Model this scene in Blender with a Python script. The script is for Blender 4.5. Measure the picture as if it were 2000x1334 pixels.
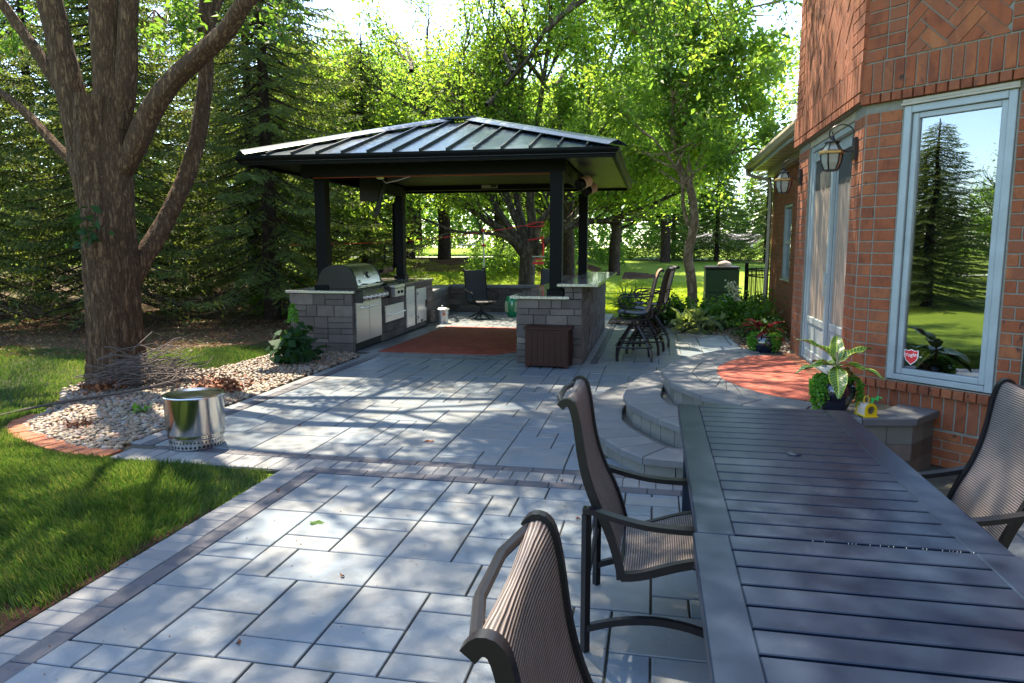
import bpy, math, random
import numpy as np
from mathutils import Vector, Matrix

S = bpy.context.scene
COL = S.collection
for o_ in list(bpy.data.objects):
    bpy.data.objects.remove(o_)
R = random.Random(7)
NR = np.random.default_rng(7)
rad = math.radians

# ------------------------------------------------------------------ camera
EYE = 1.7
pitch = math.atan(184 / 1400)
yaw = math.atan(278 / math.hypot(1400, 184))
fw = Vector((-math.sin(yaw) * math.cos(pitch), math.cos(yaw) * math.cos(pitch), -math.sin(pitch)))
rt = Vector((math.cos(yaw), math.sin(yaw), 0))
up = rt.cross(fw)
cd = bpy.data.cameras.new('camera')
cam = bpy.data.objects.new('camera', cd)
COL.objects.link(cam)
cd.sensor_width = 36
cd.lens = 25.2
cd.clip_start = 0.05
cd.clip_end = 900
cam.matrix_world = Matrix(((rt.x, up.x, -fw.x, 0), (rt.y, up.y, -fw.y, 0), (rt.z, up.z, -fw.z, EYE), (0, 0, 0, 1)))
S.camera = cam

# ------------------------------------------------------------------ light
SUN = Vector((-0.30, 0.42, 1.0)).normalized()
elev = math.asin(SUN.z)
az = math.atan2(SUN.x, SUN.y)          # from +Y towards +X
w = bpy.data.worlds.new('World')
S.world = w
w.use_nodes = True
wn = w.node_tree
wn.nodes.clear()
wo = wn.nodes.new('ShaderNodeOutputWorld')
wb = wn.nodes.new('ShaderNodeBackground')
wb.inputs['Strength'].default_value = 0.15
sk = wn.nodes.new('ShaderNodeTexSky')
sk.sky_type = 'NISHITA'
sk.sun_disc = False
sk.sun_elevation = elev
sk.sun_rotation = az
sk.air_density = 1.0
sk.dust_density = 0.6
sk.ozone_density = 1.6
wn.links.new(sk.outputs[0], wb.inputs[0])
wn.links.new(wb.outputs[0], wo.inputs[0])
sd = bpy.data.lights.new('sun', 'SUN')
sd.energy = 4.7
sd.angle = rad(0.55)
sd.color = (1.0, 0.875, 0.68)
so = bpy.data.objects.new('sun', sd)
COL.objects.link(so)
so.rotation_euler = SUN.to_track_quat('Z', 'Y').to_euler()
so.location = SUN * 40
S.view_settings.view_transform = 'Standard'
S.view_settings.look = 'None'
S.view_settings.gamma = 1
S.view_settings.use_curve_mapping = False
S.view_settings.exposure = 2.32

# ------------------------------------------------------------------ materials
def nodes_of(name):
    m = bpy.data.materials.new(name)
    m.use_nodes = True
    nt = m.node_tree
    b = nt.nodes['Principled BSDF']
    return m, nt, b

def N(nt, typ, **kw):
    n = nt.nodes.new(typ)
    for k, v in kw.items():
        if k in n.inputs:
            n.inputs[k].default_value = v
        else:
            setattr(n, k, v)
    return n

def rgb(c):
    return (c[0], c[1], c[2], 1)

def piece_random(nt):
    oi = N(nt, 'ShaderNodeObjectInfo')
    ge = N(nt, 'ShaderNodeNewGeometry')
    a = N(nt, 'ShaderNodeMath', operation='ADD')
    nt.links.new(oi.outputs['Random'], a.inputs[0])
    nt.links.new(ge.outputs['Random Per Island'], a.inputs[1])
    f = N(nt, 'ShaderNodeMath', operation='FRACT')
    nt.links.new(a.outputs[0], f.inputs[0])
    return f.outputs[0]

def mat(name, cols, rough=0.6, scale=8.0, contrast=0.35, bump=0.0, bscale=60.0, metallic=0.0, piece=False,
        pmix=0.7, stretch=(1, 1, 1), spec=0.5, coat=0.0, detail=5, bdist=0.01, rvar=0.0, coords='Object', patches=None):
    """cols: list of colours; the piece random and a noise choose between them"""
    m, nt, b = nodes_of(name)
    L = nt.links.new
    tc = N(nt, 'ShaderNodeTexCoord')
    mp = N(nt, 'ShaderNodeMapping')
    mp.inputs['Scale'].default_value = stretch
    if coords == 'World':
        g = N(nt, 'ShaderNodeNewGeometry')
        L(g.outputs['Position'], mp.inputs[0])
    else:
        L(tc.outputs['Object'], mp.inputs[0])
    no = N(nt, 'ShaderNodeTexNoise', Scale=scale, Detail=detail, Roughness=0.6)
    L(mp.outputs[0], no.inputs['Vector'])
    rp = N(nt, 'ShaderNodeValToRGB')
    el = rp.color_ramp.elements
    n = len(cols)
    el[0].color = rgb(cols[0])
    el[0].position = 0.0
    el[1].color = rgb(cols[-1])
    el[1].position = 1.0
    for i in range(1, n - 1):
        e = el.new(i / (n - 1))
        e.color = rgb(cols[i])
    st = N(nt, 'ShaderNodeMapRange')
    st.inputs[1].default_value = 0.5 - 0.5 * (1 - contrast) * 0.6 - 0.05
    st.inputs[2].default_value = 0.5 + 0.5 * (1 - contrast) * 0.6 + 0.05
    L(no.outputs[0], st.inputs[0])
    fac = st.outputs[0]
    if piece:
        pr = piece_random(nt)
        mx = N(nt, 'ShaderNodeMix')
        mx.inputs[0].default_value = pmix
        L(fac, mx.inputs[2])
        L(pr, mx.inputs[3])
        fac = mx.outputs[0]
    L(fac, rp.inputs[0])
    out = rp.outputs[0]
    if patches:
        n2 = N(nt, 'ShaderNodeTexNoise', Scale=patches[1], Detail=6, Roughness=0.7)
        L(mp.outputs[0], n2.inputs['Vector'])
        r2 = N(nt, 'ShaderNodeMapRange')
        r2.inputs[1].default_value = patches[2]
        r2.inputs[2].default_value = patches[2] + patches[3]
        L(n2.outputs[0], r2.inputs[0])
        m2 = N(nt, 'ShaderNodeMix', data_type='RGBA')
        L(r2.outputs[0], m2.inputs[0])
        L(out, m2.inputs[6])
        m2.inputs[7].default_value = rgb(patches[0])
        out = m2.outputs[2]
    L(out, b.inputs['Base Color'])
    b.inputs['Roughness'].default_value = rough
    b.inputs['Metallic'].default_value = metallic
    b.inputs['Specular IOR Level'].default_value = spec
    b.inputs['Coat Weight'].default_value = coat
    b.inputs['Coat Roughness'].default_value = 0.05
    if rvar:
        rr = N(nt, 'ShaderNodeMapRange')
        rr.inputs[3].default_value = rough - rvar
        rr.inputs[4].default_value = rough + rvar
        L(no.outputs[0], rr.inputs[0])
        L(rr.outputs[0], b.inputs['Roughness'])
    if bump:
        nb = N(nt, 'ShaderNodeTexNoise', Scale=bscale, Detail=6, Roughness=0.65)
        L(mp.outputs[0], nb.inputs['Vector'])
        bu = N(nt, 'ShaderNodeBump', Strength=bump, Distance=bdist)
        L(nb.outputs[0], bu.inputs['Height'])
        L(bu.outputs[0], b.inputs['Normal'])
    return m

def leaf_mat(name, cols, trans=0.45, rough=0.5, tcol=None):
    m, nt, b = nodes_of(name)
    L = nt.links.new
    nt.nodes.remove(b)
    out = nt.nodes['Material Output']
    pr = piece_random(nt)
    g = N(nt, 'ShaderNodeNewGeometry')
    no = N(nt, 'ShaderNodeTexNoise', Scale=0.7, Detail=2)
    L(g.outputs['Position'], no.inputs['Vector'])
    mx = N(nt, 'ShaderNodeMix')
    mx.inputs[0].default_value = 0.45
    L(pr, mx.inputs[2])
    L(no.outputs[0], mx.inputs[3])
    rp = N(nt, 'ShaderNodeValToRGB')
    el = rp.color_ramp.elements
    el[0].color = rgb(cols[0]); el[0].position = 0.15
    el[1].color = rgb(cols[-1]); el[1].position = 0.9
    for i in range(1, len(cols) - 1):
        e = el.new(0.15 + 0.75 * i / (len(cols) - 1)); e.color = rgb(cols[i])
    L(mx.outputs[0], rp.inputs[0])
    d = N(nt, 'ShaderNodeBsdfPrincipled', Roughness=rough)
    d.inputs['Specular IOR Level'].default_value = 0.22
    L(rp.outputs[0], d.inputs['Base Color'])
    t = N(nt, 'ShaderNodeBsdfTranslucent')
    tm = N(nt, 'ShaderNodeMix', data_type='RGBA', blend_type='MULTIPLY')
    tm.inputs[0].default_value = 1
    L(rp.outputs[0], tm.inputs[6])
    tm.inputs[7].default_value = rgb(tcol or (2.6, 2.2, 0.7))
    L(tm.outputs[2], t.inputs[0])
    ms = N(nt, 'ShaderNodeMixShader')
    ms.inputs[0].default_value = trans
    L(d.outputs[0], ms.inputs[1])
    L(t.outputs[0], ms.inputs[2])
    L(ms.outputs[0], out.inputs[0])
    return m

def solid(name, c, rough=0.5, metallic=0.0, spec=0.5, coat=0.0, bump=0.0, bscale=80):
    return mat(name, [tuple(x * 0.86 for x in c), tuple(min(1, x * 1.12) for x in c)], rough=rough, metallic=metallic, spec=spec,
               coat=coat, bump=bump, bscale=bscale, scale=5, bdist=0.003, rvar=0.05)

M = {}
M['paver'] = mat('blue_grey_paver', [(0.090, 0.118, 0.143), (0.112, 0.135, 0.156), (0.142, 0.147, 0.145), (0.098, 0.126, 0.150), (0.155, 0.147, 0.13)], rough=0.42, scale=3.0,
                 bump=0.35, bscale=38, piece=True, pmix=0.55, bdist=0.006, rvar=0.1, coords='World', patches=((0.07, 0.078, 0.074), 3.4, 0.54, 0.25))  # bluish cast of open-sky shade is put into these colours
M['paver_light'] = mat('border_paver_light', [(0.095, 0.098, 0.105), (0.12, 0.122, 0.125), (0.145, 0.145, 0.14)], rough=0.5, scale=5, bump=0.3, bscale=60,
                       piece=True, bdist=0.004, coords='World')
M['paver_dark'] = mat('border_paver_dark', [(0.028, 0.028, 0.037), (0.04, 0.039, 0.05), (0.056, 0.053, 0.06)], rough=0.5, scale=5, bump=0.3, bscale=60,
                      piece=True, bdist=0.004, coords='World')
M['sand'] = mat('joint_sand', [(0.012, 0.013, 0.010), (0.04, 0.036, 0.025), (0.03, 0.05, 0.015)], rough=0.95, scale=14, bump=0.5, coords='World')
M['cap'] = mat('step_cap_stone', [(0.068, 0.071, 0.074), (0.095, 0.098, 0.10), (0.122, 0.122, 0.118)], rough=0.6, scale=4, bump=0.5, bscale=30, piece=True,
               pmix=0.4, bdist=0.008, coords='World', patches=((0.14, 0.14, 0.13), 5, 0.6, 0.15))
M['riser'] = mat('riser_block', [(0.09, 0.09, 0.075), (0.14, 0.14, 0.12)], rough=0.8, scale=8, bump=0.6, bscale=40, piece=True)
M['wallstone'] = mat('grey_wall_stone', [(0.042, 0.033, 0.026), (0.065, 0.051, 0.041), (0.092, 0.073, 0.059), (0.15, 0.122, 0.10)], rough=0.75, scale=7,
                     bump=0.5, bscale=45, piece=True, bdist=0.006, pmix=0.65, coords='World')
M['wallcore'] = solid('wall_joint_shadow', (0.02, 0.02, 0.02), 0.9)
M['granite'] = mat('speckled_granite', [(0.05, 0.045, 0.04), (0.30, 0.28, 0.24), (0.62, 0.58, 0.50)], rough=0.12, scale=90, contrast=0.75, spec=0.6, coat=0.5)
M['redbrick'] = mat('red_clay_paver', [(0.17, 0.026, 0.012), (0.25, 0.042, 0.018), (0.32, 0.065, 0.028)], rough=0.7, scale=10, bump=0.3, piece=True, coords='World')
M['brick'] = mat('rough_red_brick', [(0.085, 0.024, 0.010), (0.155, 0.040, 0.013), (0.235, 0.062, 0.018), (0.19, 0.060, 0.024), (0.275, 0.085, 0.026), (0.31, 0.125, 0.048)], rough=0.85, scale=9,
                 bump=1.0, bscale=34, piece=True, pmix=0.5, stretch=(1, 1, 0.55), bdist=0.012, coords='World', patches=((0.03, 0.018, 0.014), 11, 0.625, 0.06))
M['mortar'] = mat('pale_mortar', [(0.14, 0.135, 0.105), (0.21, 0.20, 0.16)], rough=0.9, scale=30, bump=0.4, coords='World')
M['white'] = solid('white_vinyl', (0.26, 0.30, 0.30), 0.35)
M['cream'] = solid('cream_aluminium', (0.32, 0.285, 0.21), 0.45)
M['black_metal'] = solid('black_powder_coat', (0.003, 0.0034, 0.0034), 0.55, spec=0.08)
M['bronze'] = solid('dark_bronze_metal', (0.014, 0.012, 0.012), 0.35, 0.2, spec=0.4)
M['soffit'] = solid('dark_soffit', (0.014, 0.016, 0.014), 0.35, spec=.3)
M['roof'] = mat('slate_metal_roof', [(0.012, 0.026, 0.038), (0.026, 0.046, 0.060)], rough=0.26, scale=3, spec=0.3, metallic=0.12, stretch=(22, 1, 1), bump=0.1, bscale=3, coords='World')
M['steel'] = mat('brushed_steel', [(0.74, 0.71, 0.67), (0.86, 0.83, 0.79)], rough=0.36, scale=2, metallic=1.0, stretch=(1, 1, 60), bump=0.06, bscale=6)
M['steel_v'] = mat('spun_steel', [(0.5, 0.48, 0.44), (0.62, 0.60, 0.56)], rough=0.16, scale=10, metallic=1.0, stretch=(1, 1, 0.05), bump=0.12, bscale=6)
M['galv'] = mat('galvanised_tin', [(0.40, 0.41, 0.42), (0.6, 0.61, 0.61)], rough=0.38, scale=18, metallic=0.85)
M['plastic_black'] = solid('black_plastic', (0.004, 0.004, 0.0045), 0.4, spec=0.25)
M['glass_black'] = solid('glossy_black_screen', (0.006, 0.006, 0.008), 0.10, spec=.3)
M['table'] = mat('slate_table_coating', [(0.0035, 0.0088, 0.021), (0.005, 0.0115, 0.026), (0.0075, 0.015, 0.031)], rough=0.33, scale=4, spec=0.36, bump=0.18, bscale=160, bdist=0.002, rvar=0.12, coords='World', patches=((0.018, 0.024, 0.036), 9, 0.60, 0.2))
M['chairframe'] = solid('bronze_chair_frame', (0.007, 0.0065, 0.008), 0.36, spec=0.25)
M['box_brown'] = mat('dark_brown_resin', [(0.022, 0.0075, 0.0045), (0.036, 0.0125, 0.008)], rough=0.5, spec=0.15, scale=2, stretch=(20, 20, 0.6), bump=0.2, bscale=6)
M['green_ceramic'] = solid('green_ceramic', (0.01, 0.22, 0.08), 0.12, coat=0.6)
M['cream_ceramic'] = solid('pale_green_fret', (0.40, 0.48, 0.28), 0.5)
M['pot'] = solid('dark_blue_glaze', (0.006, 0.007, 0.018), 0.08, coat=1.0)
M['soil'] = mat('potting_soil', [(0.02, 0.014, 0.01), (0.05, 0.035, 0.02)], rough=0.95, scale=60, bump=0.8)
M['yellow'] = solid('yellow_plastic', (0.55, 0.38, 0.008), 0.35)
M['lampshade_leaf'] = solid('green_plastic_leaf', (0.03, 0.35, 0.06), 0.3)
M['frosted'] = solid('frosted_side', (0.55, 0.45, 0.36), 0.3)
M['red'] = solid('red_webbing', (0.62, 0.02, 0.02), 0.6)
M['rope'] = solid('pale_rope', (0.5, 0.5, 0.42), 0.8)
M['cabinet_green'] = solid('dark_green_cabinet', (0.009, 0.026, 0.011), 0.5, spec=.25)
M['brass'] = solid('aged_brass', (0.45, 0.28, 0.08), 0.3, 0.8)
M['lampglass'] = solid('clouded_lamp_glass', (0.24, 0.235, 0.19), 0.12)
M['orange'] = solid('orange_print', (0.65, 0.12, 0.03), 0.5)
M['white_print'] = solid('white_print', (0.8, 0.8, 0.75), 0.5)
M['black_print'] = solid('black_print', (0.01, 0.01, 0.01), 0.5)
M['cork'] = solid('speaker_tan', (0.62, 0.42, 0.30), 0.5)
M['tan_sling'] = solid('tan_stool_back', (0.30, 0.17, 0.09), 0.7)
M['dark_sling'] = solid('charcoal_sling', (0.012, 0.013, 0.015), 0.55)
M['blue_sling'] = solid('grey_blue_sling', (0.10, 0.12, 0.16), 0.5)
M['blue_cart'] = solid('blue_cart_paint', (0.02, 0.06, 0.28), 0.3)
M['asphalt'] = mat('cart_path', [(0.42, 0.40, 0.36), (0.55, 0.53, 0.48)], rough=0.9, scale=4, coords='World')
M['roof_far'] = solid('far_roof', (0.13, 0.12, 0.12), 0.8)
M['stucco'] = solid('far_wall', (0.55, 0.5, 0.45), 0.9)
M['deadleaf'] = solid('dead_leaf', (0.16, 0.05, 0.015), 0.8)
M['stone_tan'] = solid('tan_stone', (0.36, 0.26, 0.19), 0.8, bump=0.5)

def bark(name, c0, c1, sc=9.0, depth=0.03, streak=0.16):
    m, nt, b = nodes_of(name)
    L = nt.links.new
    g = N(nt, 'ShaderNodeNewGeometry')
    mp = N(nt, 'ShaderNodeMapping')
    mp.inputs['Scale'].default_value = (1, 1, streak)
    L(g.outputs['Position'], mp.inputs[0])
    nd = N(nt, 'ShaderNodeTexNoise', Scale=3.0, Detail=4)
    L(g.outputs['Position'], nd.inputs['Vector'])
    ad = N(nt, 'ShaderNodeMix', data_type='VECTOR')
    ad.inputs[0].default_value = 0.05
    L(mp.outputs[0], ad.inputs[4])
    L(nd.outputs['Color'], ad.inputs[5])
    r = None
    for k, (s_, amp) in enumerate(((sc, 1.0), (sc * 2.3, 0.55))):
        n = N(nt, 'ShaderNodeTexNoise', Scale=s_, Detail=3, Roughness=0.6)
        L(ad.outputs[1], n.inputs['Vector'])
        su = N(nt, 'ShaderNodeMath', operation='SUBTRACT'); su.inputs[1].default_value = 0.5; L(n.outputs[0], su.inputs[0])
        ab = N(nt, 'ShaderNodeMath', operation='ABSOLUTE'); L(su.outputs[0], ab.inputs[0])
        ml = N(nt, 'ShaderNodeMath', operation='MULTIPLY'); ml.inputs[1].default_value = 6.5 * amp; L(ab.outputs[0], ml.inputs[0])
        mn = N(nt, 'ShaderNodeMath', operation='MINIMUM'); mn.inputs[1].default_value = 1.0; L(ml.outputs[0], mn.inputs[0])
        if r is None: r = mn
        else:
            q = N(nt, 'ShaderNodeMath', operation='MULTIPLY_ADD'); q.inputs[1].default_value = 0.5
            L(mn.outputs[0], q.inputs[0]); h = N(nt, 'ShaderNodeMath', operation='MULTIPLY'); h.inputs[1].default_value = 0.6; L(r.outputs[0], h.inputs[0]); L(h.outputs[0], q.inputs[2]); r = q
    nf = N(nt, 'ShaderNodeTexNoise', Scale=45, Detail=6, Roughness=0.7)
    L(g.outputs['Position'], nf.inputs['Vector'])
    mx = N(nt, 'ShaderNodeMix'); mx.inputs[0].default_value = 0.3; L(r.outputs[0], mx.inputs[2]); L(nf.outputs[0], mx.inputs[3])
    rp = N(nt, 'ShaderNodeValToRGB')
    rp.color_ramp.elements[0].color = rgb(tuple(x * 0.45 for x in c0)); rp.color_ramp.elements[0].position = 0.15
    rp.color_ramp.elements[1].color = rgb(c1); rp.color_ramp.elements[1].position = 0.85
    e = rp.color_ramp.elements.new(0.45); e.color = rgb(c0)
    L(mx.outputs[0], rp.inputs[0])
    L(rp.outputs[0], b.inputs['Base Color'])
    b.inputs['Roughness'].default_value = 0.9
    b.inputs['Specular IOR Level'].default_value = 0.2
    bu = N(nt, 'ShaderNodeBump', Strength=1.0, Distance=depth)
    L(mx.outputs[0], bu.inputs['Height'])
    L(bu.outputs[0], b.inputs['Normal'])
    return m
M['bark'] = bark('furrowed_bark', (0.078, 0.043, 0.023), (0.20, 0.122, 0.066), 19, 0.03, 0.22)
M['bark_smooth'] = bark('smooth_tan_bark', (0.22, 0.155, 0.095), (0.36, 0.27, 0.18), 5, 0.006, 0.6)
M['bark_grey'] = bark('grey_maple_bark', (0.075, 0.06, 0.045), (0.17, 0.14, 0.11), 6, 0.01, 0.4)
M['bark_dark'] = bark('dark_spruce_bark', (0.03, 0.02, 0.015), (0.075, 0.05, 0.038), 10, 0.012, 0.4)
M['twig'] = solid('dead_twig', (0.075, 0.055, 0.045), 0.9)

M['leaf_ash'] = leaf_mat('ash_leaf', [(0.035, 0.08, 0.02), (0.06, 0.12, 0.03), (0.10, 0.155, 0.035)], 0.5, tcol=(3.0, 2.8, 1.1))
M['leaf_maple'] = leaf_mat('maple_leaf', [(0.05, 0.10, 0.025), (0.09, 0.145, 0.032), (0.155, 0.195, 0.045)], 0.6, tcol=(3.5, 3.4, 1.3))
M['leaf_back'] = leaf_mat('background_leaf', [(0.04, 0.09, 0.026), (0.08, 0.14, 0.037), (0.135, 0.18, 0.05)], 0.6, tcol=(3.5, 3.4, 1.3))
M['needle'] = leaf_mat('spruce_needle', [(0.04, 0.07, 0.025), (0.075, 0.11, 0.035), (0.13, 0.165, 0.05)], 0.45, tcol=(2.2, 2.0, 0.9))
M['plant_a'] = leaf_mat('shrub_leaf', [(0.03, 0.09, 0.02), (0.07, 0.17, 0.03), (0.12, 0.22, 0.05)], 0.4)
M['plant_b'] = leaf_mat('dark_shrub_leaf', [(0.010, 0.035, 0.012), (0.022, 0.06, 0.018)], 0.3, rough=.7)
M['trail'] = leaf_mat('creeping_jenny_leaf', [(0.06, 0.17, 0.02), (0.11, 0.26, 0.03)], 0.4)
M['hosta'] = leaf_mat('pale_variegated_leaf', [(0.06, 0.13, 0.05), (0.30, 0.36, 0.25)], 0.4)
M['flower'] = leaf_mat('cream_flower', [(0.55, 0.5, 0.3), (0.7, 0.68, 0.5)], 0.3, tcol=(1.1, 1.1, 1.0))
M['croton_red'] = leaf_mat('red_croton_leaf', [(0.10, 0.012, 0.02), (0.25, 0.02, 0.02), (0.32, 0.06, 0.015)], 0.3, tcol=(1.6, 1, 1))
M['litter_leaf'] = leaf_mat('litter_leaf', [(0.06, 0.03, 0.018), (0.14, 0.07, 0.04), (0.26, 0.16, 0.10)], 0.2, tcol=(1.5, 1.1, .8))
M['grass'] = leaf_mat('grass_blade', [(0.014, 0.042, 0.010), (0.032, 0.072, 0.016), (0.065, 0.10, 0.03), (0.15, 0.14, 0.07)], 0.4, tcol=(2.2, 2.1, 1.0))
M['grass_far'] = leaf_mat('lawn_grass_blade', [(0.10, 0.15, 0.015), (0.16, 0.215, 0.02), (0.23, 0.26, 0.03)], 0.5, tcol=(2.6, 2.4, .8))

def croton():
    m, nt, b = nodes_of('variegated_croton')
    L = nt.links.new
    uv = N(nt, 'ShaderNodeUVMap')
    sp = N(nt, 'ShaderNodeSeparateXYZ')
    L(uv.outputs[0], sp.inputs[0])
    # u 0..1 across with midrib at 0.5, v along: slanted veins
    a = N(nt, 'ShaderNodeMath', operation='SUBTRACT'); a.inputs[1].default_value = 0.5
    L(sp.outputs[0], a.inputs[0])
    ab = N(nt, 'ShaderNodeMath', operation='ABSOLUTE'); L(a.outputs[0], ab.inputs[0])
    sl = N(nt, 'ShaderNodeMath', operation='MULTIPLY_ADD'); sl.inputs[1].default_value = -0.35
    L(ab.outputs[0], sl.inputs[0]); L(sp.outputs[1], sl.inputs[2])
    ml = N(nt, 'ShaderNodeMath', operation='MULTIPLY'); ml.inputs[1].default_value = 13 * 6.283
    L(sl.outputs[0], ml.inputs[0])
    si = N(nt, 'ShaderNodeMath', operation='SINE'); L(ml.outputs[0], si.inputs[0])
    mr = N(nt, 'ShaderNodeMapRange'); mr.inputs[1].default_value = 0.72; mr.inputs[2].default_value = 0.95
    L(si.outputs[0], mr.inputs[0])
    mid = N(nt, 'ShaderNodeMapRange'); mid.inputs[1].default_value = 0.05; mid.inputs[2].default_value = 0.025
    L(ab.outputs[0], mid.inputs[0])
    edge = N(nt, 'ShaderNodeMapRange'); edge.inputs[1].default_value = 0.42; edge.inputs[2].default_value = 0.48
    L(ab.outputs[0], edge.inputs[0])
    mx = N(nt, 'ShaderNodeMath', operation='MAXIMUM'); L(mr.outputs[0], mx.inputs[0]); L(mid.outputs[0], mx.inputs[1])
    mx2 = N(nt, 'ShaderNodeMath', operation='MAXIMUM'); L(mx.outputs[0], mx2.inputs[0]); L(edge.outputs[0], mx2.inputs[1])
    c = N(nt, 'ShaderNodeMix', data_type='RGBA')
    c.inputs[6].default_value = (0.02, 0.085, 0.012, 1)
    c.inputs[7].default_value = (0.34, 0.40, 0.03, 1)
    L(mx2.outputs[0], c.inputs[0])
    L(c.outputs[2], b.inputs['Base Color'])
    b.inputs['Roughness'].default_value = 0.3
    return m
M['croton'] = croton()

def sling():
    m, nt, b = nodes_of('ribbed_sling_fabric')
    L = nt.links.new
    uv = N(nt, 'ShaderNodeUVMap')
    sp = N(nt, 'ShaderNodeSeparateXYZ')
    L(uv.outputs[0], sp.inputs[0])
    ml = N(nt, 'ShaderNodeMath', operation='MULTIPLY'); ml.inputs[1].default_value = 6.283 / 0.0105
    L(sp.outputs[1], ml.inputs[0])
    si = N(nt, 'ShaderNodeMath', operation='SINE'); L(ml.outputs[0], si.inputs[0])
    mu = N(nt, 'ShaderNodeMath', operation='MULTIPLY'); mu.inputs[1].default_value = 6.283 / 0.006
    L(sp.outputs[0], mu.inputs[0])
    s2 = N(nt, 'ShaderNodeMath', operation='SINE'); L(mu.outputs[0], s2.inputs[0])
    no = N(nt, 'ShaderNodeTexNoise', Scale=14, Detail=6)
    L(uv.outputs[0], no.inputs['Vector'])
    ad = N(nt, 'ShaderNodeMath', operation='MULTIPLY_ADD'); ad.inputs[1].default_value = 0.18
    L(s2.outputs[0], ad.inputs[0]); L(si.outputs[0], ad.inputs[2])
    a2 = N(nt, 'ShaderNodeMath', operation='ADD'); L(ad.outputs[0], a2.inputs[0]); L(no.outputs[0], a2.inputs[1])
    mr = N(nt, 'ShaderNodeMapRange'); mr.inputs[1].default_value = -0.5; mr.inputs[2].default_value = 1.5
    L(a2.outputs[0], mr.inputs[0])
    rp = N(nt, 'ShaderNodeValToRGB')
    rp.color_ramp.elements[0].color = (0.022, 0.018, 0.018, 1)
    rp.color_ramp.elements[1].color = (0.20, 0.165, 0.148, 1)
    e = rp.color_ramp.elements.new(0.5); e.color = (0.085, 0.067, 0.06, 1)
    L(mr.outputs[0], rp.inputs[0])
    L(rp.outputs[0], b.inputs['Base Color'])
    b.inputs['Roughness'].default_value = 0.42
    bu = N(nt, 'ShaderNodeBump', Strength=0.6, Distance=0.002)
    L(si.outputs[0], bu.inputs['Height']); L(bu.outputs[0], b.inputs['Normal'])
    return m
M['sling'] = sling()

def ground_mat(name, cols, scale, bump=0.6, fine=40):
    m, nt, b = nodes_of(name)
    L = nt.links.new
    g = N(nt, 'ShaderNodeNewGeometry')
    n1 = N(nt, 'ShaderNodeTexNoise', Scale=scale, Detail=6, Roughness=0.6)
    n2 = N(nt, 'ShaderNodeTexNoise', Scale=fine, Detail=6, Roughness=0.75)
    L(g.outputs['Position'], n1.inputs['Vector']); L(g.outputs['Position'], n2.inputs['Vector'])
    mx = N(nt, 'ShaderNodeMix'); mx.inputs[0].default_value = 0.55
    L(n1.outputs[0], mx.inputs[2]); L(n2.outputs[0], mx.inputs[3])
    rp = N(nt, 'ShaderNodeValToRGB')
    n = len(cols)
    rp.color_ramp.elements[0].color = rgb(cols[0]); rp.color_ramp.elements[0].position = 0.36
    rp.color_ramp.elements[1].color = rgb(cols[-1]); rp.color_ramp.elements[1].position = 0.66
    for i in range(1, n - 1):
        e = rp.color_ramp.elements.new(0.36 + 0.30 * i / (n - 1)); e.color = rgb(cols[i])
    L(mx.outputs[0], rp.inputs[0]); L(rp.outputs[0], b.inputs['Base Color'])
    b.inputs['Roughness'].default_value = 0.95
    b.inputs['Specular IOR Level'].default_value = 0.1
    bu = N(nt, 'ShaderNodeBump', Strength=bump, Distance=0.03)
    L(n2.outputs[0], bu.inputs['Height']); L(bu.outputs[0], b.inputs['Normal'])
    return m
M['lawn'] = ground_mat('lawn_green', [(0.08, 0.13, 0.012), (0.14, 0.20, 0.02), (0.21, 0.26, 0.03)], 0.35)
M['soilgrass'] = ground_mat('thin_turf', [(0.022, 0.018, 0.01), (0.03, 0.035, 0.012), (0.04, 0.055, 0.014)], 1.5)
M['mulch'] = ground_mat('brown_mulch', [(0.03, 0.014, 0.009), (0.08, 0.038, 0.024), (0.17, 0.09, 0.06)], 2.0, 1.0, 26)
M['litter'] = ground_mat('needle_litter', [(0.03, 0.018, 0.012), (0.10, 0.055, 0.035), (0.045, 0.06, 0.018), (0.22, 0.13, 0.085)], 1.3, 1.0, 30)

def pebble_mat():
    m, nt, b = nodes_of('river_pebble')
    L = nt.links.new
    pr = piece_random(nt)
    rp = N(nt, 'ShaderNodeValToRGB')
    cs = [(0.0, (0.115, 0.075, 0.04)), (0.25, (0.15, 0.108, 0.065)), (0.45, (0.060, 0.050, 0.040)), (0.6, (0.13, 0.068, 0.03)), (0.75, (0.19, 0.15, 0.095)),
          (0.9, (0.14, 0.13, 0.13)), (1.0, (0.26, 0.11, 0.05))]
    rp.color_ramp.elements[0].color = rgb(cs[0][1]); rp.color_ramp.elements[1].color = rgb(cs[-1][1])
    for p, c in cs[1:-1]:
        e = rp.color_ramp.elements.new(p); e.color = rgb(c)
    L(pr, rp.inputs[0])
    g = N(nt, 'ShaderNodeNewGeometry')
    n = N(nt, 'ShaderNodeTexNoise', Scale=70, Detail=4)
    L(g.outputs['Position'], n.inputs['Vector'])
    mx = N(nt, 'ShaderNodeMix', data_type='RGBA', blend_type='OVERLAY'); mx.inputs[0].default_value = 0.5
    L(rp.outputs[0], mx.inputs[6]); L(n.outputs[0], mx.inputs[7])
    L(mx.outputs[2], b.inputs['Base Color'])
    b.inputs['Roughness'].default_value = 0.6
    return m
M['pebble'] = pebble_mat()

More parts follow.
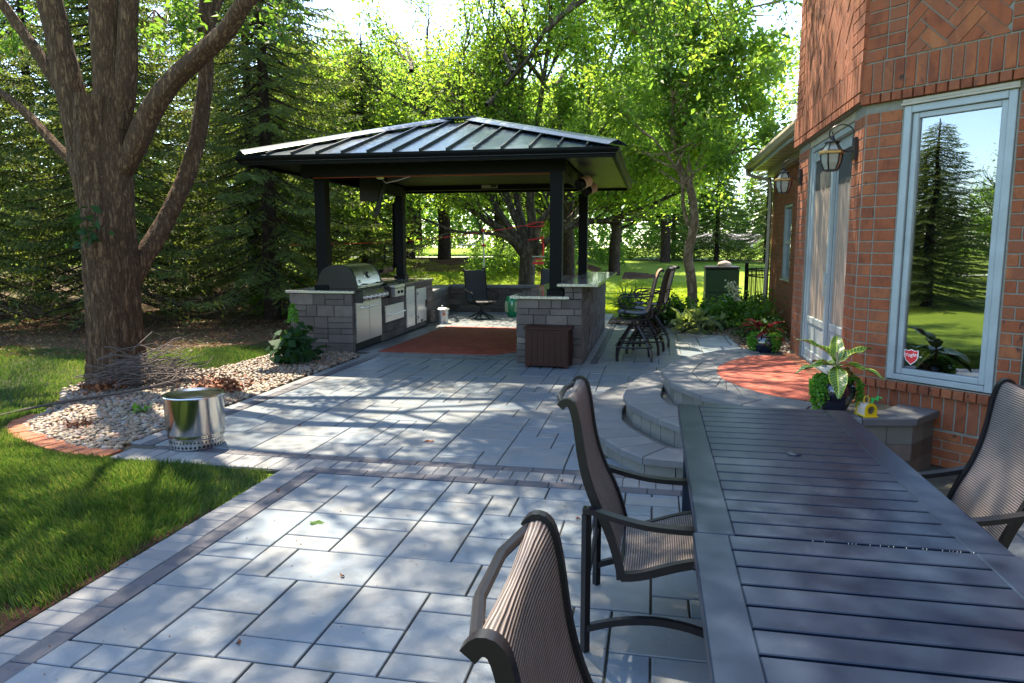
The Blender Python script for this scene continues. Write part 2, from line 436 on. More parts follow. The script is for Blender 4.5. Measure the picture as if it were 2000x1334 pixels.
def glass_mat():
    m, nt, b = nodes_of('window_glass')
    L = nt.links.new
    nt.nodes.remove(b)
    out = nt.nodes['Material Output']
    gl = N(nt, 'ShaderNodeBsdfGlossy', Roughness=0.004)
    gl.inputs['Color'].default_value = (0.9, 0.95, 1, 1)
    tr = N(nt, 'ShaderNodeBsdfTransparent')
    tr.inputs['Color'].default_value = (0.5, 0.53, 0.52, 1)
    lw = N(nt, 'ShaderNodeFresnel', IOR=1.9)
    nz = N(nt, 'ShaderNodeTexNoise', Scale=1.6, Detail=1)
    bu = N(nt, 'ShaderNodeBump', Strength=0.05, Distance=0.05)
    g = N(nt, 'ShaderNodeNewGeometry')
    L(g.outputs['Position'], nz.inputs['Vector'])
    L(nz.outputs[0], bu.inputs['Height']); L(bu.outputs[0], gl.inputs['Normal'])
    ad = N(nt, 'ShaderNodeMath', operation='ADD'); ad.inputs[1].default_value = 0.14
    L(lw.outputs[0], ad.inputs[0])
    ms = N(nt, 'ShaderNodeMixShader')
    L(ad.outputs[0], ms.inputs[0]); L(tr.outputs[0], ms.inputs[1]); L(gl.outputs[0], ms.inputs[2])
    L(ms.outputs[0], out.inputs[0])
    return m
M['glass'] = glass_mat()
M['interior'] = solid('dim_room', (0.03, 0.028, 0.026), 0.9)
M['curtain'] = mat('beige_door_curtain', [(0.17, 0.125, 0.088), (0.34, 0.265, 0.195)], rough=0.8, scale=7, stretch=(9, 9, 0.12), contrast=0.5, coords='World')
M['screen'] = solid('dark_screen_mesh', (0.03, 0.034, 0.03), 0.7)  # near-black base carries the header's shadow on the door screen

# ------------------------------------------------------------------ mesh helpers
class MB:
    def __init__(s):
        s.v = []; s.f = []; s.uv = None
    def add(s, vs, fs):
        n = len(s.v)
        s.v += [tuple(v) for v in vs]
        s.f += [tuple(i + n for i in f) for f in fs]
        return s
    def box(s, x0, x1, y0, y1, z0, z1, ch=0.0):
        if ch <= 0:
            vs = [(x0, y0, z0), (x1, y0, z0), (x1, y1, z0), (x0, y1, z0), (x0, y0, z1), (x1, y0, z1), (x1, y1, z1), (x0, y1, z1)]
            fs = [(0, 3, 2, 1), (4, 5, 6, 7), (0, 1, 5, 4), (1, 2, 6, 5), (2, 3, 7, 6), (3, 0, 4, 7)]
            return s.add(vs, fs)
        c = ch
        return s.prism([(x0, y0), (x1, y0), (x1, y1), (x0, y1)], z0, z1, c)
    def prism(s, poly, z0, z1, ch=0.0):
        """convex/any polygon CCW extruded in z, top edge chamfered"""
        n = len(poly)
        cx = sum(p[0] for p in poly) / n; cy = sum(p[1] for p in poly) / n
        if ch > 0:
            ins = inset(poly, ch)
            rings = [[(p[0], p[1], z0) for p in poly], [(p[0], p[1], z1 - ch) for p in poly], [(p[0], p[1], z1) for p in ins]]
        else:
            rings = [[(p[0], p[1], z0) for p in poly], [(p[0], p[1], z1) for p in poly]]
        vs = [v for r_ in rings for v in r_]
        fs = [tuple(reversed(range(n)))]
        for k in range(len(rings) - 1):
            for i in range(n):
                j = (i + 1) % n
                fs.append((k * n + i, k * n + j, (k + 1) * n + j, (k + 1) * n + i))
        fs.append(tuple(range((len(rings) - 1) * n, len(rings) * n)))
        return s.add(vs, fs)
    def fbox(s, F, u0, u1, v0, v1, d0, d1, ch=0.0):
        """box on a wall face F=(origin xy, u dir xy, outward normal xy); v is z"""
        o, u, nn = F
        def P(a, b, c):
            return (o[0] + u[0] * a + nn[0] * c, o[1] + u[1] * a + nn[1] * c, b)
        c = ch
        if c > 0:
            vs = [P(u0, v0, d0), P(u1, v0, d0), P(u1, v1, d0), P(u0, v1, d0), P(u0, v0, d1 - c), P(u1, v0, d1 - c), P(u1, v1, d1 - c), P(u0, v1, d1 - c),
                  P(u0 + c, v0 + c, d1), P(u1 - c, v0 + c, d1), P(u1 - c, v1 - c, d1), P(u0 + c, v1 - c, d1)]
            fs = [(0, 3, 2, 1), (0, 1, 5, 4), (1, 2, 6, 5), (2, 3, 7, 6), (3, 0, 4, 7), (4, 5, 9, 8), (5, 6, 10, 9), (6, 7, 11, 10), (7, 4, 8, 11), (8, 9, 10, 11)]
        else:
            vs = [P(u0, v0, d0), P(u1, v0, d0), P(u1, v1, d0), P(u0, v1, d0), P(u0, v0, d1), P(u1, v0, d1), P(u1, v1, d1), P(u0, v1, d1)]
            fs = [(0, 3, 2, 1), (4, 5, 6, 7), (0, 1, 5, 4), (1, 2, 6, 5), (2, 3, 7, 6), (3, 0, 4, 7)]
        # orientation: (u, z, n) is right-handed when u x z = n
        if u[1] * nn[0] - u[0] * nn[1] < 0:
            fs = [tuple(reversed(f)) for f in fs]
        return s.add(vs, fs)
    def fpoly(s, F, poly, d0, d1):
        """polygon (u,v) list on a face extruded along the normal"""
        o, u, nn = F
        n = len(poly)
        vs = [(o[0] + u[0] * a + nn[0] * d, o[1] + u[1] * a + nn[1] * d, b) for d in (d0, d1) for a, b in poly]
        fs = [tuple(reversed(range(n))), tuple(range(n, 2 * n))]
        for i in range(n):
            j = (i + 1) % n
            fs.append((i, j, n + j, n + i))
        if u[1] * nn[0] - u[0] * nn[1] < 0:
            fs = [tuple(reversed(f)) for f in fs]
        return s.add(vs, fs)
    def tube(s, pts, rads, n=8, cap=True, flat=1.0):
        pts = [Vector(p) for p in pts]
        if not hasattr(rads, '__len__'):
            rads = [rads] * len(pts)
        base = len(s.v)
        t0 = (pts[1] - pts[0]).normalized()
        a = t0.orthogonal().normalized()
        if abs(t0.z) < 0.9:
            a = Vector((0, 0, 1)).cross(t0).normalized()
        m = len(pts)
        for i, p in enumerate(pts):
            if i == 0: t = pts[1] - pts[0]
            elif i == m - 1: t = pts[-1] - pts[-2]
            else: t = pts[i + 1] - pts[i - 1]
            t.normalize()
            a = (a - t * a.dot(t))
            if a.length < 1e-6: a = t.orthogonal()
            a.normalize()
            b = t.cross(a)
            ph = math.pi / n if n == 4 else 0
            k = rads[i] * (1.414 if n == 4 else 1)
            for j in range(n):
                an = 2 * math.pi * j / n + ph
                s.v.append(tuple(p + a * (math.cos(an) * k) + b * (math.sin(an) * k * flat)))
        for i in range(m - 1):
            for j in range(n):
                j2 = (j + 1) % n
                s.f.append((base + i * n + j, base + i * n + j2, base + (i + 1) * n + j2, base + (i + 1) * n + j))
        if cap:
            s.f.append(tuple(base + j for j in reversed(range(n))))
            s.f.append(tuple(base + (m - 1) * n + j for j in range(n)))
        return s
    def bar(s, p, q, w_, h_=None):
        return s.tube([p, q], w_ / 2, 4, flat=(h_ or w_) / w_)
    def lathe(s, prof, n=24, c=(0, 0, 0), cap=True):
        base = len(s.v)
        for r_, z in prof:
            for j in range(n):
                a = 2 * math.pi * j / n
                s.v.append((c[0] + r_ * math.cos(a), c[1] + r_ * math.sin(a), c[2] + z))
        m = len(prof)
        for i in range(m - 1):
            for j in range(n):
                j2 = (j + 1) % n
                s.f.append((base + i * n + j, base + i * n + j2, base + (i + 1) * n + j2, base + (i + 1) * n + j))
        if cap:
            s.f.append(tuple(base + j for j in reversed(range(n))))
            s.f.append(tuple(base + (m - 1) * n + j for j in range(n)))
        return s
    def build(s, name, m, parent=None, smooth=False, off=None):
        me = bpy.data.meshes.new(name)
        me.from_pydata(s.v, [], s.f)
        if isinstance(m, str): m = M[m]
        me.materials.append(m)
        o = bpy.data.objects.new(name, me)
        COL.objects.link(o)
        if smooth:
            sm_auto(me)
        if parent is not None: o.parent = parent
        if off: o.location = off
        return o

def sm_auto(me, ang=40):
    me.polygons.foreach_set('use_smooth', [True] * len(me.polygons))
    try:
        me.set_sharp_from_angle(angle=rad(ang))
    except Exception:
        pass

def inset(poly, d):
    n = len(poly); out = []
    for i in range(n):
        p0 = Vector(poly[i - 1]); p1 = Vector(poly[i]); p2 = Vector(poly[(i + 1) % n])
        e1 = (p1 - p0).normalized(); e2 = (p2 - p1).normalized()
        n1 = Vector((-e1.y, e1.x)); n2 = Vector((-e2.y, e2.x))
        b = n1 + n2
        L_ = b.length
        if L_ < 1e-6: out.append(tuple(p1 + n1 * d)); continue
        b /= L_
        k = d / max(0.5, b.dot(n1))
        out.append(tuple(p1 + b * k))
    return out

def clip(poly, edge_poly):
    """clip polygon by convex CCW polygon"""
    out = list(poly)
    m = len(edge_poly)
    for i in range(m):
        a = edge_poly[i]; b = edge_poly[(i + 1) % m]
        ex, ey = b[0] - a[0], b[1] - a[1]
        def side(p): return ex * (p[1] - a[1]) - ey * (p[0] - a[0])
        new = []
        for j in range(len(out)):
            p = out[j]; q = out[(j + 1) % len(out)]
            sp, sq = side(p), side(q)
            if sp >= 0: new.append(p)
            if (sp >= 0) != (sq >= 0):
                t = sp / (sp - sq)
                new.append((p[0] + (q[0] - p[0]) * t, p[1] + (q[1] - p[1]) * t))
        out = new
        if len(out) < 3: return []
    return out

def area(poly):
    return 0.5 * abs(sum(poly[i][0] * poly[(i + 1) % len(poly)][1] - poly[(i + 1) % len(poly)][0] * poly[i][1] for i in range(len(poly))))

def inside(p, poly):
    c = False; n = len(poly); j = n - 1
    for i in range(n):
        xi, yi = poly[i]; xj, yj = poly[j]
        if (yi > p[1]) != (yj > p[1]) and p[0] < (xj - xi) * (p[1] - yi) / (yj - yi) + xi: c = not c
        j = i
    return c

def inside_np(x, y, poly):
    c = np.zeros(x.shape, bool); n = len(poly); j = n - 1
    for i in range(n):
        xi, yi = poly[i]; xj, yj = poly[j]
        cond = ((yi > y) != (yj > y)) & (x < (xj - xi) * (y - yi) / ((yj - yi) if yj != yi else 1e-9) + xi)
        c ^= cond
        j = i
    return c

def tag(o, label=None, cat=None, group=None, kind=None):
    if label: o['label'] = label
    if cat: o['category'] = cat
    if group: o['group'] = group
    if kind: o['kind'] = kind
    return o

def empty(name, loc=(0, 0, 0), rz=0.0, label=None, cat=None, group=None, kind=None):
    o = bpy.data.objects.new(name, None)
    COL.objects.link(o)
    o.empty_display_size = 0.1
    o.location = loc; o.rotation_euler = (0, 0, rz)
    return tag(o, label, cat, group, kind)

def dup(root, loc, rz, label, group=None):
    def cp(o, par):
        c = o.copy(); COL.objects.link(c)
        if par is not None: c.parent = par
        for ch in list(kids.get(o, [])): cp(ch, c)
        return c
    kids = {}
    for o in bpy.data.objects:
        if o.parent: kids.setdefault(o.parent, []).append(o)
    r_ = cp(root, None)
    r_.location = loc; r_.rotation_euler = (0, 0, rz); r_['label'] = label
    if group: r_['group'] = group
    return r_

def np_mesh(name, co, faces_flat, per, m, smooth=False, parent=None):
    """co (n,3); faces_flat int array (f*per)"""
    me = bpy.data.meshes.new(name)
    nf = len(faces_flat) // per
    me.vertices.add(len(co)); me.vertices.foreach_set('co', np.ascontiguousarray(co, dtype=np.float32).ravel())
    me.loops.add(nf * per); me.loops.foreach_set('vertex_index', np.ascontiguousarray(faces_flat, dtype=np.int32).ravel())
    me.polygons.add(nf)
    me.polygons.foreach_set('loop_start', np.arange(0, nf * per, per, dtype=np.int32))
    me.polygons.foreach_set('loop_total', np.full(nf, per, dtype=np.int32))
    if smooth: me.polygons.foreach_set('use_smooth', np.ones(nf, bool))
    me.update(calc_edges=True)
    me.materials.append(M[m] if isinstance(m, str) else m)
    o = bpy.data.objects.new(name, me)
    COL.objects.link(o)
    if parent is not None: o.parent = parent
    return o

def leaf_arrays(P, size, aspect=0.42, flat=0.6, rng=NR, hang=0.25, svar=0.5):
    """4-vertex folded leaves. P (n,3)"""
    n = len(P)
    a = rng.normal(size=(n, 3)); a[:, 2] = a[:, 2] * flat - hang
    a /= np.linalg.norm(a, axis=1)[:, None]
    q = rng.normal(size=(n, 3)); q[:, 2] += 1.3
    b = np.cross(a, q); b /= (np.linalg.norm(b, axis=1)[:, None] + 1e-9)
    nn = np.cross(b, a)
    s_ = size * (1 + svar * rng.uniform(-1, 1, n))[:, None]
    v0 = P
    v1 = P + a * s_ * 0.45 + b * s_ * aspect * 0.5 + nn * s_ * 0.10
    v2 = P + a * s_ - nn * s_ * 0.08
    v3 = P + a * s_ * 0.45 - b * s_ * aspect * 0.5 + nn * s_ * 0.10
    co = np.stack([v0, v1, v2, v3], 1).reshape(-1, 3)
    return co

def leaves(name, P, size, m, parent=None, **kw):
    co = leaf_arrays(P, size, **kw)
    fl = np.arange(len(co), dtype=np.int32)
    return np_mesh(name, co, fl, 4, m, parent=parent)

# ================================================================== GROUND
def sstep(t):
    t = np.clip(t, 0, 1); return t * t * (3 - 2 * t)
def gz(x, y):
    x = np.asarray(x, float); y = np.asarray(y, float)
    zl = 1.30 * sstep((y - 19.0) / 10.0) * (1 - sstep((-9.5 - x) / 3.5) * (1 - sstep((y - 21) / 8)))
    zr = 0.85 * sstep((y - 19.5) / 26.0)
    b = sstep((x + 4.6) / 3.2)
    z = zl * (1 - b) + zr * b
    far = sstep((y - 30) / 60.0)
    z = z + (1.52 - z) * far
    z = z * sstep((y - 17.5) / 2.0)
    return z
def gzf(x, y): return float(gz(x, y))

def sheet(name, xs, ys, m, dz, mask=None, kind='structure', jitter=0.0):
    X, Y = np.meshgrid(xs, ys)
    Z = gz(X, Y) + dz
    if jitter:
        Z = Z + NR.uniform(-jitter, jitter, Z.shape)
    co = np.stack([X, Y, Z], -1).reshape(-1, 3)
    nx = len(xs); ny = len(ys)
    I, J = np.meshgrid(np.arange(nx - 1), np.arange(ny - 1))
    i = (J * nx + I).ravel()
    fs = np.stack([i, i + 1, i + nx + 1, i + nx], 1)
    if mask is not None:
        c = co[fs].mean(1)
        fs = fs[mask(c[:, 0], c[:, 1])]
    o = np_mesh(name, co, fs.ravel(), 4, m, smooth=True)
    tag(o, kind=kind)
    return o

xs = np.concatenate([np.linspace(-400, -40, 10), np.linspace(-36, 20, 80), np.linspace(24, 300, 8)])
ys = np.concatenate([np.linspace(-300, -12, 8), np.linspace(-8, 16, 13), np.linspace(17, 48, 50), np.linspace(52, 120, 14), np.linspace(150, 600, 6)])
sheet('lawn', xs, ys, 'lawn', -0.035)

def disc_poly(cx, cy, rx, ry, n=28, wob=0.12, seed=1):
    r_ = random.Random(seed); ph = [r_.uniform(0, 6.28) for _ in range(3)]
    out = []
    for i in range(n):
        a = 2 * math.pi * i / n
        k = 1 + wob * (math.sin(2 * a + ph[0]) + 0.6 * math.sin(3 * a + ph[1]) + 0.4 * math.sin(5 * a + ph[2])) / 2
        out.append((cx + rx * k * math.cos(a), cy + ry * k * math.sin(a)))
    return out
def terrain_patch(name, poly, m, dz, step=0.35, kind='structure'):
    x0 = min(p[0] for p in poly); x1 = max(p[0] for p in poly); y0 = min(p[1] for p in poly); y1 = max(p[1] for p in poly)
    return sheet(name, np.arange(x0, x1 + step, step), np.arange(y0, y1 + step, step), m, dz, mask=lambda x, y: inside_np(x, y, poly), kind=kind)

# forest floor under the spruces
FOREST = [(-7.4, 10.2), (-6.9, 12.6), (-7.2, 15.5), (-8.2, 18.0), (-8.6, 22.5), (-14, 26), (-26, 27), (-40, 20), (-34, 9.5), (-20, 8.8), (-13, 9.4), (-9.6, 9.5)]
terrain_patch('forest_floor', FOREST, 'litter', -0.022, 0.25)
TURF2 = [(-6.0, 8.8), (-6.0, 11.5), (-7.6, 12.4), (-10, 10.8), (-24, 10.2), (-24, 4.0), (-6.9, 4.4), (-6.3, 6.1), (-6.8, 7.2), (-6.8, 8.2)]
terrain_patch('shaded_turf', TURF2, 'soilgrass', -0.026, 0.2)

terrain_patch('soil_edge', [(-2.80, 1.5), (-2.80, 4.2), (-2.86, 4.1), (-2.92, 3.6), (-3.0, 3.2), (-3.05, 2.8), (-3.22, 2.6), (-3.1, 2.3), (-3.0, 1.6)], 'mulch', -0.018, 0.05)
# pebble beds
BED = [(-2.86 - 1.5, 5.10), (-4.7, 5.12), (-5.1, 5.24), (-5.58, 5.46), (-5.93, 5.70), (-6.05, 6.0), (-6.42, 6.7), (-6.9, 7.2), (-7.3, 8.3), (-6.7, 8.9), (-6.05, 8.9), (-5.95, 10.0), (-5.95, 10.84),
       (-4.76, 10.84), (-4.50, 10.5), (-4.50, 7.0), (-4.48, 5.3)]
terrain_patch('gravel_bed_soil', BED, 'litter', -0.012, 0.12)
BED2 = [(1.02, 11.6), (0.62, 14.7), (0.3, 15.5), (-0.9, 16.0), (-0.9, 17.1), (0.6, 18.6), (2.5, 18.8), (2.56, 12.0), (1.9, 10.3), (1.25, 9.9)]
BED2 = [(1.55, 9.75), (2.5, 9.9), (2.56, 19.0), (0.4, 18.6), (-0.95, 17.6), (-0.95, 16.3), (0.25, 15.75), (0.7, 14.75), (1.45, 14.3), (1.5, 12.6)]
terrain_patch('planting_bed_soil', BED2, 'mulch', -0.012, 0.12)

def ico(sub):
    import bmesh
    bm = bmesh.new(); bmesh.ops.create_icosphere(bm, subdivisions=sub, radius=1)
    v = np.array([x.co[:] for x in bm.verts]); f = np.array([[q.index for q in x.verts] for x in bm.faces]); bm.free()
    return v, f
def stones(name, pts, smin, smax, sub, m='pebble', label=None, flat=0.62, parent=None):
    V, F = ico(sub)
    n = len(pts)
    sc = NR.uniform(smin, smax, (n, 1)) * np.stack([NR.uniform(.8, 1.25, n), NR.uniform(.65, 1.0, n), NR.uniform(flat - .15, flat + .15, n)], 1)
    an = NR.uniform(0, 6.28, n); ca, sa = np.cos(an), np.sin(an)
    v = V[None] * sc[:, None] * (1 + NR.uniform(-.09, .09, (n, len(V), 1)))
    t = NR.uniform(-.5, .5, n)
    x = v[..., 0] * ca[:, None] - v[..., 1] * sa[:, None]
    y = v[..., 0] * sa[:, None] + v[..., 1] * ca[:, None]
    z = v[..., 2] + x * t[:, None] * 0.5
    co = np.stack([x, y, z], -1) + pts[:, None]
    fs = (F[None] + (np.arange(n) * len(V))[:, None, None]).reshape(-1)
    o = np_mesh(name, co.reshape(-1, 3), fs, 3, m, smooth=True, parent=parent)
    return o
def poly_points(poly, spacing, jit=0.45, cond=None, dz=0.0):
    x0 = min(p[0] for p in poly); x1 = max(p[0] for p in poly); y0 = min(p[1] for p in poly); y1 = max(p[1] for p in poly)
    X, Y = np.meshgrid(np.arange(x0, x1, spacing), np.arange(y0, y1, spacing))
    X = X.ravel() + NR.uniform(-jit, jit, X.size) * spacing; Y = Y.ravel() + NR.uniform(-jit, jit, Y.size) * spacing
    k = inside_np(X, Y, poly)
    if cond is not None: k &= cond(X, Y)
    X, Y = X[k], Y[k]
    return np.stack([X, Y, gz(X, Y) + dz + NR.uniform(-.006, .012, X.size)], 1)
p1 = poly_points(BED, 0.040, cond=lambda x, y: (y < 7.4) | (x > -5.6) & (y < 8.2))
o = stones('river_pebbles', p1, 0.019, 0.036, 2); tag(o, 'near heap of rounded cream, grey and tan river pebbles beside the steel fire pit', 'pebbles', kind='stuff')
p2 = poly_points(BED, 0.052, cond=lambda x, y: ~((y < 7.4) | (x > -5.6) & (y < 8.2)) & ((x + 6.9) ** 2 + (y - 8.2) ** 2 > .3))
o = stones('river_pebbles', p2, 0.025, 0.040, 1); tag(o, 'far strip of river pebbles running up to the grill island', 'pebbles', kind='stuff')
p3 = poly_points(BED2, 0.062)
o = stones('river_pebbles', p3, 0.024, 0.044, 1); tag(o, 'tan river pebbles in the planting bed beside the bar stools', 'pebbles', kind='stuff')

# red brick edging of the pebble bed
be = empty('brick_edging', (0, 0, 0), label='curved row of red clay bricks edging the pebble bed along the lawn', cat='edging')
edge_pts = [(-4.36, 5.02), (-4.7, 5.06), (-5.1, 5.18), (-5.56, 5.38), (-5.9, 5.60), (-6.06, 5.82), (-6.12, 6.1)]
def along(pts, step):
    out = []; d = 0; want = step / 2
    for a, b in zip(pts[:-1], pts[1:]):
        L_ = math.hypot(b[0] - a[0], b[1] - a[1])
        while want <= d + L_:
            t = (want - d) / L_
            out.append((a[0] + (b[0] - a[0]) * t, a[1] + (b[1] - a[1]) * t, math.atan2(b[1] - a[1], b[0] - a[0]))); want += step
        d += L_
    return out
for x, y, a in along(edge_pts, 0.118):
    mb = MB(); mb.box(-0.055, 0.055, -0.10, 0.10, -0.05, 0.0 , 0.006)
    b_ = mb.build('brick', 'brick', be); b_.location = (x, y, 0.012 + R.uniform(-.004, .004)); b_.rotation_euler = (R.uniform(-.03, .03), 0, a + R.uniform(-.05, .05))

# ================================================================== PAVING
mesh_cache = {}
def paver(parent, x0, x1, y0, y1, m, name='paver', gap=0.0045, top=0.0, th=0.05, ch=0.004):
    w_ = round(x1 - x0 - 2 * gap, 4); h_ = round(y1 - y0 - 2 * gap, 4)
    if w_ < 0.02 or h_ < 0.02: return
    key = (w_, h_, m, th, ch)
    if key not in mesh_cache:
        mb = MB(); mb.box(0, w_, 0, h_, -th, 0, ch)
        o = mb.build(name, m, parent); mesh_cache[key] = o.data
    else:
        o = bpy.data.objects.new(name, mesh_cache[key]); COL.objects.link(o); o.parent = parent
    o.location = (x0 + gap, y0 + gap, top + R.uniform(-0.0015, 0.0015))
    o.rotation_euler = (R.uniform(-.0015, .0015), R.uniform(-.0015, .0015), R.uniform(-.002, .002))
    return o
def flat_poly(name, poly, z, m, parent=None, kind=None):
    me = bpy.data.meshes.new(name); me.from_pydata([(p[0], p[1], z) for p in poly], [], [tuple(range(len(poly)))])
    me.materials.append(M[m]); o = bpy.data.objects.new(name, me); COL.objects.link(o)
    if parent is not None: o.parent = parent
    return tag(o, kind=kind)

STEP1 = [(0.9, 8.95), (0.2, 8.7), (-0.271, 8.282), (-0.451, 7.912), (-0.56, 7.45), (-0.62, 6.9), (-0.60, 6.4), (-0.50, 6.05), (-0.368, 5.77), (-0.234, 5.51), (-0.05, 5.285), (0.42, 5.21), (0.95, 5.12), (1.5, 5.10), (1.95, 5.25), (2.2, 5.9), (1.9, 8.8)]
STEP2 = [(0.9, 8.95), (0.45, 8.78), (0.124, 8.435), (-0.10, 8.07), (-0.235, 7.385), (-0.262, 6.86), (-0.19, 6.45), (0.06, 5.96), (0.285, 5.64), (0.7, 5.42), (1.2, 5.35), (1.6, 5.4), (2.0, 5.55), (2.2, 5.9), (1.9, 8.8)]
PLAT = [(1.68, 9.30), (1.2, 9.32), (0.884, 9.224), (0.493, 8.63), (0.23, 8.10), (0.10, 7.42), (0.18, 6.80), (0.42, 6.28), (0.72, 5.93), (1.15, 5.70), (1.55, 5.60), (1.95, 5.68), (2.22, 6.02), (1.69, 6.55)]
S1c = [p for p in STEP1]
def in_steps(x, y): return inside((x, y), STEP1)

g = 0.179
X0 = -1.405; Y0 = 2.51
traced = [(-6,0,-4,3),(-6,3,-4,5),(-6,5,-4,6),(-6,6,-4,9),(-6,9,-4,10),(-6,10,-4,12),(-6,12,-3,13.3),(-3,12,0,13.3),
 (-4,0,-2,2),(-4,2,-2,4),(-4,4,-3,6),(-3,4,0,6),(-4,6,-2,7),(-4,7,-2,9),(-4,9,-2,12),
 (-2,0,0,1),(-2,1,0,4),(-2,6,0,8),(-2,8,0,9),(-2,9,0,10),(-2,10,0,12),
 (0,0,2,1),(0,1,2,2),(0,2,2,4),(0,4,3,6),(0,6,2,9),(0,9,2,11),(0,11,2,12),(0,12,1,13.3),(1,12,4,13.3),
 (2,0,4,1),(2,1,4,3),(2,3,4,4),(3,4,5,6),(2,6,4,8),(2,8,5,10),(2,10,3,12),(3,10,6,12),(4,12,7,13.3)]
patio = flat_poly('patio', [(-2.80, -2), (2.5, -2), (2.5, 4.92), (-2.80, 4.92)], -0.014, 'sand', kind='structure')
occ = set()
for t in traced:
    for i in range(t[0], t[2]):
        for j in range(t[1], int(math.ceil(t[3]))): occ.add((i, j))
    x0 = X0 + t[0] * g; x1 = X0 + t[2] * g
    if t[0] == -6: x0 = -2.465
    paver(patio, x0, x1, Y0 + t[1] * g, min(4.895, Y0 + t[3] * g), 'paver', gap=0.005)
def pack(parent, i0, i1, j0, j1, ox, oy, m='paver', skip=None, seed=3, ylim=None, xlim=None):
    rr = random.Random(seed); oc = set(occ) if parent is patio else set()
    for j in range(j0, j1):
        for i in range(i0, i1):
            if (i, j) in oc: continue
            sh = [(3, 2), (2, 2), (2, 3), (2, 1), (3, 3), (2, 2), (4, 2), (3, 1), (1, 2), (1, 1)]
            rr.shuffle(sh); sh.append((1, 1))
            for a, b in sh:
                if i + a > i1 or j + b > j1: continue
                if (a, b) == (1, 1) and rr.random() < 0.7 and sh[-1] != (1, 1): continue
                if any((i + k, j + l) in oc for k in range(a) for l in range(b)): continue
                break
            else:
                a = b = 1
            for k in range(a):
                for l in range(b): oc.add((i + k, j + l))
            x0 = ox + i * g; x1 = ox + (i + a) * g; y0 = oy + j * g; y1 = oy + (j + b) * g
            if ylim: y1 = min(y1, ylim)
            if xlim: x1 = min(x1, xlim)
            if skip and skip((x0 + x1) / 2, (y0 + y1) / 2): continue
            paver(parent, x0, x1, y0, y1, m, gap=0.005)
pack(patio, -6, 21, -9, 14, X0, Y0, seed=11, ylim=4.895, skip=lambda x, y: (in_steps(x, y) and in_steps(x - .3, y) and in_steps(x, y + .3) and in_steps(x, y - .2)) or (x > 1.4 and y < 1.2))

terrace = flat_poly('terrace', [(-4.50, 4.9), (2.5, 4.9), (2.5, 10.45), (-4.5, 10.45)], -0.0145, 'sand', kind='structure')
pack(terrace, 0, 27, 0, 29, -4.225, 5.345, seed=5, ylim=10.44, xlim=1.2, skip=lambda x, y: inside((x - .25, y), STEP1) and inside((x, y - .25), STEP1) and inside((x, y + .25), STEP1))
# right walk beside the bar
walk = flat_poly('walkway', [(-1.0, 10.44), (1.52, 10.44), (1.47, 14.4), (0.3, 15.75), (-1.0, 16.3)], -0.0138, 'sand', kind='structure')
pack(walk, 0, 13, 0, 31, -0.79, 10.445, seed=9, ylim=15.8, skip=lambda x, y: not inside((x, y), [(-1.0, 10.4), (1.52, 10.4), (1.52, 14.4), (0.3, 15.8), (-1.0, 16.3)]))
# paved floor behind the pavilion, inside the seat wall
inner = flat_poly('seating_floor', [(-5.4, 14.95), (-0.98, 14.95), (-0.98, 18.4), (-5.4, 18.4)], -0.0135, 'sand', kind='structure')
pack(inner, 0, 25, 0, 20, -5.38, 14.96, seed=21, xlim=-0.99, skip=lambda x, y: x < -4.95 and y < 16)

# borders
bord = flat_poly('patio_border', [(-2.79, 1.0), (-2.46, 1.0), (-2.46, 5.0), (-2.79, 5.0)], -0.0130, 'sand', kind='structure')
y = 1.2
while y < 4.88:
    paver(bord, -2.785, -2.583, y, y + 0.1165, 'paver_light', gap=0.002); y += 0.1165
y = 1.15
while y < 4.75:
    paver(bord, -2.581, -2.467, y, y + 0.234, 'paver_dark', gap=0.002); y += 0.234
band = flat_poly('paver_band', [(-4.5, 4.90), (0.6, 4.90), (0.6, 5.34), (-4.5, 5.34)], -0.0126, 'sand', kind='structure')
x = -2.58
while x < 0.5:
    paver(band, x, x + 0.234, 4.90, 5.018, 'paver_dark', gap=0.002); x += 0.234
x = -4.33
while x < 0.5:
    if x > -2.58: paver(band, x, x + 0.1185, 5.02, 5.216, 'paver_light', gap=0.002)
    else: paver(band, x, x + 0.1185, 4.915, 5.216, 'paver_light', gap=0.002)
    x += 0.1185
x = -4.15
while x < 0.5:
    if not (x > 0.2): paver(band, x, x + 0.234, 5.22, 5.338, 'paver_dark', gap=0.002)
    x += 0.234
tb = flat_poly('terrace_border', [(-4.5, 5.2), (-4.23, 5.2), (-4.23, 10.7), (-4.5, 10.7)], -0.0122, 'sand', kind='structure')
y = 5.345
while y < 10.6:
    paver(tb, -4.35, -4.235, y, y + 0.234, 'paver_dark', gap=0.002)
    paver(tb, -4.48, -4.352, y, y + 0.234, 'paver_light', gap=0.002); y += 0.234
# front border of the pavilion floor and grey margin round the red bricks
pf = flat_poly('pavilion_floor', [(-4.95, 10.45), (-0.98, 10.45), (-0.98, 14.95), (-4.95, 14.95)], -0.0118, 'sand', kind='structure')
for r_ in range(2):
    x = -4.6 + 0.09 * r_
    while x < -1.95:
        paver(pf, x, x + 0.18, 10.455 + 0.27 * r_, 10.72 + 0.27 * r_, 'paver_light', gap=0.002); x += 0.18
y = 10.99
while y < 14.9:
    paver(pf, -4.78, -4.60, y, y + 0.24, 'paver_light', gap=0.002)
    paver(pf, -4.60, -4.42, y, y + 0.24, 'paver_light', gap=0.002); y += 0.24
yy = 10.45
while yy < 15.9:
    if yy + .24 > 10.45: paver(walk, -0.985, -0.895, yy, yy + 0.235, 'paver_light', gap=0.002); paver(walk, -0.893, -0.80, yy, yy + 0.235, 'paver_dark', gap=0.002)
    yy += 0.235
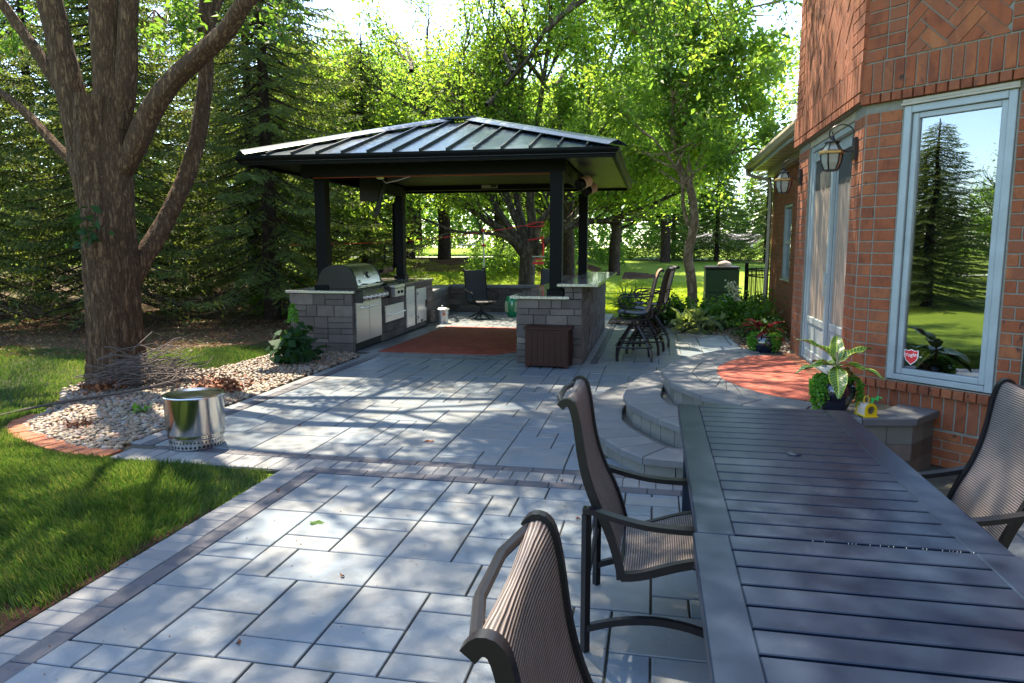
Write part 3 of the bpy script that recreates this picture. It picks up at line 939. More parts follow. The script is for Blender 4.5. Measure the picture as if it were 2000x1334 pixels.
# herringbone red bricks (far, small in the picture: one joined part)
def herring(poly, L_, W_, ang, org=(0, 0)):
    """herringbone tiles clipped to a convex polygon; returns list of polygons"""
    ca, sa = math.cos(ang), math.sin(ang)
    out = []
    xs_ = [p[0] for p in poly]; ys_ = [p[1] for p in poly]
    R_ = max(max(xs_) - min(xs_), max(ys_) - min(ys_)) + 4 * L_
    cx, cy = sum(xs_) / len(xs_) + org[0], sum(ys_) / len(ys_) + org[1]
    n = int(R_ / W_)
    k = int(round(L_ / W_))
    for i in range(-n, n):
        for j in range(-n, n):
            # cells: horizontal bricks start at (i,j) with (i-j)%(2k)==0 ; vertical at (i-j)%(2k)==k
            r_ = (i - j) % (2 * k)
            if r_ == 0: q = [(i, j), (i + k, j), (i + k, j + 1), (i, j + 1)]
            elif r_ == 2 * k - 1: q = [(i, j), (i + 1, j), (i + 1, j + k), (i, j + k)]
            else: continue
            gp = 0.03
            x0 = q[0][0] + gp; y0 = q[0][1] + gp; x1 = q[2][0] - gp; y1 = q[2][1] - gp
            q = [(x0, y0), (x1, y0), (x1, y1), (x0, y1)]
            q = [(cx + (a * ca - b * sa) * W_, cy + (a * sa + b * ca) * W_) for a, b in q]
            c = clip(q, poly)
            if len(c) >= 3 and area(c) > 0.0006: out.append(c)
    return out
redp = [(-4.41, 11.03), (-2.55, 11.03), (-2.02, 11.6), (-2.02, 14.92), (-4.41, 14.92)]
mb = MB()
for q in herring(redp, 0.2, 0.1, math.pi / 4):
    mb.prism(q, -0.04, 0.001 + R.uniform(-.001, .001))
hb = mb.build('herringbone_bricks', 'redbrick', pf); hb['kind'] = 'stuff'
mb = MB()
for k in range(5):
    for j in range(5):
        q = clip([(-2.62 + k * .16, 11.0 + j * .16), (-2.465 + k * .16, 11.0 + j * .16), (-2.465 + k * .16, 11.155 + j * .16), (-2.62 + k * .16, 11.155 + j * .16)],
                 [(-2.53, 11.0), (-1.9, 11.0), (-1.9, 11.7), (-2.0, 11.58)])
        if len(q) >= 3 and area(q) > .001: mb.prism(q, -.04, 0)
cb = mb.build('corner_pavers', 'paver_light', pf); cb['kind'] = 'stuff'

# ================================================================== STEPS
def poly_dist(pts, n, i0=0, i1=None):
    pass
def offset_line(pts, d):
    """offset an open polyline to its left by d"""
    out = []
    n = len(pts)
    for i in range(n):
        if i == 0: t = Vector(pts[1]) - Vector(pts[0])
        elif i == n - 1: t = Vector(pts[-1]) - Vector(pts[-2])
        else: t = (Vector(pts[i]) - Vector(pts[i - 1])).normalized() + (Vector(pts[i + 1]) - Vector(pts[i])).normalized()
        t.normalize(); nn = Vector((-t.y, t.x))
        out.append((pts[i][0] + nn.x * d, pts[i][1] + nn.y * d))
    return out
steps = empty('curved_steps', (0, 0, 0), label='curved bluestone steps and round landing in front of the glass door', cat='steps')
def ring_step(outline, zt, zb, width, nm, cap_h=0.055):
    # outline goes far->near counter-clockwise seen from above, left side is inside
    capw = offset_line(outline, width)
    n = len(outline)
    for i in range(n - 1):
        a, b = outline[i], outline[i + 1]; c, d = capw[i + 1], capw[i]
        poly = inset([a, b, c, d], 0.003)
        mb = MB(); mb.prism(poly, zt - cap_h, zt, 0.007)
        # rough front edge
        o = mb.build('cap_stone', 'cap', steps)
    rz_ = offset_line(outline, 0.035)
    rb = offset_line(outline, 0.13)
    h = zt - cap_h
    for i in range(n - 1):
        a, b = Vector(rz_[i]), Vector(rz_[i + 1]); a2, b2 = Vector(rb[i]), Vector(rb[i + 1])
        L_ = (b - a).length; k = max(1, int(round(L_ / 0.21)))
        for q in range(k):
            t0, t1 = q / k + .008, (q + 1) / k - .008
            poly = [tuple(a.lerp(b, t0)), tuple(a.lerp(b, t1)), tuple(a2.lerp(b2, t1)), tuple(a2.lerp(b2, t0))]
            mb = MB(); mb.prism(poly, zb, h - 0.004, 0.004); mb.build('riser_block', 'riser', steps)
ring_step(STEP1[1:-4], 0.145, -0.02, 0.36, 's1')
ring_step(STEP2[1:-5], 0.29, 0.145 - 0.055, 0.36, 's2')
ring_step(PLAT[1:-1], 0.44, 0.235, 0.31, 's3')
for (zb_, zt_) in ((-0.02, 0.105), (0.108, 0.232)):
    ln = offset_line(PLAT[8:-1], 0.035); lb = offset_line(PLAT[8:-1], 0.14)
    for i in range(len(ln) - 1):
        for q in range(2):
            a = Vector(ln[i]).lerp(Vector(ln[i + 1]), q / 2 + .008); b = Vector(ln[i]).lerp(Vector(ln[i + 1]), (q + 1) / 2 - .008)
            c = Vector(lb[i]).lerp(Vector(lb[i + 1]), (q + 1) / 2 - .008); d = Vector(lb[i]).lerp(Vector(lb[i + 1]), q / 2 + .008)
            mb = MB(); mb.prism([tuple(a), tuple(b), tuple(c), tuple(d)], zb_, zt_, .004); mb.build('riser_block', 'wallstone', steps)
mb = MB()
mb.prism(inset(STEP1[:-4] + [(1.0, 6.2), (1.2, 8.8)], 0.13)[1:], -0.02, 0.085)
core = mb.build('step_core', 'riser', steps)
mb = MB(); mb.prism(inset(STEP2[:-5] + [(1.0, 6.2), (1.2, 8.8)], 0.13)[1:], 0.086, 0.232); mb.build('step_core', 'riser', steps)
mb = MB(); mb.prism(inset(PLAT, 0.10), 0.2325, 0.425); mb.build('landing_core', 'sand', steps)
# inner grey soldier ring then red bricks
ring_in = offset_line(PLAT[1:-1], 0.31)
ring_in2 = offset_line(PLAT[1:-1], 0.335)
OVAL = [(1.62, 8.75), (1.35, 8.78), (1.14, 8.72), (0.86, 8.25), (0.70, 7.85), (0.655, 7.42), (0.69, 7.05), (0.83, 6.67), (1.0, 6.38), (1.25, 6.18), (1.55, 6.12), (1.72, 6.35), (1.69, 6.6)]
OV = [p for p in OVAL]
# grey wedge pavers between the ring and the oval
ov_line = OVAL[1:-3]
n_w = 22
def resample(pts, n):
    P_ = [Vector(p) for p in pts]; L_ = [0]
    for a, b in zip(P_[:-1], P_[1:]): L_.append(L_[-1] + (b - a).length)
    out = []
    for i in range(n):
        d = L_[-1] * i / (n - 1)
        for k in range(len(P_) - 1):
            if L_[k + 1] >= d - 1e-9:
                t = (d - L_[k]) / max(1e-9, L_[k + 1] - L_[k]); out.append(tuple(P_[k].lerp(P_[k + 1], min(1, max(0, t))))); break
    return out
ra = resample(ring_in[1:-1], n_w); rb_ = resample(ov_line, n_w)
rmid = [((a[0] * .12 + b[0] * .88), (a[1] * .12 + b[1] * .88)) for a, b in zip(ra, rb_)]
for i in range(n_w - 1):
    poly = inset([ra[i], ra[i + 1], rb_[i + 1], rb_[i]], 0.003)
    if area(poly) < 0.0015: continue
    mb = MB(); mb.prism(poly, 0.40, 0.4385, 0.003); mb.build('ring_paver', 'cap', steps)
cnt = 0
for q in herring([(p[0], p[1]) for p in OVAL[:-1]], 0.2, 0.1, math.pi / 4, org=(0.03, 0)):
    mb = MB(); mb.prism(q, 0.40, 0.4375 + R.uniform(-.001, .001)); mb.build('brick', 'redbrick', steps)
# soldier course of bricks along the door
y = 6.62
while y < 8.95:
    mb = MB(); mb.box(1.70 - .16, 1.70 - .006, y, y + 0.093, 0.42, 0.4415, 0.003); mb.build('brick', 'brick', steps); y += 0.098

mb = MB()
for k in range(900):
    x = R.uniform(-4.2, 0.9); y = R.uniform(1.6, 10.2)
    if R.random() < .6:
        x = X0 + g * round((x - X0) / g) + R.gauss(0, .012)
    r_ = R.uniform(.0012, .0042)
    if inside((x, y), STEP1): continue
    a = R.uniform(0, 3.1); c_, s_ = math.cos(a) * r_, math.sin(a) * r_
    mb.add([(x + c_ * 1.6, y + s_ * 1.6, .002), (x - s_, y + c_, .002), (x - c_ * 1.6, y - s_ * 1.6, .002), (x + s_, y - c_, .002), (x, y, .002 + r_)], [(0, 1, 4), (1, 2, 4), (2, 3, 4), (3, 0, 4)])
o = mb.build('grit', 'deadleaf'); tag(o, 'scattered seeds, grit and tree crumbs lying on the pavers', 'debris', kind='stuff')
# steel drip band at foot of the lowest step seen under the chair is the chair arm; fallen leaves on the paving
for i, (x, y, c_) in enumerate([(-2.02, 3.95, 0), (-2.55, 4.45, 1), (-1.55, 3.3, 1), (-1.9, 5.9, 1), (-0.62, 5.05, 1), (-0.43, 4.33, 1), (-3.3, 6.2, 1), (-1.1, 8.1, 1), (-2.4, 8.4, 1), (-1.72, 2.62, 1)]):
    mb = MB(); k = 0.045 if i in (0, 3) else 0.016
    pts = []
    for j in range(7):
        a = j / 7 * 6.28; r_ = k * (1 + .45 * math.cos(3 * a)); pts.append((r_ * math.cos(a), r_ * .6 * math.sin(a), 0.006 + .010 * math.sin(2 * a + i)))
    pts.append((0, 0, 0.002))
    mb.add(pts, [(j, (j + 1) % 7, 7) for j in range(7)])
    lf = mb.build('fallen_leaf', 'leaf_ash' if c_ == 0 else 'deadleaf'); lf.location = (x, y, 0.003); lf.rotation_euler[2] = i * 1.3
    names_ = ['green maple leaf lying on a large paver of the near patio', 'small brown leaf on the light border pavers by the lawn', 'tiny brown scrap on a paver in the middle of the near patio',
              'curled brown leaf on the terrace beyond the paver band', 'small reddish leaf on the paver band', 'small reddish leaf just past the nearest chair back',
              'brown leaf scrap on the terrace toward the fire pit', 'dark leaf scrap on the terrace before the brown storage box', 'dark leaf scrap in the middle of the terrace', 'small dark seed on the near patio left of the nearest chair']
    tag(lf, names_[i], 'leaf', group='fallen leaves on the paving')

# ================================================================== HOUSE
house = empty('brick_house', (1.69, 6.56, 0), label='red brick house with angled bay, picture window and sliding glass door at the right', cat='house')
def child(o, par=house):
    o.parent = par
    o.matrix_parent_inverse = Matrix.Translation(-Vector(par.location))
    return o
s2 = 2 ** -0.5
FA = ((1.69, 6.56), (s2, -s2), (-s2, -s2))        # angled window wall
FB = ((1.69, 6.56), (0, 1), (-1, 0))              # door wall
FC = ((2.59, 10.2), (0, 1), (-1, 0))              # far wing wall
FD = ((2.59, 5.66), (0, -1), (-1, 0))             # near wall past the window
# orientation fix: fbox handles winding
def core(F, rects, name='wall'):
    mb = MB()
    for r_ in rects: mb.fbox(F, *r_)
    return child(mb.build(name, 'mortar'))
DP = -0.16
wallA = core(FA, [(0.0, 0.315, 0, 2.93, DP, 0), (1.11, 1.28, 0, 2.93, DP, 0), (0.3155, 1.1095, 0, 0.62, DP, 0), (0.3155, 1.1095, 2.80, 2.93, DP, 0), (-0.012, 1.28, 2.9305, 5.2, DP, 0.03)])
wallB = core(FB, [(0.0, 0.35, 0.0, 2.88, DP, 0), (2.21, 2.775, 0.0, 2.88, DP, 0), (0.3505, 2.2095, 0, 0.43, DP, -0.01), (0, 2.80, 2.8805, 5.2, DP, 0.05)])
wallC = core(FC, [(0, 4.58, 0, 3.42, DP, 0), (5.46, 7.0, 0, 3.42, DP, 0), (4.5805, 5.4595, 0, 1.05, DP, 0), (4.5805, 5.4595, 2.55, 3.42, DP, 0)])
wallD = core(FD, [(0.12, 9.0, 0, 5.2, DP, 0)])
core(((1.69, 9.335), (s2, s2), (-s2, s2)), [(0, 1.28, 0, 5.2, DP, 0.0)])
nb = {'a': 0}
def brick(F, u0, u1, v0, v1, par, pr=0.006, base=-0.03, rev=False):
    mb = MB(); mb.fbox(F, u0, u1, v0, v1, base, pr + R.uniform(-.0015, .0015), 0.003)
    o = mb.build('brick', 'brick'); o.parent = par; nb['a'] += 1
    return o
CO = 0.0945; MJ = 0.0105
# left strip, stack bond beside the window (wraps the corner)
for wall, F, cols in ((wallA, FA, [(0.008, 0.118), (0.1285, 0.300)]), (wallB, FB, [(0.008, 0.075), (0.0855, 0.17), (0.1805, 0.335)])):
    for k in range(24):
        z0 = 0.62 + k * CO
        if z0 + CO - MJ > 2.87: break
        if F is FB and z0 < 0.44: continue
        for (a, b) in cols: brick(F, a, b, z0, z0 + CO - MJ, wall)
for k in range(24):
    z0 = 0.62 + k * CO
    if z0 + CO > 2.88: break
    if k % 2: brick(FA, 1.125, 1.27, z0, z0 + CO - MJ, wallA)
    else:
        brick(FA, 1.125, 1.20, z0, z0 + CO - MJ, wallA); brick(FA, 1.2105, 1.27, z0, z0 + CO - MJ, wallA)
# rowlock head, soldier course
u = -0.03
i = 0
while u < 1.26:
    brick(FA, u + .003, min(1.275, u + 0.0775), 2.858, 2.926, wallA, pr=0.052); u += 0.0855
u = -0.028
while u < 1.24:
    brick(FA, u + .003, min(1.275, u + 0.078), 2.941, 3.172, wallA, pr=0.040); u += 0.0865
PR = 0.038
for k in range(16):
    z0 = 3.186 + k * 0.098
    brick(FA, -0.030, 0.155, z0, z0 + 0.087, wallA, PR); brick(FA, 0.166, 0.30, z0, z0 + 0.087, wallA, PR)
    if k < 8: brick(FA, 1.045, 1.27, z0, z0 + 0.087, wallA, PR)
panel = [(0.312, 3.186), (1.034, 3.186), (1.034, 4.75), (0.312, 4.75)]
for q in herring(panel, 0.285, 0.095, math.pi / 4):
    q = inset(q, 0.0028) if len(q) == 4 and area(q) > .01 else q
    if area(q) < .0015: continue
    mb = MB(); mb.fpoly(FA, q, 0.0, PR + R.uniform(-.0015, .0015)); b_ = mb.build('brick', 'brick'); b_.parent = wallA
# sill rowlock, soldier, running bond below
u = 0.0
while u < 1.22:
    brick(FA, u + .003, min(1.275, u + 0.0775), 0.548, 0.612, wallA, pr=0.05); u += 0.0855
u = 0.0
while u < 1.24:
    brick(FA, u + .003, min(1.275, u + 0.077), 0.292, 0.536, wallA, pr=0.006); u += 0.0865
for k in range(4):
    z0 = 0.28 - (k + 1) * 0.0715
    u = -0.14 * (k % 2)
    while u < 1.27:
        a = max(0.003, u); b = min(1.275, u + 0.222)
        if b - a > .03: brick(FA, a, b, z0, z0 + 0.0615, wallA)
        u += 0.2325
# door wall: lower soldiers beside platform, far pier, header and herringbone
for k in range(26):
    z0 = 0.45 + k * CO
    if z0 + CO > 2.89: break
    for (a, b) in ((2.225, 2.42), (2.43, 2.60), (2.61, 2.768)): brick(FB, a, b, z0, z0 + CO - MJ, wallB)
    # end faces of the far pier and reveal
def stuff_bricks(wall, F, rects, pr=0.006, base=-0.02, ch=0.0):
    mb = MB()
    for (a, b, c, d) in rects: mb.fbox(F, a, b, c, d, base, pr + R.uniform(-.002, .002), ch)
    o = mb.build('brickwork', 'brick'); o.parent = wall; o['kind'] = 'stuff'; return o
rc = []
u = -0.02
while u < 2.78:
    rc.append((u + .003, u + .078, 2.885, 2.95)); rc.append((u + .003, u + .078, 2.965, 3.19)); u += 0.0865
stuff_bricks(wallB, FB, rc, pr=0.066)
mb = MB()
for q in herring([(0.35, 3.205), (2.45, 3.205), (2.45, 5.15), (0.35, 5.15)], 0.285, 0.095, math.pi / 4):
    if area(q) > .001: mb.fpoly(FB, q, 0.0, 0.056 + R.uniform(-.004, .004))
o = mb.build('brickwork', 'brick'); o.parent = wallB; o['kind'] = 'stuff'
rc = []
for k in range(20):
    z0 = 3.205 + k * .098
    for a, b in ((-0.022, .165), (.176, .335), (2.465, 2.63), (2.641, 2.79)): rc.append((a, b, z0, z0 + .087))
stuff_bricks(wallB, FB, rc, pr=0.060)
def running(u0, u1, v0, v1, L_=0.285, H_=0.084, holes=()):
    out = []; k = 0; z = v0
    while z + H_ <= v1:
        u = u0 - (L_ / 2 if k % 2 else 0)
        while u < u1:
            a, b = max(u0, u), min(u1, u + L_)
            segs = [(a, b)]
            for (ha, hb, hc, hd) in holes:
                if z < hd and z + H_ > hc:
                    ns = []
                    for (p, q) in segs:
                        if q <= ha or p >= hb: ns.append((p, q))
                        else:
                            if p < ha: ns.append((p, ha))
                            if q > hb: ns.append((hb, q))
                    segs = ns
            for (p, q) in segs:
                if q - p > 0.02: out.append((p + .005, q - .005, z, z + H_))
            u += L_ + 0.0
        z += 0.0945; k += 1
    return out
stuff_bricks(wallC, FC, running(0, 7.0, 0.0, 3.35, holes=((4.58, 5.46, 1.05, 2.55),)))
stuff_bricks(wallD, FD, running(0.12, 3.2, 0.0, 5.1))
# window
WN = child(MB().fbox(FA, 0.318, 0.375, 0.63, 2.80, -0.09, 0.012, 0.004).fbox(FA, 1.05, 1.107, 0.63, 2.80, -0.09, 0.012, 0.004)
           .fbox(FA, 0.3755, 1.0495, 0.63, 0.675, -0.09, 0.012, 0.004).fbox(FA, 0.3755, 1.0495, 2.745, 2.80, -0.09, 0.012, 0.004).build('window', 'white'))
sash = MB().fbox(FA, 0.378, 0.425, 0.678, 2.742, -0.07, -0.012, 0.004).fbox(FA, 1.0, 1.047, 0.678, 2.742, -0.07, -0.012, 0.004)\
    .fbox(FA, 0.4255, 0.9995, 0.678, 0.722, -0.07, -0.012, 0.004).fbox(FA, 0.4255, 0.9995, 2.70, 2.742, -0.07, -0.012, 0.004).build('frame', 'white', WN)
MB().fbox(FA, 0.30, 1.125, 2.803, 2.822, -0.05, 0.035, 0.003).fbox(FA, 0.305, 1.12, 2.824, 2.85, -0.05, 0.022, 0.003).build('head_trim', 'cream', WN)
MB().fbox(FA, 0.424, 1.001, 0.72, 2.702, -0.048, -0.040).build('pane', 'glass', WN)
# shield sticker
sh = [(0.0, 0.125), (0.03, 0.118), (0.055, 0.13), (0.08, 0.118), (0.11, 0.125), (0.112, 0.07), (0.095, 0.035), (0.055, 0.0), (0.015, 0.035), (-0.002, 0.07)]
def scaled(sh, ox, oy, k):
    cx, cy = 0.055, 0.068
    return [(ox + cx + (a - cx) * k, oy + cy + (b - cy) * k) for a, b in sh]
MB().fpoly(FA, scaled(sh, 0.428, 0.755, 1.0), -0.0398, -0.0385).build('sticker_border', 'white_print', WN)
stk = MB().fpoly(FA, scaled(sh, 0.428, 0.755, 0.90), -0.0388, -0.0376).build('sticker', 'red', WN)
def text_obj(txt, size, m, mat4, parent, name='lettering', shear=0.0, extr=0.0006):
    c = bpy.data.curves.new(name, 'FONT'); c.body = txt; c.size = size; c.align_x = 'CENTER'; c.align_y = 'CENTER'; c.shear = shear; c.extrude = extr; c.resolution_u = 3
    t = bpy.data.objects.new(name, c)
    me = bpy.data.meshes.new_from_object(t); bpy.data.objects.remove(t)
    me.materials.clear(); me.materials.append(M[m])
    me.transform(mat4)
    o = bpy.data.objects.new(name, me); COL.objects.link(o)
    if parent is not None: o.parent = parent
    return o
def face_mat(F, u, z, d):
    o, uu, nn = F
    sgn = 1
    X = Vector((uu[0], uu[1], 0)); Y = Vector((0, 0, 1)); Z = Vector((nn[0], nn[1], 0))
    p = Vector((o[0] + uu[0] * u + nn[0] * d, o[1] + uu[1] * u + nn[1] * d, z))
    if X.cross(Y).dot(Z) < 0: X = -X
    return Matrix(((X.x, Y.x, Z.x, p.x), (X.y, Y.y, Z.y, p.y), (X.z, Y.z, Z.z, p.z), (0, 0, 0, 1)))
text_obj('Yogles', 0.042, 'white_print', face_mat(FA, 0.484, 0.838, -0.0368) @ Matrix.Rotation(0.12, 4, 'Z'), WN, shear=0.2)
MB().fbox(FA, 0.548, 0.565, 0.826, 0.831, -0.0395, -0.038).build('sticker_tab', 'white_print', WN)
# dim room behind the glass
rm = MB(); 
q0 = (FA[0][0] + s2 * 0.2 + s2 * .2, FA[0][1] - s2 * 0.2 + s2 * .2)
MBr = MB().fbox(FA, 0.05, 2.2, 0.2, 0.25, -3.0, -0.17).fbox(FA, 0.05, 2.2, 3.0, 3.05, -3.0, -0.17).fbox(FA, 0.05, 0.1, 0.2, 3.05, -3.0, -0.17).fbox(FA, 2.2, 2.25, 0.2, 3.05, -3.0, -0.17).fbox(FA, -0.3, 2.2, 0.2, 3.05, -3.05, -3.0)
child(MBr.build('room', 'interior'))
child(MB().fbox(FA, 0.1, 1.5, 0.95, 0.99, -1.9, -1.0).fbox(FA, 0.7, 0.9, 0.25, 0.95, -1.5, -1.4).fbox(FA, 0.75, 1.15, 0.25, 1.30, -0.95, -0.90).build('indoor_table', 'box_brown'))
child(MB().fbox(FA, 1.45, 1.9, 1.1, 2.2, -2.99, -2.96).build('indoor_window', 'cream'))

# sliding door
DR = child(MB().fbox(FB, 0.352, 0.41, 0.4405, 2.80, -0.12, -0.02, .004).fbox(FB, 2.15, 2.208, 0.4405, 2.80, -0.12, -0.02, .004).fbox(FB, 0.4105, 2.1495, 2.745, 2.80, -0.12, -0.02, .004).fbox(FB, 0.4105, 2.1495, 0.4405, 0.475, -0.12, -0.02, .004)
           .build('sliding_door', 'white'))
MB().fbox(FB, 0.352, 2.208, 2.803, 2.878, -0.12, -0.005, .004).build('head_board', 'cream', DR)
def leaf_panel(u0, u1, d):
    fr = MB()
    fr.fbox(FB, u0, u0 + .065, 0.478, 2.742, d - .035, d, .004).fbox(FB, u1 - .065, u1, 0.478, 2.742, d - .035, d, .004)
    fr.fbox(FB, u0 + .0655, u1 - .0655, 2.63, 2.742, d - .035, d, .004).fbox(FB, u0 + .0655, u1 - .0655, 0.478, 0.56, d - .035, d, .004).fbox(FB, u0 + .0655, u1 - .0655, 0.86, 0.93, d - .035, d, .004)
    f = fr.build('door_frame', 'white', DR)
    MB().fbox(FB, u0 + .064, u1 - .064, 0.561, 0.859, d - .028, d - .012).build('kick_panel', 'white', DR)
    MB().fbox(FB, u0 + .064, u1 - .064, 2.32, 2.631, d - .022, d - .017).build('upper_screen', 'screen', DR)  # top of the screen coloured dark in place of the header's shadow
    return f
leaf_panel(1.22, 2.145, -0.035)
leaf_panel(0.415, 1.28, -0.075)
# curtain behind the screen, wavy
for (u0, u1, d) in ((1.285, 2.08, -0.060), (0.48, 1.215, -0.10)):
    nn_ = 60; vs = []; fs = []
    for i in range(nn_ + 1):
        u_ = u0 + (u1 - u0) * i / nn_; dd = d + 0.006 * math.sin(i * .9) + .004 * math.sin(i * .37)
        for z_ in (0.93, 2.33): vs.append((FB[0][0] - dd, FB[0][1] + u_, z_))
    for i in range(nn_): fs.append((2 * i, 2 * i + 1, 2 * i + 3, 2 * i + 2))
    me = MB().add(vs, fs).build('curtain', 'curtain', DR, smooth=True)
MB().fbox(FB, 1.23, 1.262, 1.34, 1.44, -0.034, -0.012, .004).fbox(FB, 1.238, 1.254, 1.20, 1.345, -0.025, -0.012, .003).build('door_handle', 'white', DR)
child(MB().fbox(FB, 0.352, 2.208, 0.4405, 2.80, -0.4, -0.14).build('room_dark', 'interior'))
# far wing window
W2 = child(MB().fbox(FC, 4.60, 4.66, 1.06, 2.54, -0.10, -0.01, .003).fbox(FC, 5.38, 5.44, 1.06, 2.54, -0.10, -0.01, .003).fbox(FC, 4.6605, 5.3795, 1.06, 1.11, -0.10, -0.01, .003)
           .fbox(FC, 4.6605, 5.3795, 2.49, 2.54, -0.10, -0.01, .003).fbox(FC, 4.6605, 5.3795, 1.77, 1.82, -0.10, -0.02, .003).build('window', 'white'))
MB().fbox(FC, 4.66, 5.38, 1.11, 2.49, -0.08, -0.07).build('pane', 'glass', W2)
MB().fbox(FC, 4.62, 5.42, 1.06, 2.54, -0.155, -0.145).build('blind', 'cream', W2)
MB().fbox(FC, 4.56, 5.48, 1.03, 1.058, -0.08, 0.03, .004).build('sill', 'cream', W2)
# eave of the wing: soffit, fascia, gutter, roof
ev = child(MB().box(2.10, 2.59, 10.0, 17.35, 3.40, 3.42).build('soffit', 'cream'))
for k in range(14):
    MB().box(2.16, 2.55, 10.3 + k * .5, 10.36 + k * .5, 3.388, 3.3985).build('soffit_vent', 'cream', ev)
child(MB().box(2.44, 2.588, 10.3, 17.2, 3.26, 3.399, .004).build('frieze_board', 'cream'))
child(MB().box(2.075, 2.10, 10.0, 17.35, 3.36, 3.56, .004).build('fascia', 'white'))
g_ = MB()
prof = [(2.073, 3.545), (1.965, 3.555), (1.955, 3.50), (1.99, 3.455), (2.0, 3.43), (2.073, 3.43)]
vs = [(a, y, b) for y in (9.98, 17.38) for a, b in prof]; n_ = len(prof)
fs = [tuple(range(n_)), tuple(reversed(range(n_, 2 * n_)))] + [(i, n_ + i, n_ + (i + 1) % n_, (i + 1) % n_) for i in range(n_)]
child(g_.add(vs, fs).build('gutter', 'cream'))
child(MB().add([(2.0, 9.9, 3.58), (2.0, 17.45, 3.58), (5.4, 17.45, 5.2), (5.4, 9.9, 5.2), (2.0, 9.9, 3.565), (2.0, 17.45, 3.565), (5.4, 17.45, 5.18), (5.4, 9.9, 5.18)],
      [(3, 2, 1, 0), (4, 5, 6, 7), (0, 1, 5, 4), (1, 2, 6, 5), (2, 3, 7, 6), (3, 0, 4, 7)]).build('roof', 'roof_far'))
child(MB().box(2.76, 6.0, 17.0, 17.15, 0, 3.4).build('gable_wall', 'brick'))
ds = MB(); ds.tube([(2.02, 17.2, 3.43), (2.02, 17.2, 3.33), (2.2, 17.1, 3.25), (2.46, 17.0, 3.18), (2.50, 17.0, 3.0), (2.50, 17.0, 1.5), (2.45, 16.9, 0.12), (2.38, 16.7, 0.03)], 0.042, 4, flat=0.75)
child(ds.build('downspout', 'cream'))
pv = MB(); pv.tube([(2.55, 10.75, 0.36), (2.10, 10.75, 0.38), (2.02, 10.75, 0.35), (2.0, 10.75, 0.25), (2.0, 10.75, -0.02)], 0.035, 12)
child(pv.build('pipe', 'cream', smooth=True))

# coach lamps
def coach_lamp(name, loc, label):
    t = empty(name, loc, 0, label, 'wall lamp', 'coach lamps beside the door')
    # wall is at +x 0 ; lantern hangs at x=-0.19 ; origin at the wall, lantern centre height
    MB().box(-0.022, 0, -0.045, 0.045, -0.05, 0.13, .006).build('back_plate', 'bronze', t)
    a = MB()
    pts = [(-0.02, 0, 0.0)]
    for k in range(16):
        an = -0.4 + k / 15 * 4.1
        pts.append((-0.115 + 0.095 * math.cos(an), 0, 0.16 + 0.075 * math.sin(an)))
    a.tube(pts, 0.006, 6)
    a.tube([(-0.02, 0, 0.03), (-0.06, 0, 0.015), (-0.10, 0, 0.03)], 0.007, 6)
    a.build('scroll_arm', 'bronze', t, smooth=True)
    c = (-0.185, 0, 0)
    MB().lathe([(0.006, 0.15), (0.012, 0.145), (0.02, 0.12), (0.03, 0.105), (0.062, 0.098), (0.064, 0.09), (0.035, 0.088)], 16, c).tube([(c[0], 0, .145), (c[0], 0.012, .165), (c[0], 0, .185), (c[0], -.012, .165), (c[0], 0, .146)], .003, 5).build('cap', 'bronze', t, smooth=True)
    n6 = 6
    MB().lathe([(0.040, 0.088), (0.082, 0.022)], n6, c, cap=False).build('upper_glass', 'lampglass', t)
    MB().lathe([(0.078, 0.030), (0.100, 0.018), (0.103, 0.002), (0.084, -0.004), (0.07, 0.0)], n6, c).build('brass_collar', 'brass', t)
    MB().lathe([(0.083, -0.003), (0.075, -0.07), (0.050, -0.128), (0.035, -0.135)], n6, c).build('glass_shade', 'lampglass', t)
    rb = MB()
    for k in range(n6):
        an = 2 * math.pi * k / n6
        def pp(r_, z): return (c[0] + r_ * math.cos(an), r_ * math.sin(an), z)
        rb.tube([pp(.086, -.002), pp(.078, -.07), pp(.053, -.13)], .0045, 4)
        rb.tube([pp(.042, .09), pp(.085, .022)], .004, 4)
    rb.lathe([(0.056, -0.125), (0.056, -.137), (0.03, -.142)], n6, c)
    rb.build('shade_ribs', 'bronze', t)
    return t
L1 = coach_lamp('coach_lamp', (1.68, 6.78, 2.50), 'nearer brass and bronze coach lamp, between the sliding door and the picture window')
L2 = coach_lamp('coach_lamp', (1.68, 9.13, 2.48), 'farther brass and bronze coach lamp on the pier beyond the sliding door')
for l_ in (L1, L2): l_.scale = (1.05, 1.05, 1.05)

# black metal fence by the wing corner
fe = empty('metal_fence', (2.05, 18.9, 0), label='black metal picket fence meeting the house behind the downspout', cat='fence')
def picket_run(p, q, h, n):
    p = Vector(p); q = Vector(q)
    for i in range(n + 1):
        c = p.lerp(q, i / n)
        post = i in (0, n)
        k = .03 if post else .009
        mb = MB().box(c.x - k, c.x + k, c.y - k, c.y + k, -0.02, h + (.08 if post else -.03))
        if post: mb.lathe([(0.03, 0.0), (.03, .02), (.01, .04)], 8, (c.x, c.y, h + .08))
        o = mb.build('post' if post else 'picket', 'black_metal', fe); o.location = -Vector(fe.location)
    for z in (h - .06, h - .22, .12):
        o = MB().bar((p.x, p.y, z), (q.x, q.y, z), .03, .03).build('rail', 'black_metal', fe); o.location = -Vector(fe.location)
picket_run((2.28, 18.9, 0), (2.55, 17.3, 0), 1.22, 15)
picket_run((2.35, 19.3, 0), (4.2, 19.3, 0), 1.22, 16)

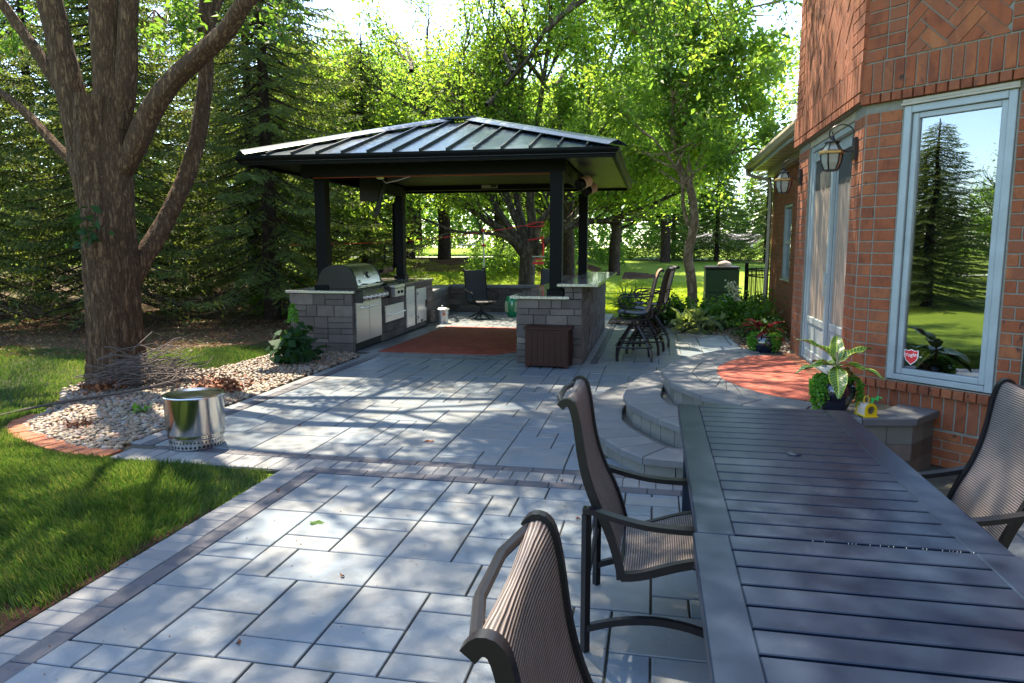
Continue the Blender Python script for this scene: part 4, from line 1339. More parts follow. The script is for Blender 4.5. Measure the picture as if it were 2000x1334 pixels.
# ================================================================== STONE WALLS
def ashlar(F, u0, u1, v0, v1, par, seed=1, courses=None, wmin=0.16, wmax=0.42, holes=(), base=-0.05, pr=0.012, stuff=False, endcap=True, name='stone', m='wallstone'):
    rr = random.Random(seed)
    z = v0; hs = []
    while z < v1 - 0.03:
        h = rr.choice([0.095, 0.145, 0.145, 0.19])
        if v1 - (z + h) < 0.07: h = v1 - z
        hs.append((z, z + h)); z += h
    acc = MB()
    for (a, b) in hs:
        u = u0
        while u < u1 - 1e-4:
            w_ = rr.uniform(wmin, wmax)
            if u1 - (u + w_) < wmin * .8: w_ = u1 - u
            segs = [(u, u + w_)]
            for (ha, hb, hc, hd) in holes:
                if a < hd - .01 and b > hc + .01:
                    ns = []
                    for (p, q) in segs:
                        if q <= ha or p >= hb: ns.append((p, q))
                        else:
                            if p < ha: ns.append((p, ha))
                            if q > hb: ns.append((hb, q))
                    segs = ns
            for (p, q) in segs:
                if q - p < .03: continue
                split = (b - a > .13 and rr.random() < .25)
                parts = [(a, (a + b) / 2), ((a + b) / 2, b)] if split else [(a, b)]
                for (c, d) in parts:
                    mb = acc if stuff else MB()
                    mb.fbox(F, p + .003, q - .003, c + .003, d - .003, base, pr + rr.uniform(-.006, .006), .006)
                    if not stuff: mb.build(name, m, par)
            u += w_
    if stuff:
        o = acc.build('stonework', m, par); o['kind'] = 'stuff'

# grill island -----------------------------------------------------
gi = empty('grill_island', (-4.77, 10.87, 0), math.atan(0.0392), 'long grey stone grill island with granite top under the left side of the pavilion', 'outdoor kitchen')
GW = 1.07; GL = 4.86; GH = 0.965
MB().box(-GW + .02, -0.02, 0.02, GL - .02, 0, GH - .02).build('core', 'wallcore', gi)
ashlar(((-GW, 0), (1, 0), (0, -1)), 0.0, GW, 0, GH - .01, gi, 4)
gr_h = (0.06, 1.36, 0.06, 1.05)
side = ((0, 0), (0, 1), (1, 0))
ashlar(side, 0.012, GL, 0, GH - .01, gi, 8, holes=(gr_h,), wmin=.2, wmax=.5)
ashlar(((-GW, GL), (0, -1), (-1, 0)), 0.0, GL, 0, GH - .01, gi, 12, wmin=.3, wmax=.6, stuff=True)
ashlar(((-GW, GL), (1, 0), (0, 1)), 0.0, GW, 0, GH - .01, gi, 13)
mb = MB(); mb.prism([(-GW - .06, -.045), (.04, -.045), (.04, .085), (-.72, .085), (-.72, 1.39), (.04, 1.39), (.04, GL + .05), (-GW - .06, GL + .05)], GH - .003, GH + .035, .004)
mb.build('granite_top', 'granite', gi)
# stainless fronts
def steel_front(par, u0, u1, v0, v1, nm, d=0.02, rim=.03):
    o = MB().fbox(side, u0, u1, v0, v1, -.02, d, .003).build(nm, 'steel', par)
    return o
dr = steel_front(gi, 1.56, 2.66, 0.325, 0.632, 'warming_drawer')
MB().fbox(side, 1.585, 2.635, 0.35, 0.60, .0202, .027, .003).build('drawer_face', 'steel', dr)
MB().tube([(0.028, 1.66, .455), (0.085, 1.68, .455), (0.085, 2.54, .47), (0.028, 2.56, .47)], .013, 8).build('handle', 'steel', dr, smooth=True)
td = steel_front(gi, 2.86, 3.42, 0.085, 0.905, 'drawer_stack')
for k in range(3):
    f = MB().fbox(side, 2.885, 3.395, 0.11 + k * .262, 0.362 + k * .262, .0202, .028, .003).build('drawer_face', 'steel', td)
    MB().tube([(0.03, 3.07, .31 + k * .262), (0.055, 3.08, .305 + k * .262), (0.055, 3.20, .305 + k * .262), (0.03, 3.21, .31 + k * .262)], .009, 6).build('handle', 'steel', td, smooth=True)
ad = steel_front(gi, 3.58, 4.30, 0.10, 0.83, 'access_door')
MB().fbox(side, 3.61, 4.27, 0.17, 0.805, .0202, .03, .003).build('door_face', 'steel', ad)
MB().fbox(side, 4.20, 4.235, 0.40, 0.56, .0302, .06, .003).build('latch', 'bronze', ad)
for z_ in (.2, .70): MB().fbox(side, 3.592, 3.612, z_, z_ + .06, .0302, .045).build('hinge', 'bronze', ad)
MB().fbox(side, 3.86, 3.98, .112, .155, .0202, .034, .003).build('vent_knob', 'bronze', ad)
# side burner
sb = empty('side_burner', (0, 0, 0), 0); sb.parent = gi
MB().fbox(side, 1.93, 2.50, 0.77, 0.93, -.01, .085, .008).build('burner_panel', 'steel', sb)
for k in range(2):
    c_ = (0.095, 2.12 + .2 * k, .855)
    o = MB().lathe([(0.028, -.012), (.028, .012), (.02, .02)], 12).build('knob', 'plastic_black', sb, smooth=True); o.location = c_; o.rotation_euler = (0, rad(90), 0)
MB().box(-.62, -.04, 1.86, 2.56, GH + .036, GH + .062, .006).build('burner_lid', 'plastic_black', sb)
MB().box(-.05, .09, 1.90, 2.53, GH - .02, GH + .030, .006).build('burner_lip', 'steel', sb)

# gas grill ----------------------------------------------------------
gg = empty('gas_grill', (-4.77, 10.87, 0), math.atan(0.0392), 'stainless gas grill with closed hood and black end caps set into the stone island', 'grill')
MB().box(-.66, -.02, .10, 1.34, .10, .80).build('cabinet', 'plastic_black', gg)
for k, (a, b) in enumerate(((.105, .71), (.722, 1.33))):
    d_ = MB().fbox(side, a, b, .13, .80, -.02, .022, .004).build('cart_door', 'steel', gg)
    MB().tube([(.03, a + (.36 if k == 0 else .04), .70), (.065, a + (.37 if k == 0 else .05), .70), (.065, a + (.56 if k == 0 else .40), .70), (.03, a + (.57 if k == 0 else .41), .70)] if k else
              [(.03, a + .18, .70), (.065, a + .19, .70), (.065, a + .57, .70), (.03, a + .58, .70)], .014, 8).build('handle', 'steel', d_, smooth=True)
MB().box(-.6, -.01, .12, 1.32, .02, .10).build('toe_base', 'plastic_black', gg)
# control panel sloped
cp = MB().add([(.0, .06, .815), (.12, .06, .83), (.14, .06, .905), (.02, .06, .98), (-.1, .06, .98), (.0, 1.42, .815), (.12, 1.42, .83), (.14, 1.42, .905), (.02, 1.42, .98), (-.1, 1.42, .98)],
              [(0, 1, 2, 3, 4), (9, 8, 7, 6, 5), (0, 5, 6, 1), (1, 6, 7, 2), (2, 7, 8, 3), (3, 8, 9, 4), (4, 9, 5, 0)]).build('control_panel', 'steel', gg)
for y_ in (.045, 1.42):
    MB().box(-.12, .15, y_, y_ + .035, .80, 1.0, .01).build('end_cap', 'plastic_black', gg)
for k in range(6):
    o = MB().lathe([(0.036, 0), (.036, .012), (.026, .016), (.024, .045), (.018, .05)], 14).build('knob', 'steel', gg, smooth=True)
    o.location = (.128, .19 + k * .213, .868); o.rotation_euler = (0, rad(80), 0)
    MB().lathe([(0.043, 0), (.043, .006)], 14).build('knob_ring', 'plastic_black', gg).matrix_local = Matrix.Translation((.124, .19 + k * .213, .867)) @ Matrix.Rotation(rad(80), 4, 'Y')
# firebox and hood: curved profile in x-z extruded along y
MB().box(-.62, .02, .12, 1.36, .93, 1.03, .01).build('firebox', 'plastic_black', gg)
hp = []
for k in range(13):
    t = k / 12
    an = rad(4 + 128 * t)
    hp.append((-.30 + .33 * math.cos(an) * (1.0 if an < 1.57 else 1.0), 1.035 + .36 * math.sin(an)))
hp = [(.03, 1.035), (.025, 1.08), (-.005, 1.20), (-.045, 1.30), (-.10, 1.365), (-.17, 1.40), (-.28, 1.415), (-.42, 1.40), (-.53, 1.34), (-.60, 1.24), (-.63, 1.12), (-.63, 1.035)]
n_ = len(hp)
def extr_y(prof, y0, y1):
    vs = [(a, y0, b) for a, b in prof] + [(a, y1, b) for a, b in prof]; n = len(prof)
    return MB().add(vs, [tuple(range(n)), tuple(reversed(range(n, 2 * n)))] + [(i, n + i, n + (i + 1) % n, (i + 1) % n) for i in range(n)])
hood = extr_y(hp, .17, 1.31).build('hood', 'steel', gg, smooth=True)
hq = [(a * 1.03 + .008, (b - 1.035) * 1.03 + 1.03) for a, b in hp]
for y0, y1 in ((.115, .17), (1.31, 1.365)):
    extr_y(hq, y0, y1).build('hood_end', 'plastic_black', gg, smooth=True)
hd = MB().tube([(.075, .22, 1.075), (.085, .30, 1.072), (.085, 1.18, 1.072), (.075, 1.26, 1.075)], .017, 10).build('hood_handle', 'steel', gg, smooth=True)
for y_ in (.40, 1.08): MB().box(.015, .095, y_, y_ + .06, 1.05, 1.10, .01).build('handle_bracket', 'plastic_black', hd)
tm = MB().lathe([(.058, 0), (.058, .012), (.048, .016)], 20).build('thermometer', 'plastic_black', gg, smooth=True)
tm.location = (-.008, .74, 1.235); tm.rotation_euler = (0, rad(72), 0)
o = MB().lathe([(.03, .0162), (.03, .0172)], 16).build('dial', 'steel', tm)
lg = MB()
for (a, b, c, d) in ((0, .012, 0, .05), (.012, .035, 0, .01), (.012, .035, .02, .03), (.012, .035, .04, .05), (.045, .055, .02, .05), (.055, .08, .04, .05), (.055, .08, .018, .028), (.07, .08, 0, .02), (.045, .07, 0, .01)):
    lg.box(-.0008, .0008, a, b, c, d)
o = lg.build('badge', 'plastic_black', gg); o.location = (.0225, .26, 1.115); o.rotation_euler = (0, rad(-14), 0)

# bar -----------------------------------------------------------------
ba = empty('stone_bar', (-1.5, 10.35, 0), 0, 'two level stone bar with granite tops under the right side of the pavilion', 'bar counter')
def wl(x, y): return (x + 1.5, y - 10.35)
def loc_box(x0, x1, y0, y1, z0, z1, ch=0): return MB().box(x0 + 1.5, x1 + 1.5, y0 - 10.35, y1 - 10.35, z0, z1, ch)
loc_box(-1.94, -1.02, 10.37, 15.28, 0, .93).build('core', 'wallcore', ba)
loc_box(-1.24, -1.02, 10.37, 15.28, .93, 1.09).build('core', 'wallcore', ba)
Ff = (wl(-1.96, 10.35), (1, 0), (0, -1))
ashlar(Ff, 0, .96, 0, .95, ba, 31, wmin=.14, wmax=.36)
Fu = (wl(-1.26, 10.35), (1, 0), (0, -1))
ashlar(Fu, 0, .26, .953, 1.135, ba, 32, wmin=.12, wmax=.2)
Fs = (wl(-1.0, 10.35), (0, 1), (1, 0))
ashlar(Fs, .012, 4.95, 0, 1.135, ba, 33, wmin=.18, wmax=.45)
ashlar((wl(-1.96, 15.3), (0, -1), (-1, 0)), 0, 4.95, 0, .95, ba, 34, wmin=.2, wmax=.5, stuff=True)
ashlar((wl(-1.96, 15.3), (1, 0), (0, 1)), 0, .96, 0, 1.1, ba, 35, stuff=True)
loc_box(-2.06, -1.19, 10.29, 15.34, .955, .993, .004).build('lower_granite_top', 'granite', ba)
loc_box(-1.36, -.77, 10.26, 15.42, 1.14, 1.178, .004).build('upper_granite_top', 'granite', ba)

# seat wall ---------------------------------------------------------------
sw = empty('seat_wall', (-3.2, 18.4, 0), 0, 'low grey stone seat wall closing the far end of the paved sitting area', 'wall')
def swall(p, q, seed, h=0.64, inward=1):
    p = Vector((p[0] + 3.2, p[1] - 18.4)); q = Vector((q[0] + 3.2, q[1] - 18.4))
    d = (q - p); L_ = d.length; d.normalize(); nn = Vector((d.y, -d.x))
    ashlar(((p.x, p.y), tuple(d), tuple(nn)), 0, L_, 0, h, sw, seed, wmin=.2, wmax=.42)
    b0 = p - nn * .28
    mb = MB(); mb.prism([tuple(p - nn * .02), tuple(b0), tuple(b0 + d * L_), tuple(p - nn * .02 + d * L_)][::-1], 0, h - .01); mb.build('core', 'wallcore', sw)
    k = max(1, int(L_ / .62))
    for i in range(k):
        a = p + d * (L_ * i / k + .004); b = p + d * (L_ * (i + 1) / k - .004)
        pl = [tuple(a + nn * .05), tuple(b + nn * .05), tuple(b - nn * .33), tuple(a - nn * .33)]
        if area(pl) and ((pl[1][0] - pl[0][0]) * (pl[2][1] - pl[1][1]) - (pl[1][1] - pl[0][1]) * (pl[2][0] - pl[1][0])) < 0: pl = pl[::-1]
        MB().prism(pl, h + .001, h + .075, .008).build('cap_stone', 'cap', sw)
swall((-4.97, 15.75), (-5.35, 18.38), 41)
swall((-5.35, 18.4), (-1.35, 18.6), 42)

# pavilion ------------------------------------------------------------------
pv_ = empty('pavilion', (-3.4, 13.0, 0), 0, 'black metal pavilion with standing seam hip roof over the stone kitchen and bar', 'pavilion')
OX, OY = 3.4, -13.0
def pb(x0, x1, y0, y1, z0, z1, ch=0): return MB().box(x0 + OX, x1 + OX, y0 + OY, y1 + OY, z0, z1, ch)
posts = [(-5.34, 11.08, 1.0), (-1.42, 10.62, .994), (-5.55, 15.35, 1.0), (-1.46, 15.1, .994)]
for i, (x, y, z) in enumerate(posts):
    p = pb(x - .09, x + .09, y - .09, y + .09, z + .001, 2.80, .004).build('post', 'black_metal', pv_)
    pb(x - .125, x + .125, y - .125, y + .125, z + .001, z + .09, .01).build('post_base', 'black_metal', p)
EX0, EX1, EY0, EY1, EZ = -6.14, -0.50, 10.0, 16.1, 2.94
# beams
pb(-5.50, -1.30, 10.70, 10.84, 2.80, 3.0, .004).build('beam', 'black_metal', pv_)
pb(-5.62, -1.30, 15.28, 15.42, 2.93, 3.18, .004).build('beam', 'black_metal', pv_)
pb(-5.52, -5.38, 10.842, 15.278, 2.80, 3.0, .004).build('beam', 'black_metal', pv_)
pb(-1.48, -1.34, 10.842, 15.278, 2.80, 3.0, .004).build('beam', 'black_metal', pv_)
pb(-5.375, -1.485, 10.845, 10.865, 2.788, 2.812).build('trim_strip', 'redbrick', pv_)  # unlit strip, red colour stands in for a glowing LED line
# soffit planks (run across the eave)
for nm, rng_ in (('front', 1), ('back', 2)):
    k = 0; x = EX0 + .03
    y0, y1 = (EY0 + .03, 10.695) if nm == 'front' else (15.425, EY1 - .03)
    while x < EX1 - .05:
        pb(x + .003, min(x + .15, EX1 - .03), y0, y1, EZ + .03, EZ + .045).build('soffit_plank', 'soffit', pv_); x += .153
for nm in ('left', 'right'):
    x0, x1 = (EX0 + .03, -5.54) if nm == 'left' else (-1.28, EX1 - .03)
    y = 10.70
    while y < 15.40:
        pb(x0, x1, y + .003, y + .15, EZ + .03, EZ + .045).build('soffit_plank', 'soffit', pv_); y += .153
pb(-5.37, -1.49, 10.87, 15.27, 3.02, 3.035).build('ceiling', 'black_metal', pv_)
# gutter / fascia: K profile on four sides
def gut(p, q, out):
    p = Vector((p[0] + OX, p[1] + OY)); q = Vector((q[0] + OX, q[1] + OY)); o = Vector(out)
    pr = [(0.0, .0), (.05, .0), (.055, .035), (.085, .075), (.10, .10), (.10, .135), (.085, .135), (.08, .11), (0, .11)]
    vs = []
    d = (q - p).normalized()
    for e, s_ in ((p, -1), (q, 1)):
        for a, b in pr:
            w_ = e + o * a + d * s_ * a
            vs.append((w_.x, w_.y, EZ - .02 + b))
    n = len(pr)
    fs = [tuple(range(n)), tuple(reversed(range(n, 2 * n)))] + [(i, n + i, n + (i + 1) % n, (i + 1) % n) for i in range(n)]
    return MB().add(vs, fs).build('gutter', 'black_metal', pv_)
gut((EX0 + .03, EY0 + .1), (EX1 - .1, EY0 + .1), (0, -1)); gut((EX1 - .1, EY0 + .1), (EX1 - .1, EY1 - .1), (1, 0))
gut((EX1 - .1, EY1 - .1), (EX0 + .03, EY1 - .1), (0, 1)); gut((EX0 + .1, EY1 - .1), (EX0 + .1, EY0 + .1), (-1, 0))
# roof
RX0, RX1, RY0, RY1 = EX0 + .04, EX1 - .04, EY0 + .04, EY1 - .04
ez = 3.055; pkz = 3.965; A_ = Vector((-3.78 + OX, 13.05 + OY, pkz)); B_ = Vector((-3.30 + OX, 13.05 + OY, pkz))
c00 = Vector((RX0 + OX, RY0 + OY, ez)); c10 = Vector((RX1 + OX, RY0 + OY, ez)); c11 = Vector((RX1 + OX, RY1 + OY, ez)); c01 = Vector((RX0 + OX, RY1 + OY, ez))
def slope(e0, e1, t0, t1, n):
    """roof slope with eave e0->e1 and top t0->t1; pans between standing seams that run up the slope"""
    ed = (e1 - e0); L_ = ed.length; u = ed.normalized()
    mid = (t0 + t1) / 2
    v = mid - e0; v = v - u * v.dot(u); H_ = v.length; v.normalize(); nn = u.cross(v)
    a = (t0 - e0).dot(u); b = (t1 - e0).dot(u)
    def top(s):
        if s <= a: return H_ * s / max(a, 1e-6)
        if s >= b: return H_ * (L_ - s) / max(L_ - b, 1e-6)
        return H_
    step = L_ / n
    for i in range(n):
        s0, s1 = i * step, (i + 1) * step
        ks = sorted(set([s0, s1] + [q for q in (a, b) if s0 < q < s1]))
        up_ = [e0 + u * s + v * top(s) for s in ks]
        lo = [e0 + u * s for s in ks]
        vs = [tuple(p) for p in lo] + [tuple(p) for p in up_]
        m_ = len(ks); th = nn * -0.012
        poly = [lo[j] for j in range(m_)] + [up_[j] for j in reversed(range(m_))]
        poly = [p for j, p in enumerate(poly) if (p - poly[j - 1]).length > 1e-4]
        k = len(poly)
        vs = [tuple(p) for p in poly] + [tuple(p + th) for p in poly]
        MB().add(vs, [tuple(range(k)), tuple(reversed(range(k, 2 * k)))] + [(j, k + j, k + (j + 1) % k, (j + 1) % k) for j in range(k)]).build('roof_panel', 'roof', pv_)
        if i > 0:
            s = s0; p0 = e0 + u * s; p1 = e0 + u * s + v * max(.02, top(s) - .06)
            w_ = u * .010; h_ = nn * .045
            q = [p0 - w_, p0 + w_, p1 + w_, p1 - w_]
            vs = [tuple(x) for x in q] + [tuple(x + h_) for x in q]
            MB().add(vs, [(3, 2, 1, 0), (4, 5, 6, 7), (0, 1, 5, 4), (1, 2, 6, 5), (2, 3, 7, 6), (3, 0, 4, 7)]).build('seam', 'bronze', pv_)
slope(c00, c10, A_, B_, 14)
slope(c10, c11, B_, B_, 14)
slope(c11, c01, B_, A_, 14)
slope(c01, c00, A_, A_, 14)
def hipcap(e, t):
    d = (t - e).normalized(); s = Vector((-d.y, d.x, 0)).normalized()
    up_ = Vector((0, 0, 1))
    e2 = e - d * .04; 
    w_ = .17
    q = []
    for p in (e2, t):
        q += [p + s * w_ + up_ * .022, p + s * w_ * .5 + up_ * .066, p + up_ * .095, p - s * w_ * .5 + up_ * .066, p - s * w_ + up_ * .022]
    vs = [tuple(x) for x in q] + [tuple(x - up_ * .008) for x in q]
    fs = [(i, i + 1, i + 6, i + 5) for i in range(4)] + [(10 + i + 5, 10 + i + 6, 10 + i + 1, 10 + i) for i in range(4)] + [(0, 5, 15, 10), (4, 14, 19, 9), (0, 10, 11, 1), (1, 11, 12, 2), (2, 12, 13, 3), (3, 13, 14, 4)]
    MB().add(vs, fs).build('hip_cap', 'roof', pv_)
for e, t in ((c00, A_), (c10, B_), (c11, B_), (c01, A_)): hipcap(e, t)
MB().bar(tuple(A_ + Vector((-.1, 0, .06))), tuple(B_ + Vector((.1, 0, .06))), .26, .03).build('ridge_cap', 'roof', pv_)
# downspout at the back left post
MB().tube([(-5.72 + OX, 15.6 + OY, 2.95), (-5.62 + OX, 15.5 + OY, 2.75), (-5.66 + OX, 15.3 + OY, 2.65), (-5.66 + OX, 15.3 + OY, 1.35), (-5.70 + OX, 15.2 + OY, 1.22), (-5.98 + OX, 14.9 + OY, 1.14), (-6.08 + OX, 14.85 + OY, .98), (-6.1 + OX, 14.85 + OY, .0)], .05, 4, flat=.75).build('downspout', 'black_metal', pv_)
# plaque, light on the back beam
pl = MB().box(-3.67, -3.32, 15.255, 15.277, 2.955, 3.075, .004).build('plaque', 'cream'); pl.location = (0, 0, 0)
tag(pl, 'small tan and black framed plaque hung on the far beam of the pavilion', 'plaque')
MB().box(-3.47, -3.34, 15.2505, 15.2548, 2.97, 3.06).build('plaque_inset', 'black_print', pl)
MB().box(-3.66, -3.56, 15.24, 15.2548, 3.06, 3.10, .004).build('plaque_leaf', 'lampshade_leaf', pl)
lt = MB().box(-2.98, -2.83, 11.2, 11.35, 2.86, 2.90, .01).build('ceiling_light', 'white'); lt.location = (-.25, 0, .10); tag(lt, 'small white flush light under the middle of the pavilion ceiling', 'light')
MB().lathe([(.05, 0), (.05, .07)], 12, (-2.905, 11.275, 2.9)).build('mount', 'black_metal', lt)
# television on a swing mount
tv = empty('television', (-5.0, 12.75, 2.60), rad(24), 'flat black television tilted down from the left beam of the pavilion', 'television')
o = MB().box(-.03, .035, -.56, .56, -.34, .34, .01).build('casing', 'plastic_black', tv); o.rotation_euler = (0, rad(16), 0)
o2 = MB().box(.0352, .038, -.54, .54, -.32, .32).build('screen', 'glass_black', tv); o2.rotation_euler = (0, rad(16), 0)
MB().box(-.36, -.03, -.16, .16, -.06, .40, .02).tube([(-.1, 0, .2), (-.33, 0, .36)], .05, 8).build('mount', 'plastic_black', tv)
# patio heater arm / roll bracket
rb = MB().tube([(-4.42, 11.3, 2.83), (-4.32, 11.3, 2.74), (-4.12, 11.3, 2.78), (-3.9, 11.3, 2.84)], .012, 6)
rb.tube([(-4.42, 11.22, 2.83), (-4.42, 11.38, 2.83)], .035, 12); o = rb.build('rolled_screen_bracket', 'galv'); tag(o, 'small bent metal bracket with a roll under the front beam', 'bracket')
# speakers
for i, (x, y, z) in enumerate(((-1.24, 11.9, 2.70), (-1.28, 13.5, 2.72))):
    sp = empty('speaker', (x, y, z), 0, 'cylindrical black and tan speaker under the right eave, ' + ('nearer of the pair' if i == 0 else 'farther of the pair'), 'speaker', 'speakers under the right eave')
    for k, (a, b, m_) in enumerate(((0, .10, 'plastic_black'), (.10, .26, 'cork'))):
        c = MB().lathe([(.085, a), (.095, a + .01), (.095, b - .01), (.085, b)], 18).build(('speaker_head', 'speaker_body')[k], m_, sp, smooth=True)
        c.rotation_euler = (rad(-68), 0, rad(-38))
    MB().box(-.02, .02, .05, .09, .02, .24).build('bracket', 'plastic_black', sp)

# ================================================================== FURNITURE
def uv_strip(name, prof, y0, y1, m, parent, ny=5, sag=0.0, th=0.004):
    """sheet between rails along a profile (u,z); uv in metres"""
    P_ = [Vector((a, b)) for a, b in prof]
    L_ = [0]
    for a, b in zip(P_[:-1], P_[1:]): L_.append(L_[-1] + (b - a).length)
    # smooth resample
    n = 40; pts = []
    for i in range(n + 1):
        d = L_[-1] * i / n
        for k in range(len(P_) - 1):
            if L_[k + 1] >= d - 1e-9:
                t = (d - L_[k]) / (L_[k + 1] - L_[k]); pts.append((P_[k].lerp(P_[k + 1], min(1, t)), d)); break
    vs = []; uvs = []
    for side_ in (0, 1):
        for i, (p, d) in enumerate(pts):
            q0 = pts[max(0, i - 1)][0]; q1 = pts[min(n, i + 1)][0]
            t = (q1 - q0).normalized(); nn = Vector((-t.y, t.x))
            for j in range(ny + 1):
                f = j / ny; s_ = sag * math.sin(math.pi * f)
                w_ = p + nn * (-s_ + (th if side_ else 0))
                vs.append((w_.x, y0 + (y1 - y0) * f, w_.y)); uvs.append((y0 + (y1 - y0) * f, d))
    m1 = (n + 1) * (ny + 1); fs = []
    for i in range(n):
        for j in range(ny):
            a = i * (ny + 1) + j
            fs.append((a, a + 1, a + ny + 2, a + ny + 1)); fs.append((m1 + a, m1 + a + ny + 1, m1 + a + ny + 2, m1 + a + 1))
    o = MB().add(vs, fs).build(name, m, parent, smooth=True)
    ul = o.data.uv_layers.new(name='UVMap')
    for lp in o.data.loops: ul.data[lp.index].uv = uvs[lp.vertex_index]
    return o
def smoothpath(pts, k=3):
    P_ = [Vector(p) for p in pts]; out = []
    n = len(P_)
    for i in range(n - 1):
        p0 = P_[max(0, i - 1)]; p1 = P_[i]; p2 = P_[i + 1]; p3 = P_[min(n - 1, i + 2)]
        for j in range(k):
            t = j / k
            out.append(0.5 * ((2 * p1) + (-p0 + p2) * t + (2 * p0 - 5 * p1 + 4 * p2 - p3) * t * t + (-p0 + 3 * p1 - 3 * p2 + p3) * t ** 3))
    out.append(P_[-1]); return out

def dining_chair(label):
    t = empty('sling_chair', (0, 0, 0), 0, label, 'chair', 'sling chairs round the dining table')
    back = [(-.365, 1.045), (-.345, 1.065), (-.318, 1.055), (-.300, 1.0), (-.288, .93), (-.275, .84), (-.252, .74), (-.215, .64), (-.170, .55), (-.132, .45), (-.108, .36)]
    seat = [(-.100, .335), (-.03, .345), (.06, .375), (.15, .405), (.23, .42), (.30, .405)]
    bp = smoothpath([(a, 0, b) for a, b in back], 3); sp_ = smoothpath([(a, 0, b) for a, b in seat], 3)
    for s_ in (-1, 1):
        y_ = s_ * .272
        MB().tube([(p.x, y_, p.z) for p in bp] + [(-.104, y_, .318)], .0145, 4, flat=1.15).build('back_rail', 'chairframe', t, smooth=True)
        MB().tube([(-.108, y_, .322)] + [(p.x, y_, p.z - .006) for p in sp_], .016, 4, flat=1.1).build('seat_rail', 'chairframe', t, smooth=True)
        yl = s_ * .312
        MB().tube([(-.247, yl, 0.0), (-.247, yl, .605)], .0145, 4).build('leg', 'chairframe', t)
        MB().tube([(.315, yl, 0.0), (.315, yl, .555)], .0145, 4).build('leg', 'chairframe', t)
        ar = smoothpath([(-.262, yl, .622), (-.22, yl, .620), (-.12, yl, .595), (.0, yl, .572), (.14, yl, .565), (.27, yl, .568), (.33, yl, .56)], 3)
        MB().tube(ar, .024, 4, flat=.45).build('arm', 'chairframe', t, smooth=True)
        st = smoothpath([(-.245, yl, .105), (-.12, yl, .145), (.03, yl, .165), (.18, yl, .150), (.31, yl, .11)], 3)
        MB().tube(st, .013, 4, flat=1.1).build('stretcher', 'chairframe', t, smooth=True)
        MB().tube([(-.19, s_ * .27, .60), (-.20, yl, .60)], .012, 6).tube([(.16, s_ * .27, .40), (.315, yl, .40)], .012, 6).build('bracket', 'chairframe', t)
    MB().tube([(-.247, -.3, .30), (-.247, .3, .30)], .012, 6).build('cross_bar', 'chairframe', t)
    MB().tube([(-.355, -.272, 1.048), (-.39, -.1, 1.05), (-.39, .1, 1.05), (-.355, .272, 1.048)], .013, 8).build('head_bar', 'chairframe', t, smooth=True)
    MB().tube([(-.104, -.27, .325), (-.104, .27, .325)], .012, 6).build('cross_bar', 'chairframe', t)
    uv_strip('back_sling', [(p.x, p.z) for p in bp], -.262, .262, 'sling', t, sag=.012)
    uv_strip('seat_sling', [(p.x, p.z + .004) for p in sp_], -.262, .262, 'sling', t, sag=.014)
    return t
ch = dining_chair('nearest sling chair left of the slatted table, cut off by the bottom edge')
ch.location = (0.086, 1.33, 0)
dup(ch, (0.0, 3.165, 0), 0, 'second sling chair at the left side of the slatted table, standing before the curved steps')
dup(ch, (1.32, 3.47, 0), math.pi, 'sling chair at the right side of the slatted table, backing onto the brick wall')

# table ---------------------------------------------------------------
tbl = empty('dining_table', (.67, 2.5, 0), 0, 'long dark slate metal dining table with slatted top', 'table')
def tb_(x0, x1, y0, y1, z0, z1, ch_=0): return MB().box(x0 - .67, x1 - .67, y0 - 2.5, y1 - 2.5, z0, z1, ch_)
Z1 = .71; Z0 = .655
tb_(.172, .300, 2.485, 4.60, Z0, Z1, .004).build('side_board', 'table', tbl)
tb_(1.045, 1.175, 2.485, 4.60, Z0, Z1, .004).build('side_board', 'table', tbl)
tb_(.3005, 1.0445, 4.535, 4.60, Z0, Z1, .003).build('end_board', 'table', tbl)
n_s = 17; y_ = 4.529
pt = (4.529 - 2.49) / n_s
for k in range(n_s):
    a = 4.529 - (k + 1) * pt; tb_(.3005, 1.0445, a + .0065, a + pt - .0065, Z0 - .004, Z1 - .0006, .003).build('slat', 'table', tbl)
for k in range(1):
    pass
tb_(.158, .278, .2, 2.479, Z0, Z1 + .001, .004).build('side_board', 'table', tbl)
tb_(1.055, 1.185, .2, 2.479, Z0, Z1 + .001, .004).build('side_board', 'table', tbl)
y_ = 2.477; k = 0
while y_ > .3:
    tb_(.2785, 1.0545, y_ - .112, y_ - (.001 if k == 0 else .0), Z0 - .004, Z1 + .0002, .003).build('slat', 'table', tbl); y_ -= .126; k += 1
cpz = MB().lathe([(.034, 0), (.034, .004), (.028, .007), (.0, .0075)], 24, (.687 - .67, 3.56 - 2.5, Z1 + .0)).build('umbrella_plug', 'table', tbl, smooth=True)
for x in (.24, 1.10):
    tb_(x - .012, x + .012, .3, 4.5, .58, .650).build('apron', 'table', tbl)
for y in (.34, 4.44):
    tb_(.253, 1.087, y - .012, y + .012, .58, .650).build('apron', 'table', tbl)
for x in (.24, 1.10):
    for y in (.34, 4.44):
        tb_(x - .03, x + .03, y - .03, y + .03, 0, .578, .004).build('leg', 'table', tbl)
# crumbs / lichen specks in the joint
mb = MB()
for k in range(20):
    x = .55 + R.random() * .5; 
    if x > 1.05: continue
    r_ = R.uniform(.0004, .0011); mb.box(x - r_, x + r_, 2.478 - r_ * .6 + R.uniform(-.002, .002), 2.478 + r_ * .6, .709, .7135)
o = mb.build('dried_specks', 'rope'); tag(o, 'row of tiny white dried specks in the joint across the slatted table', 'debris', kind='stuff')

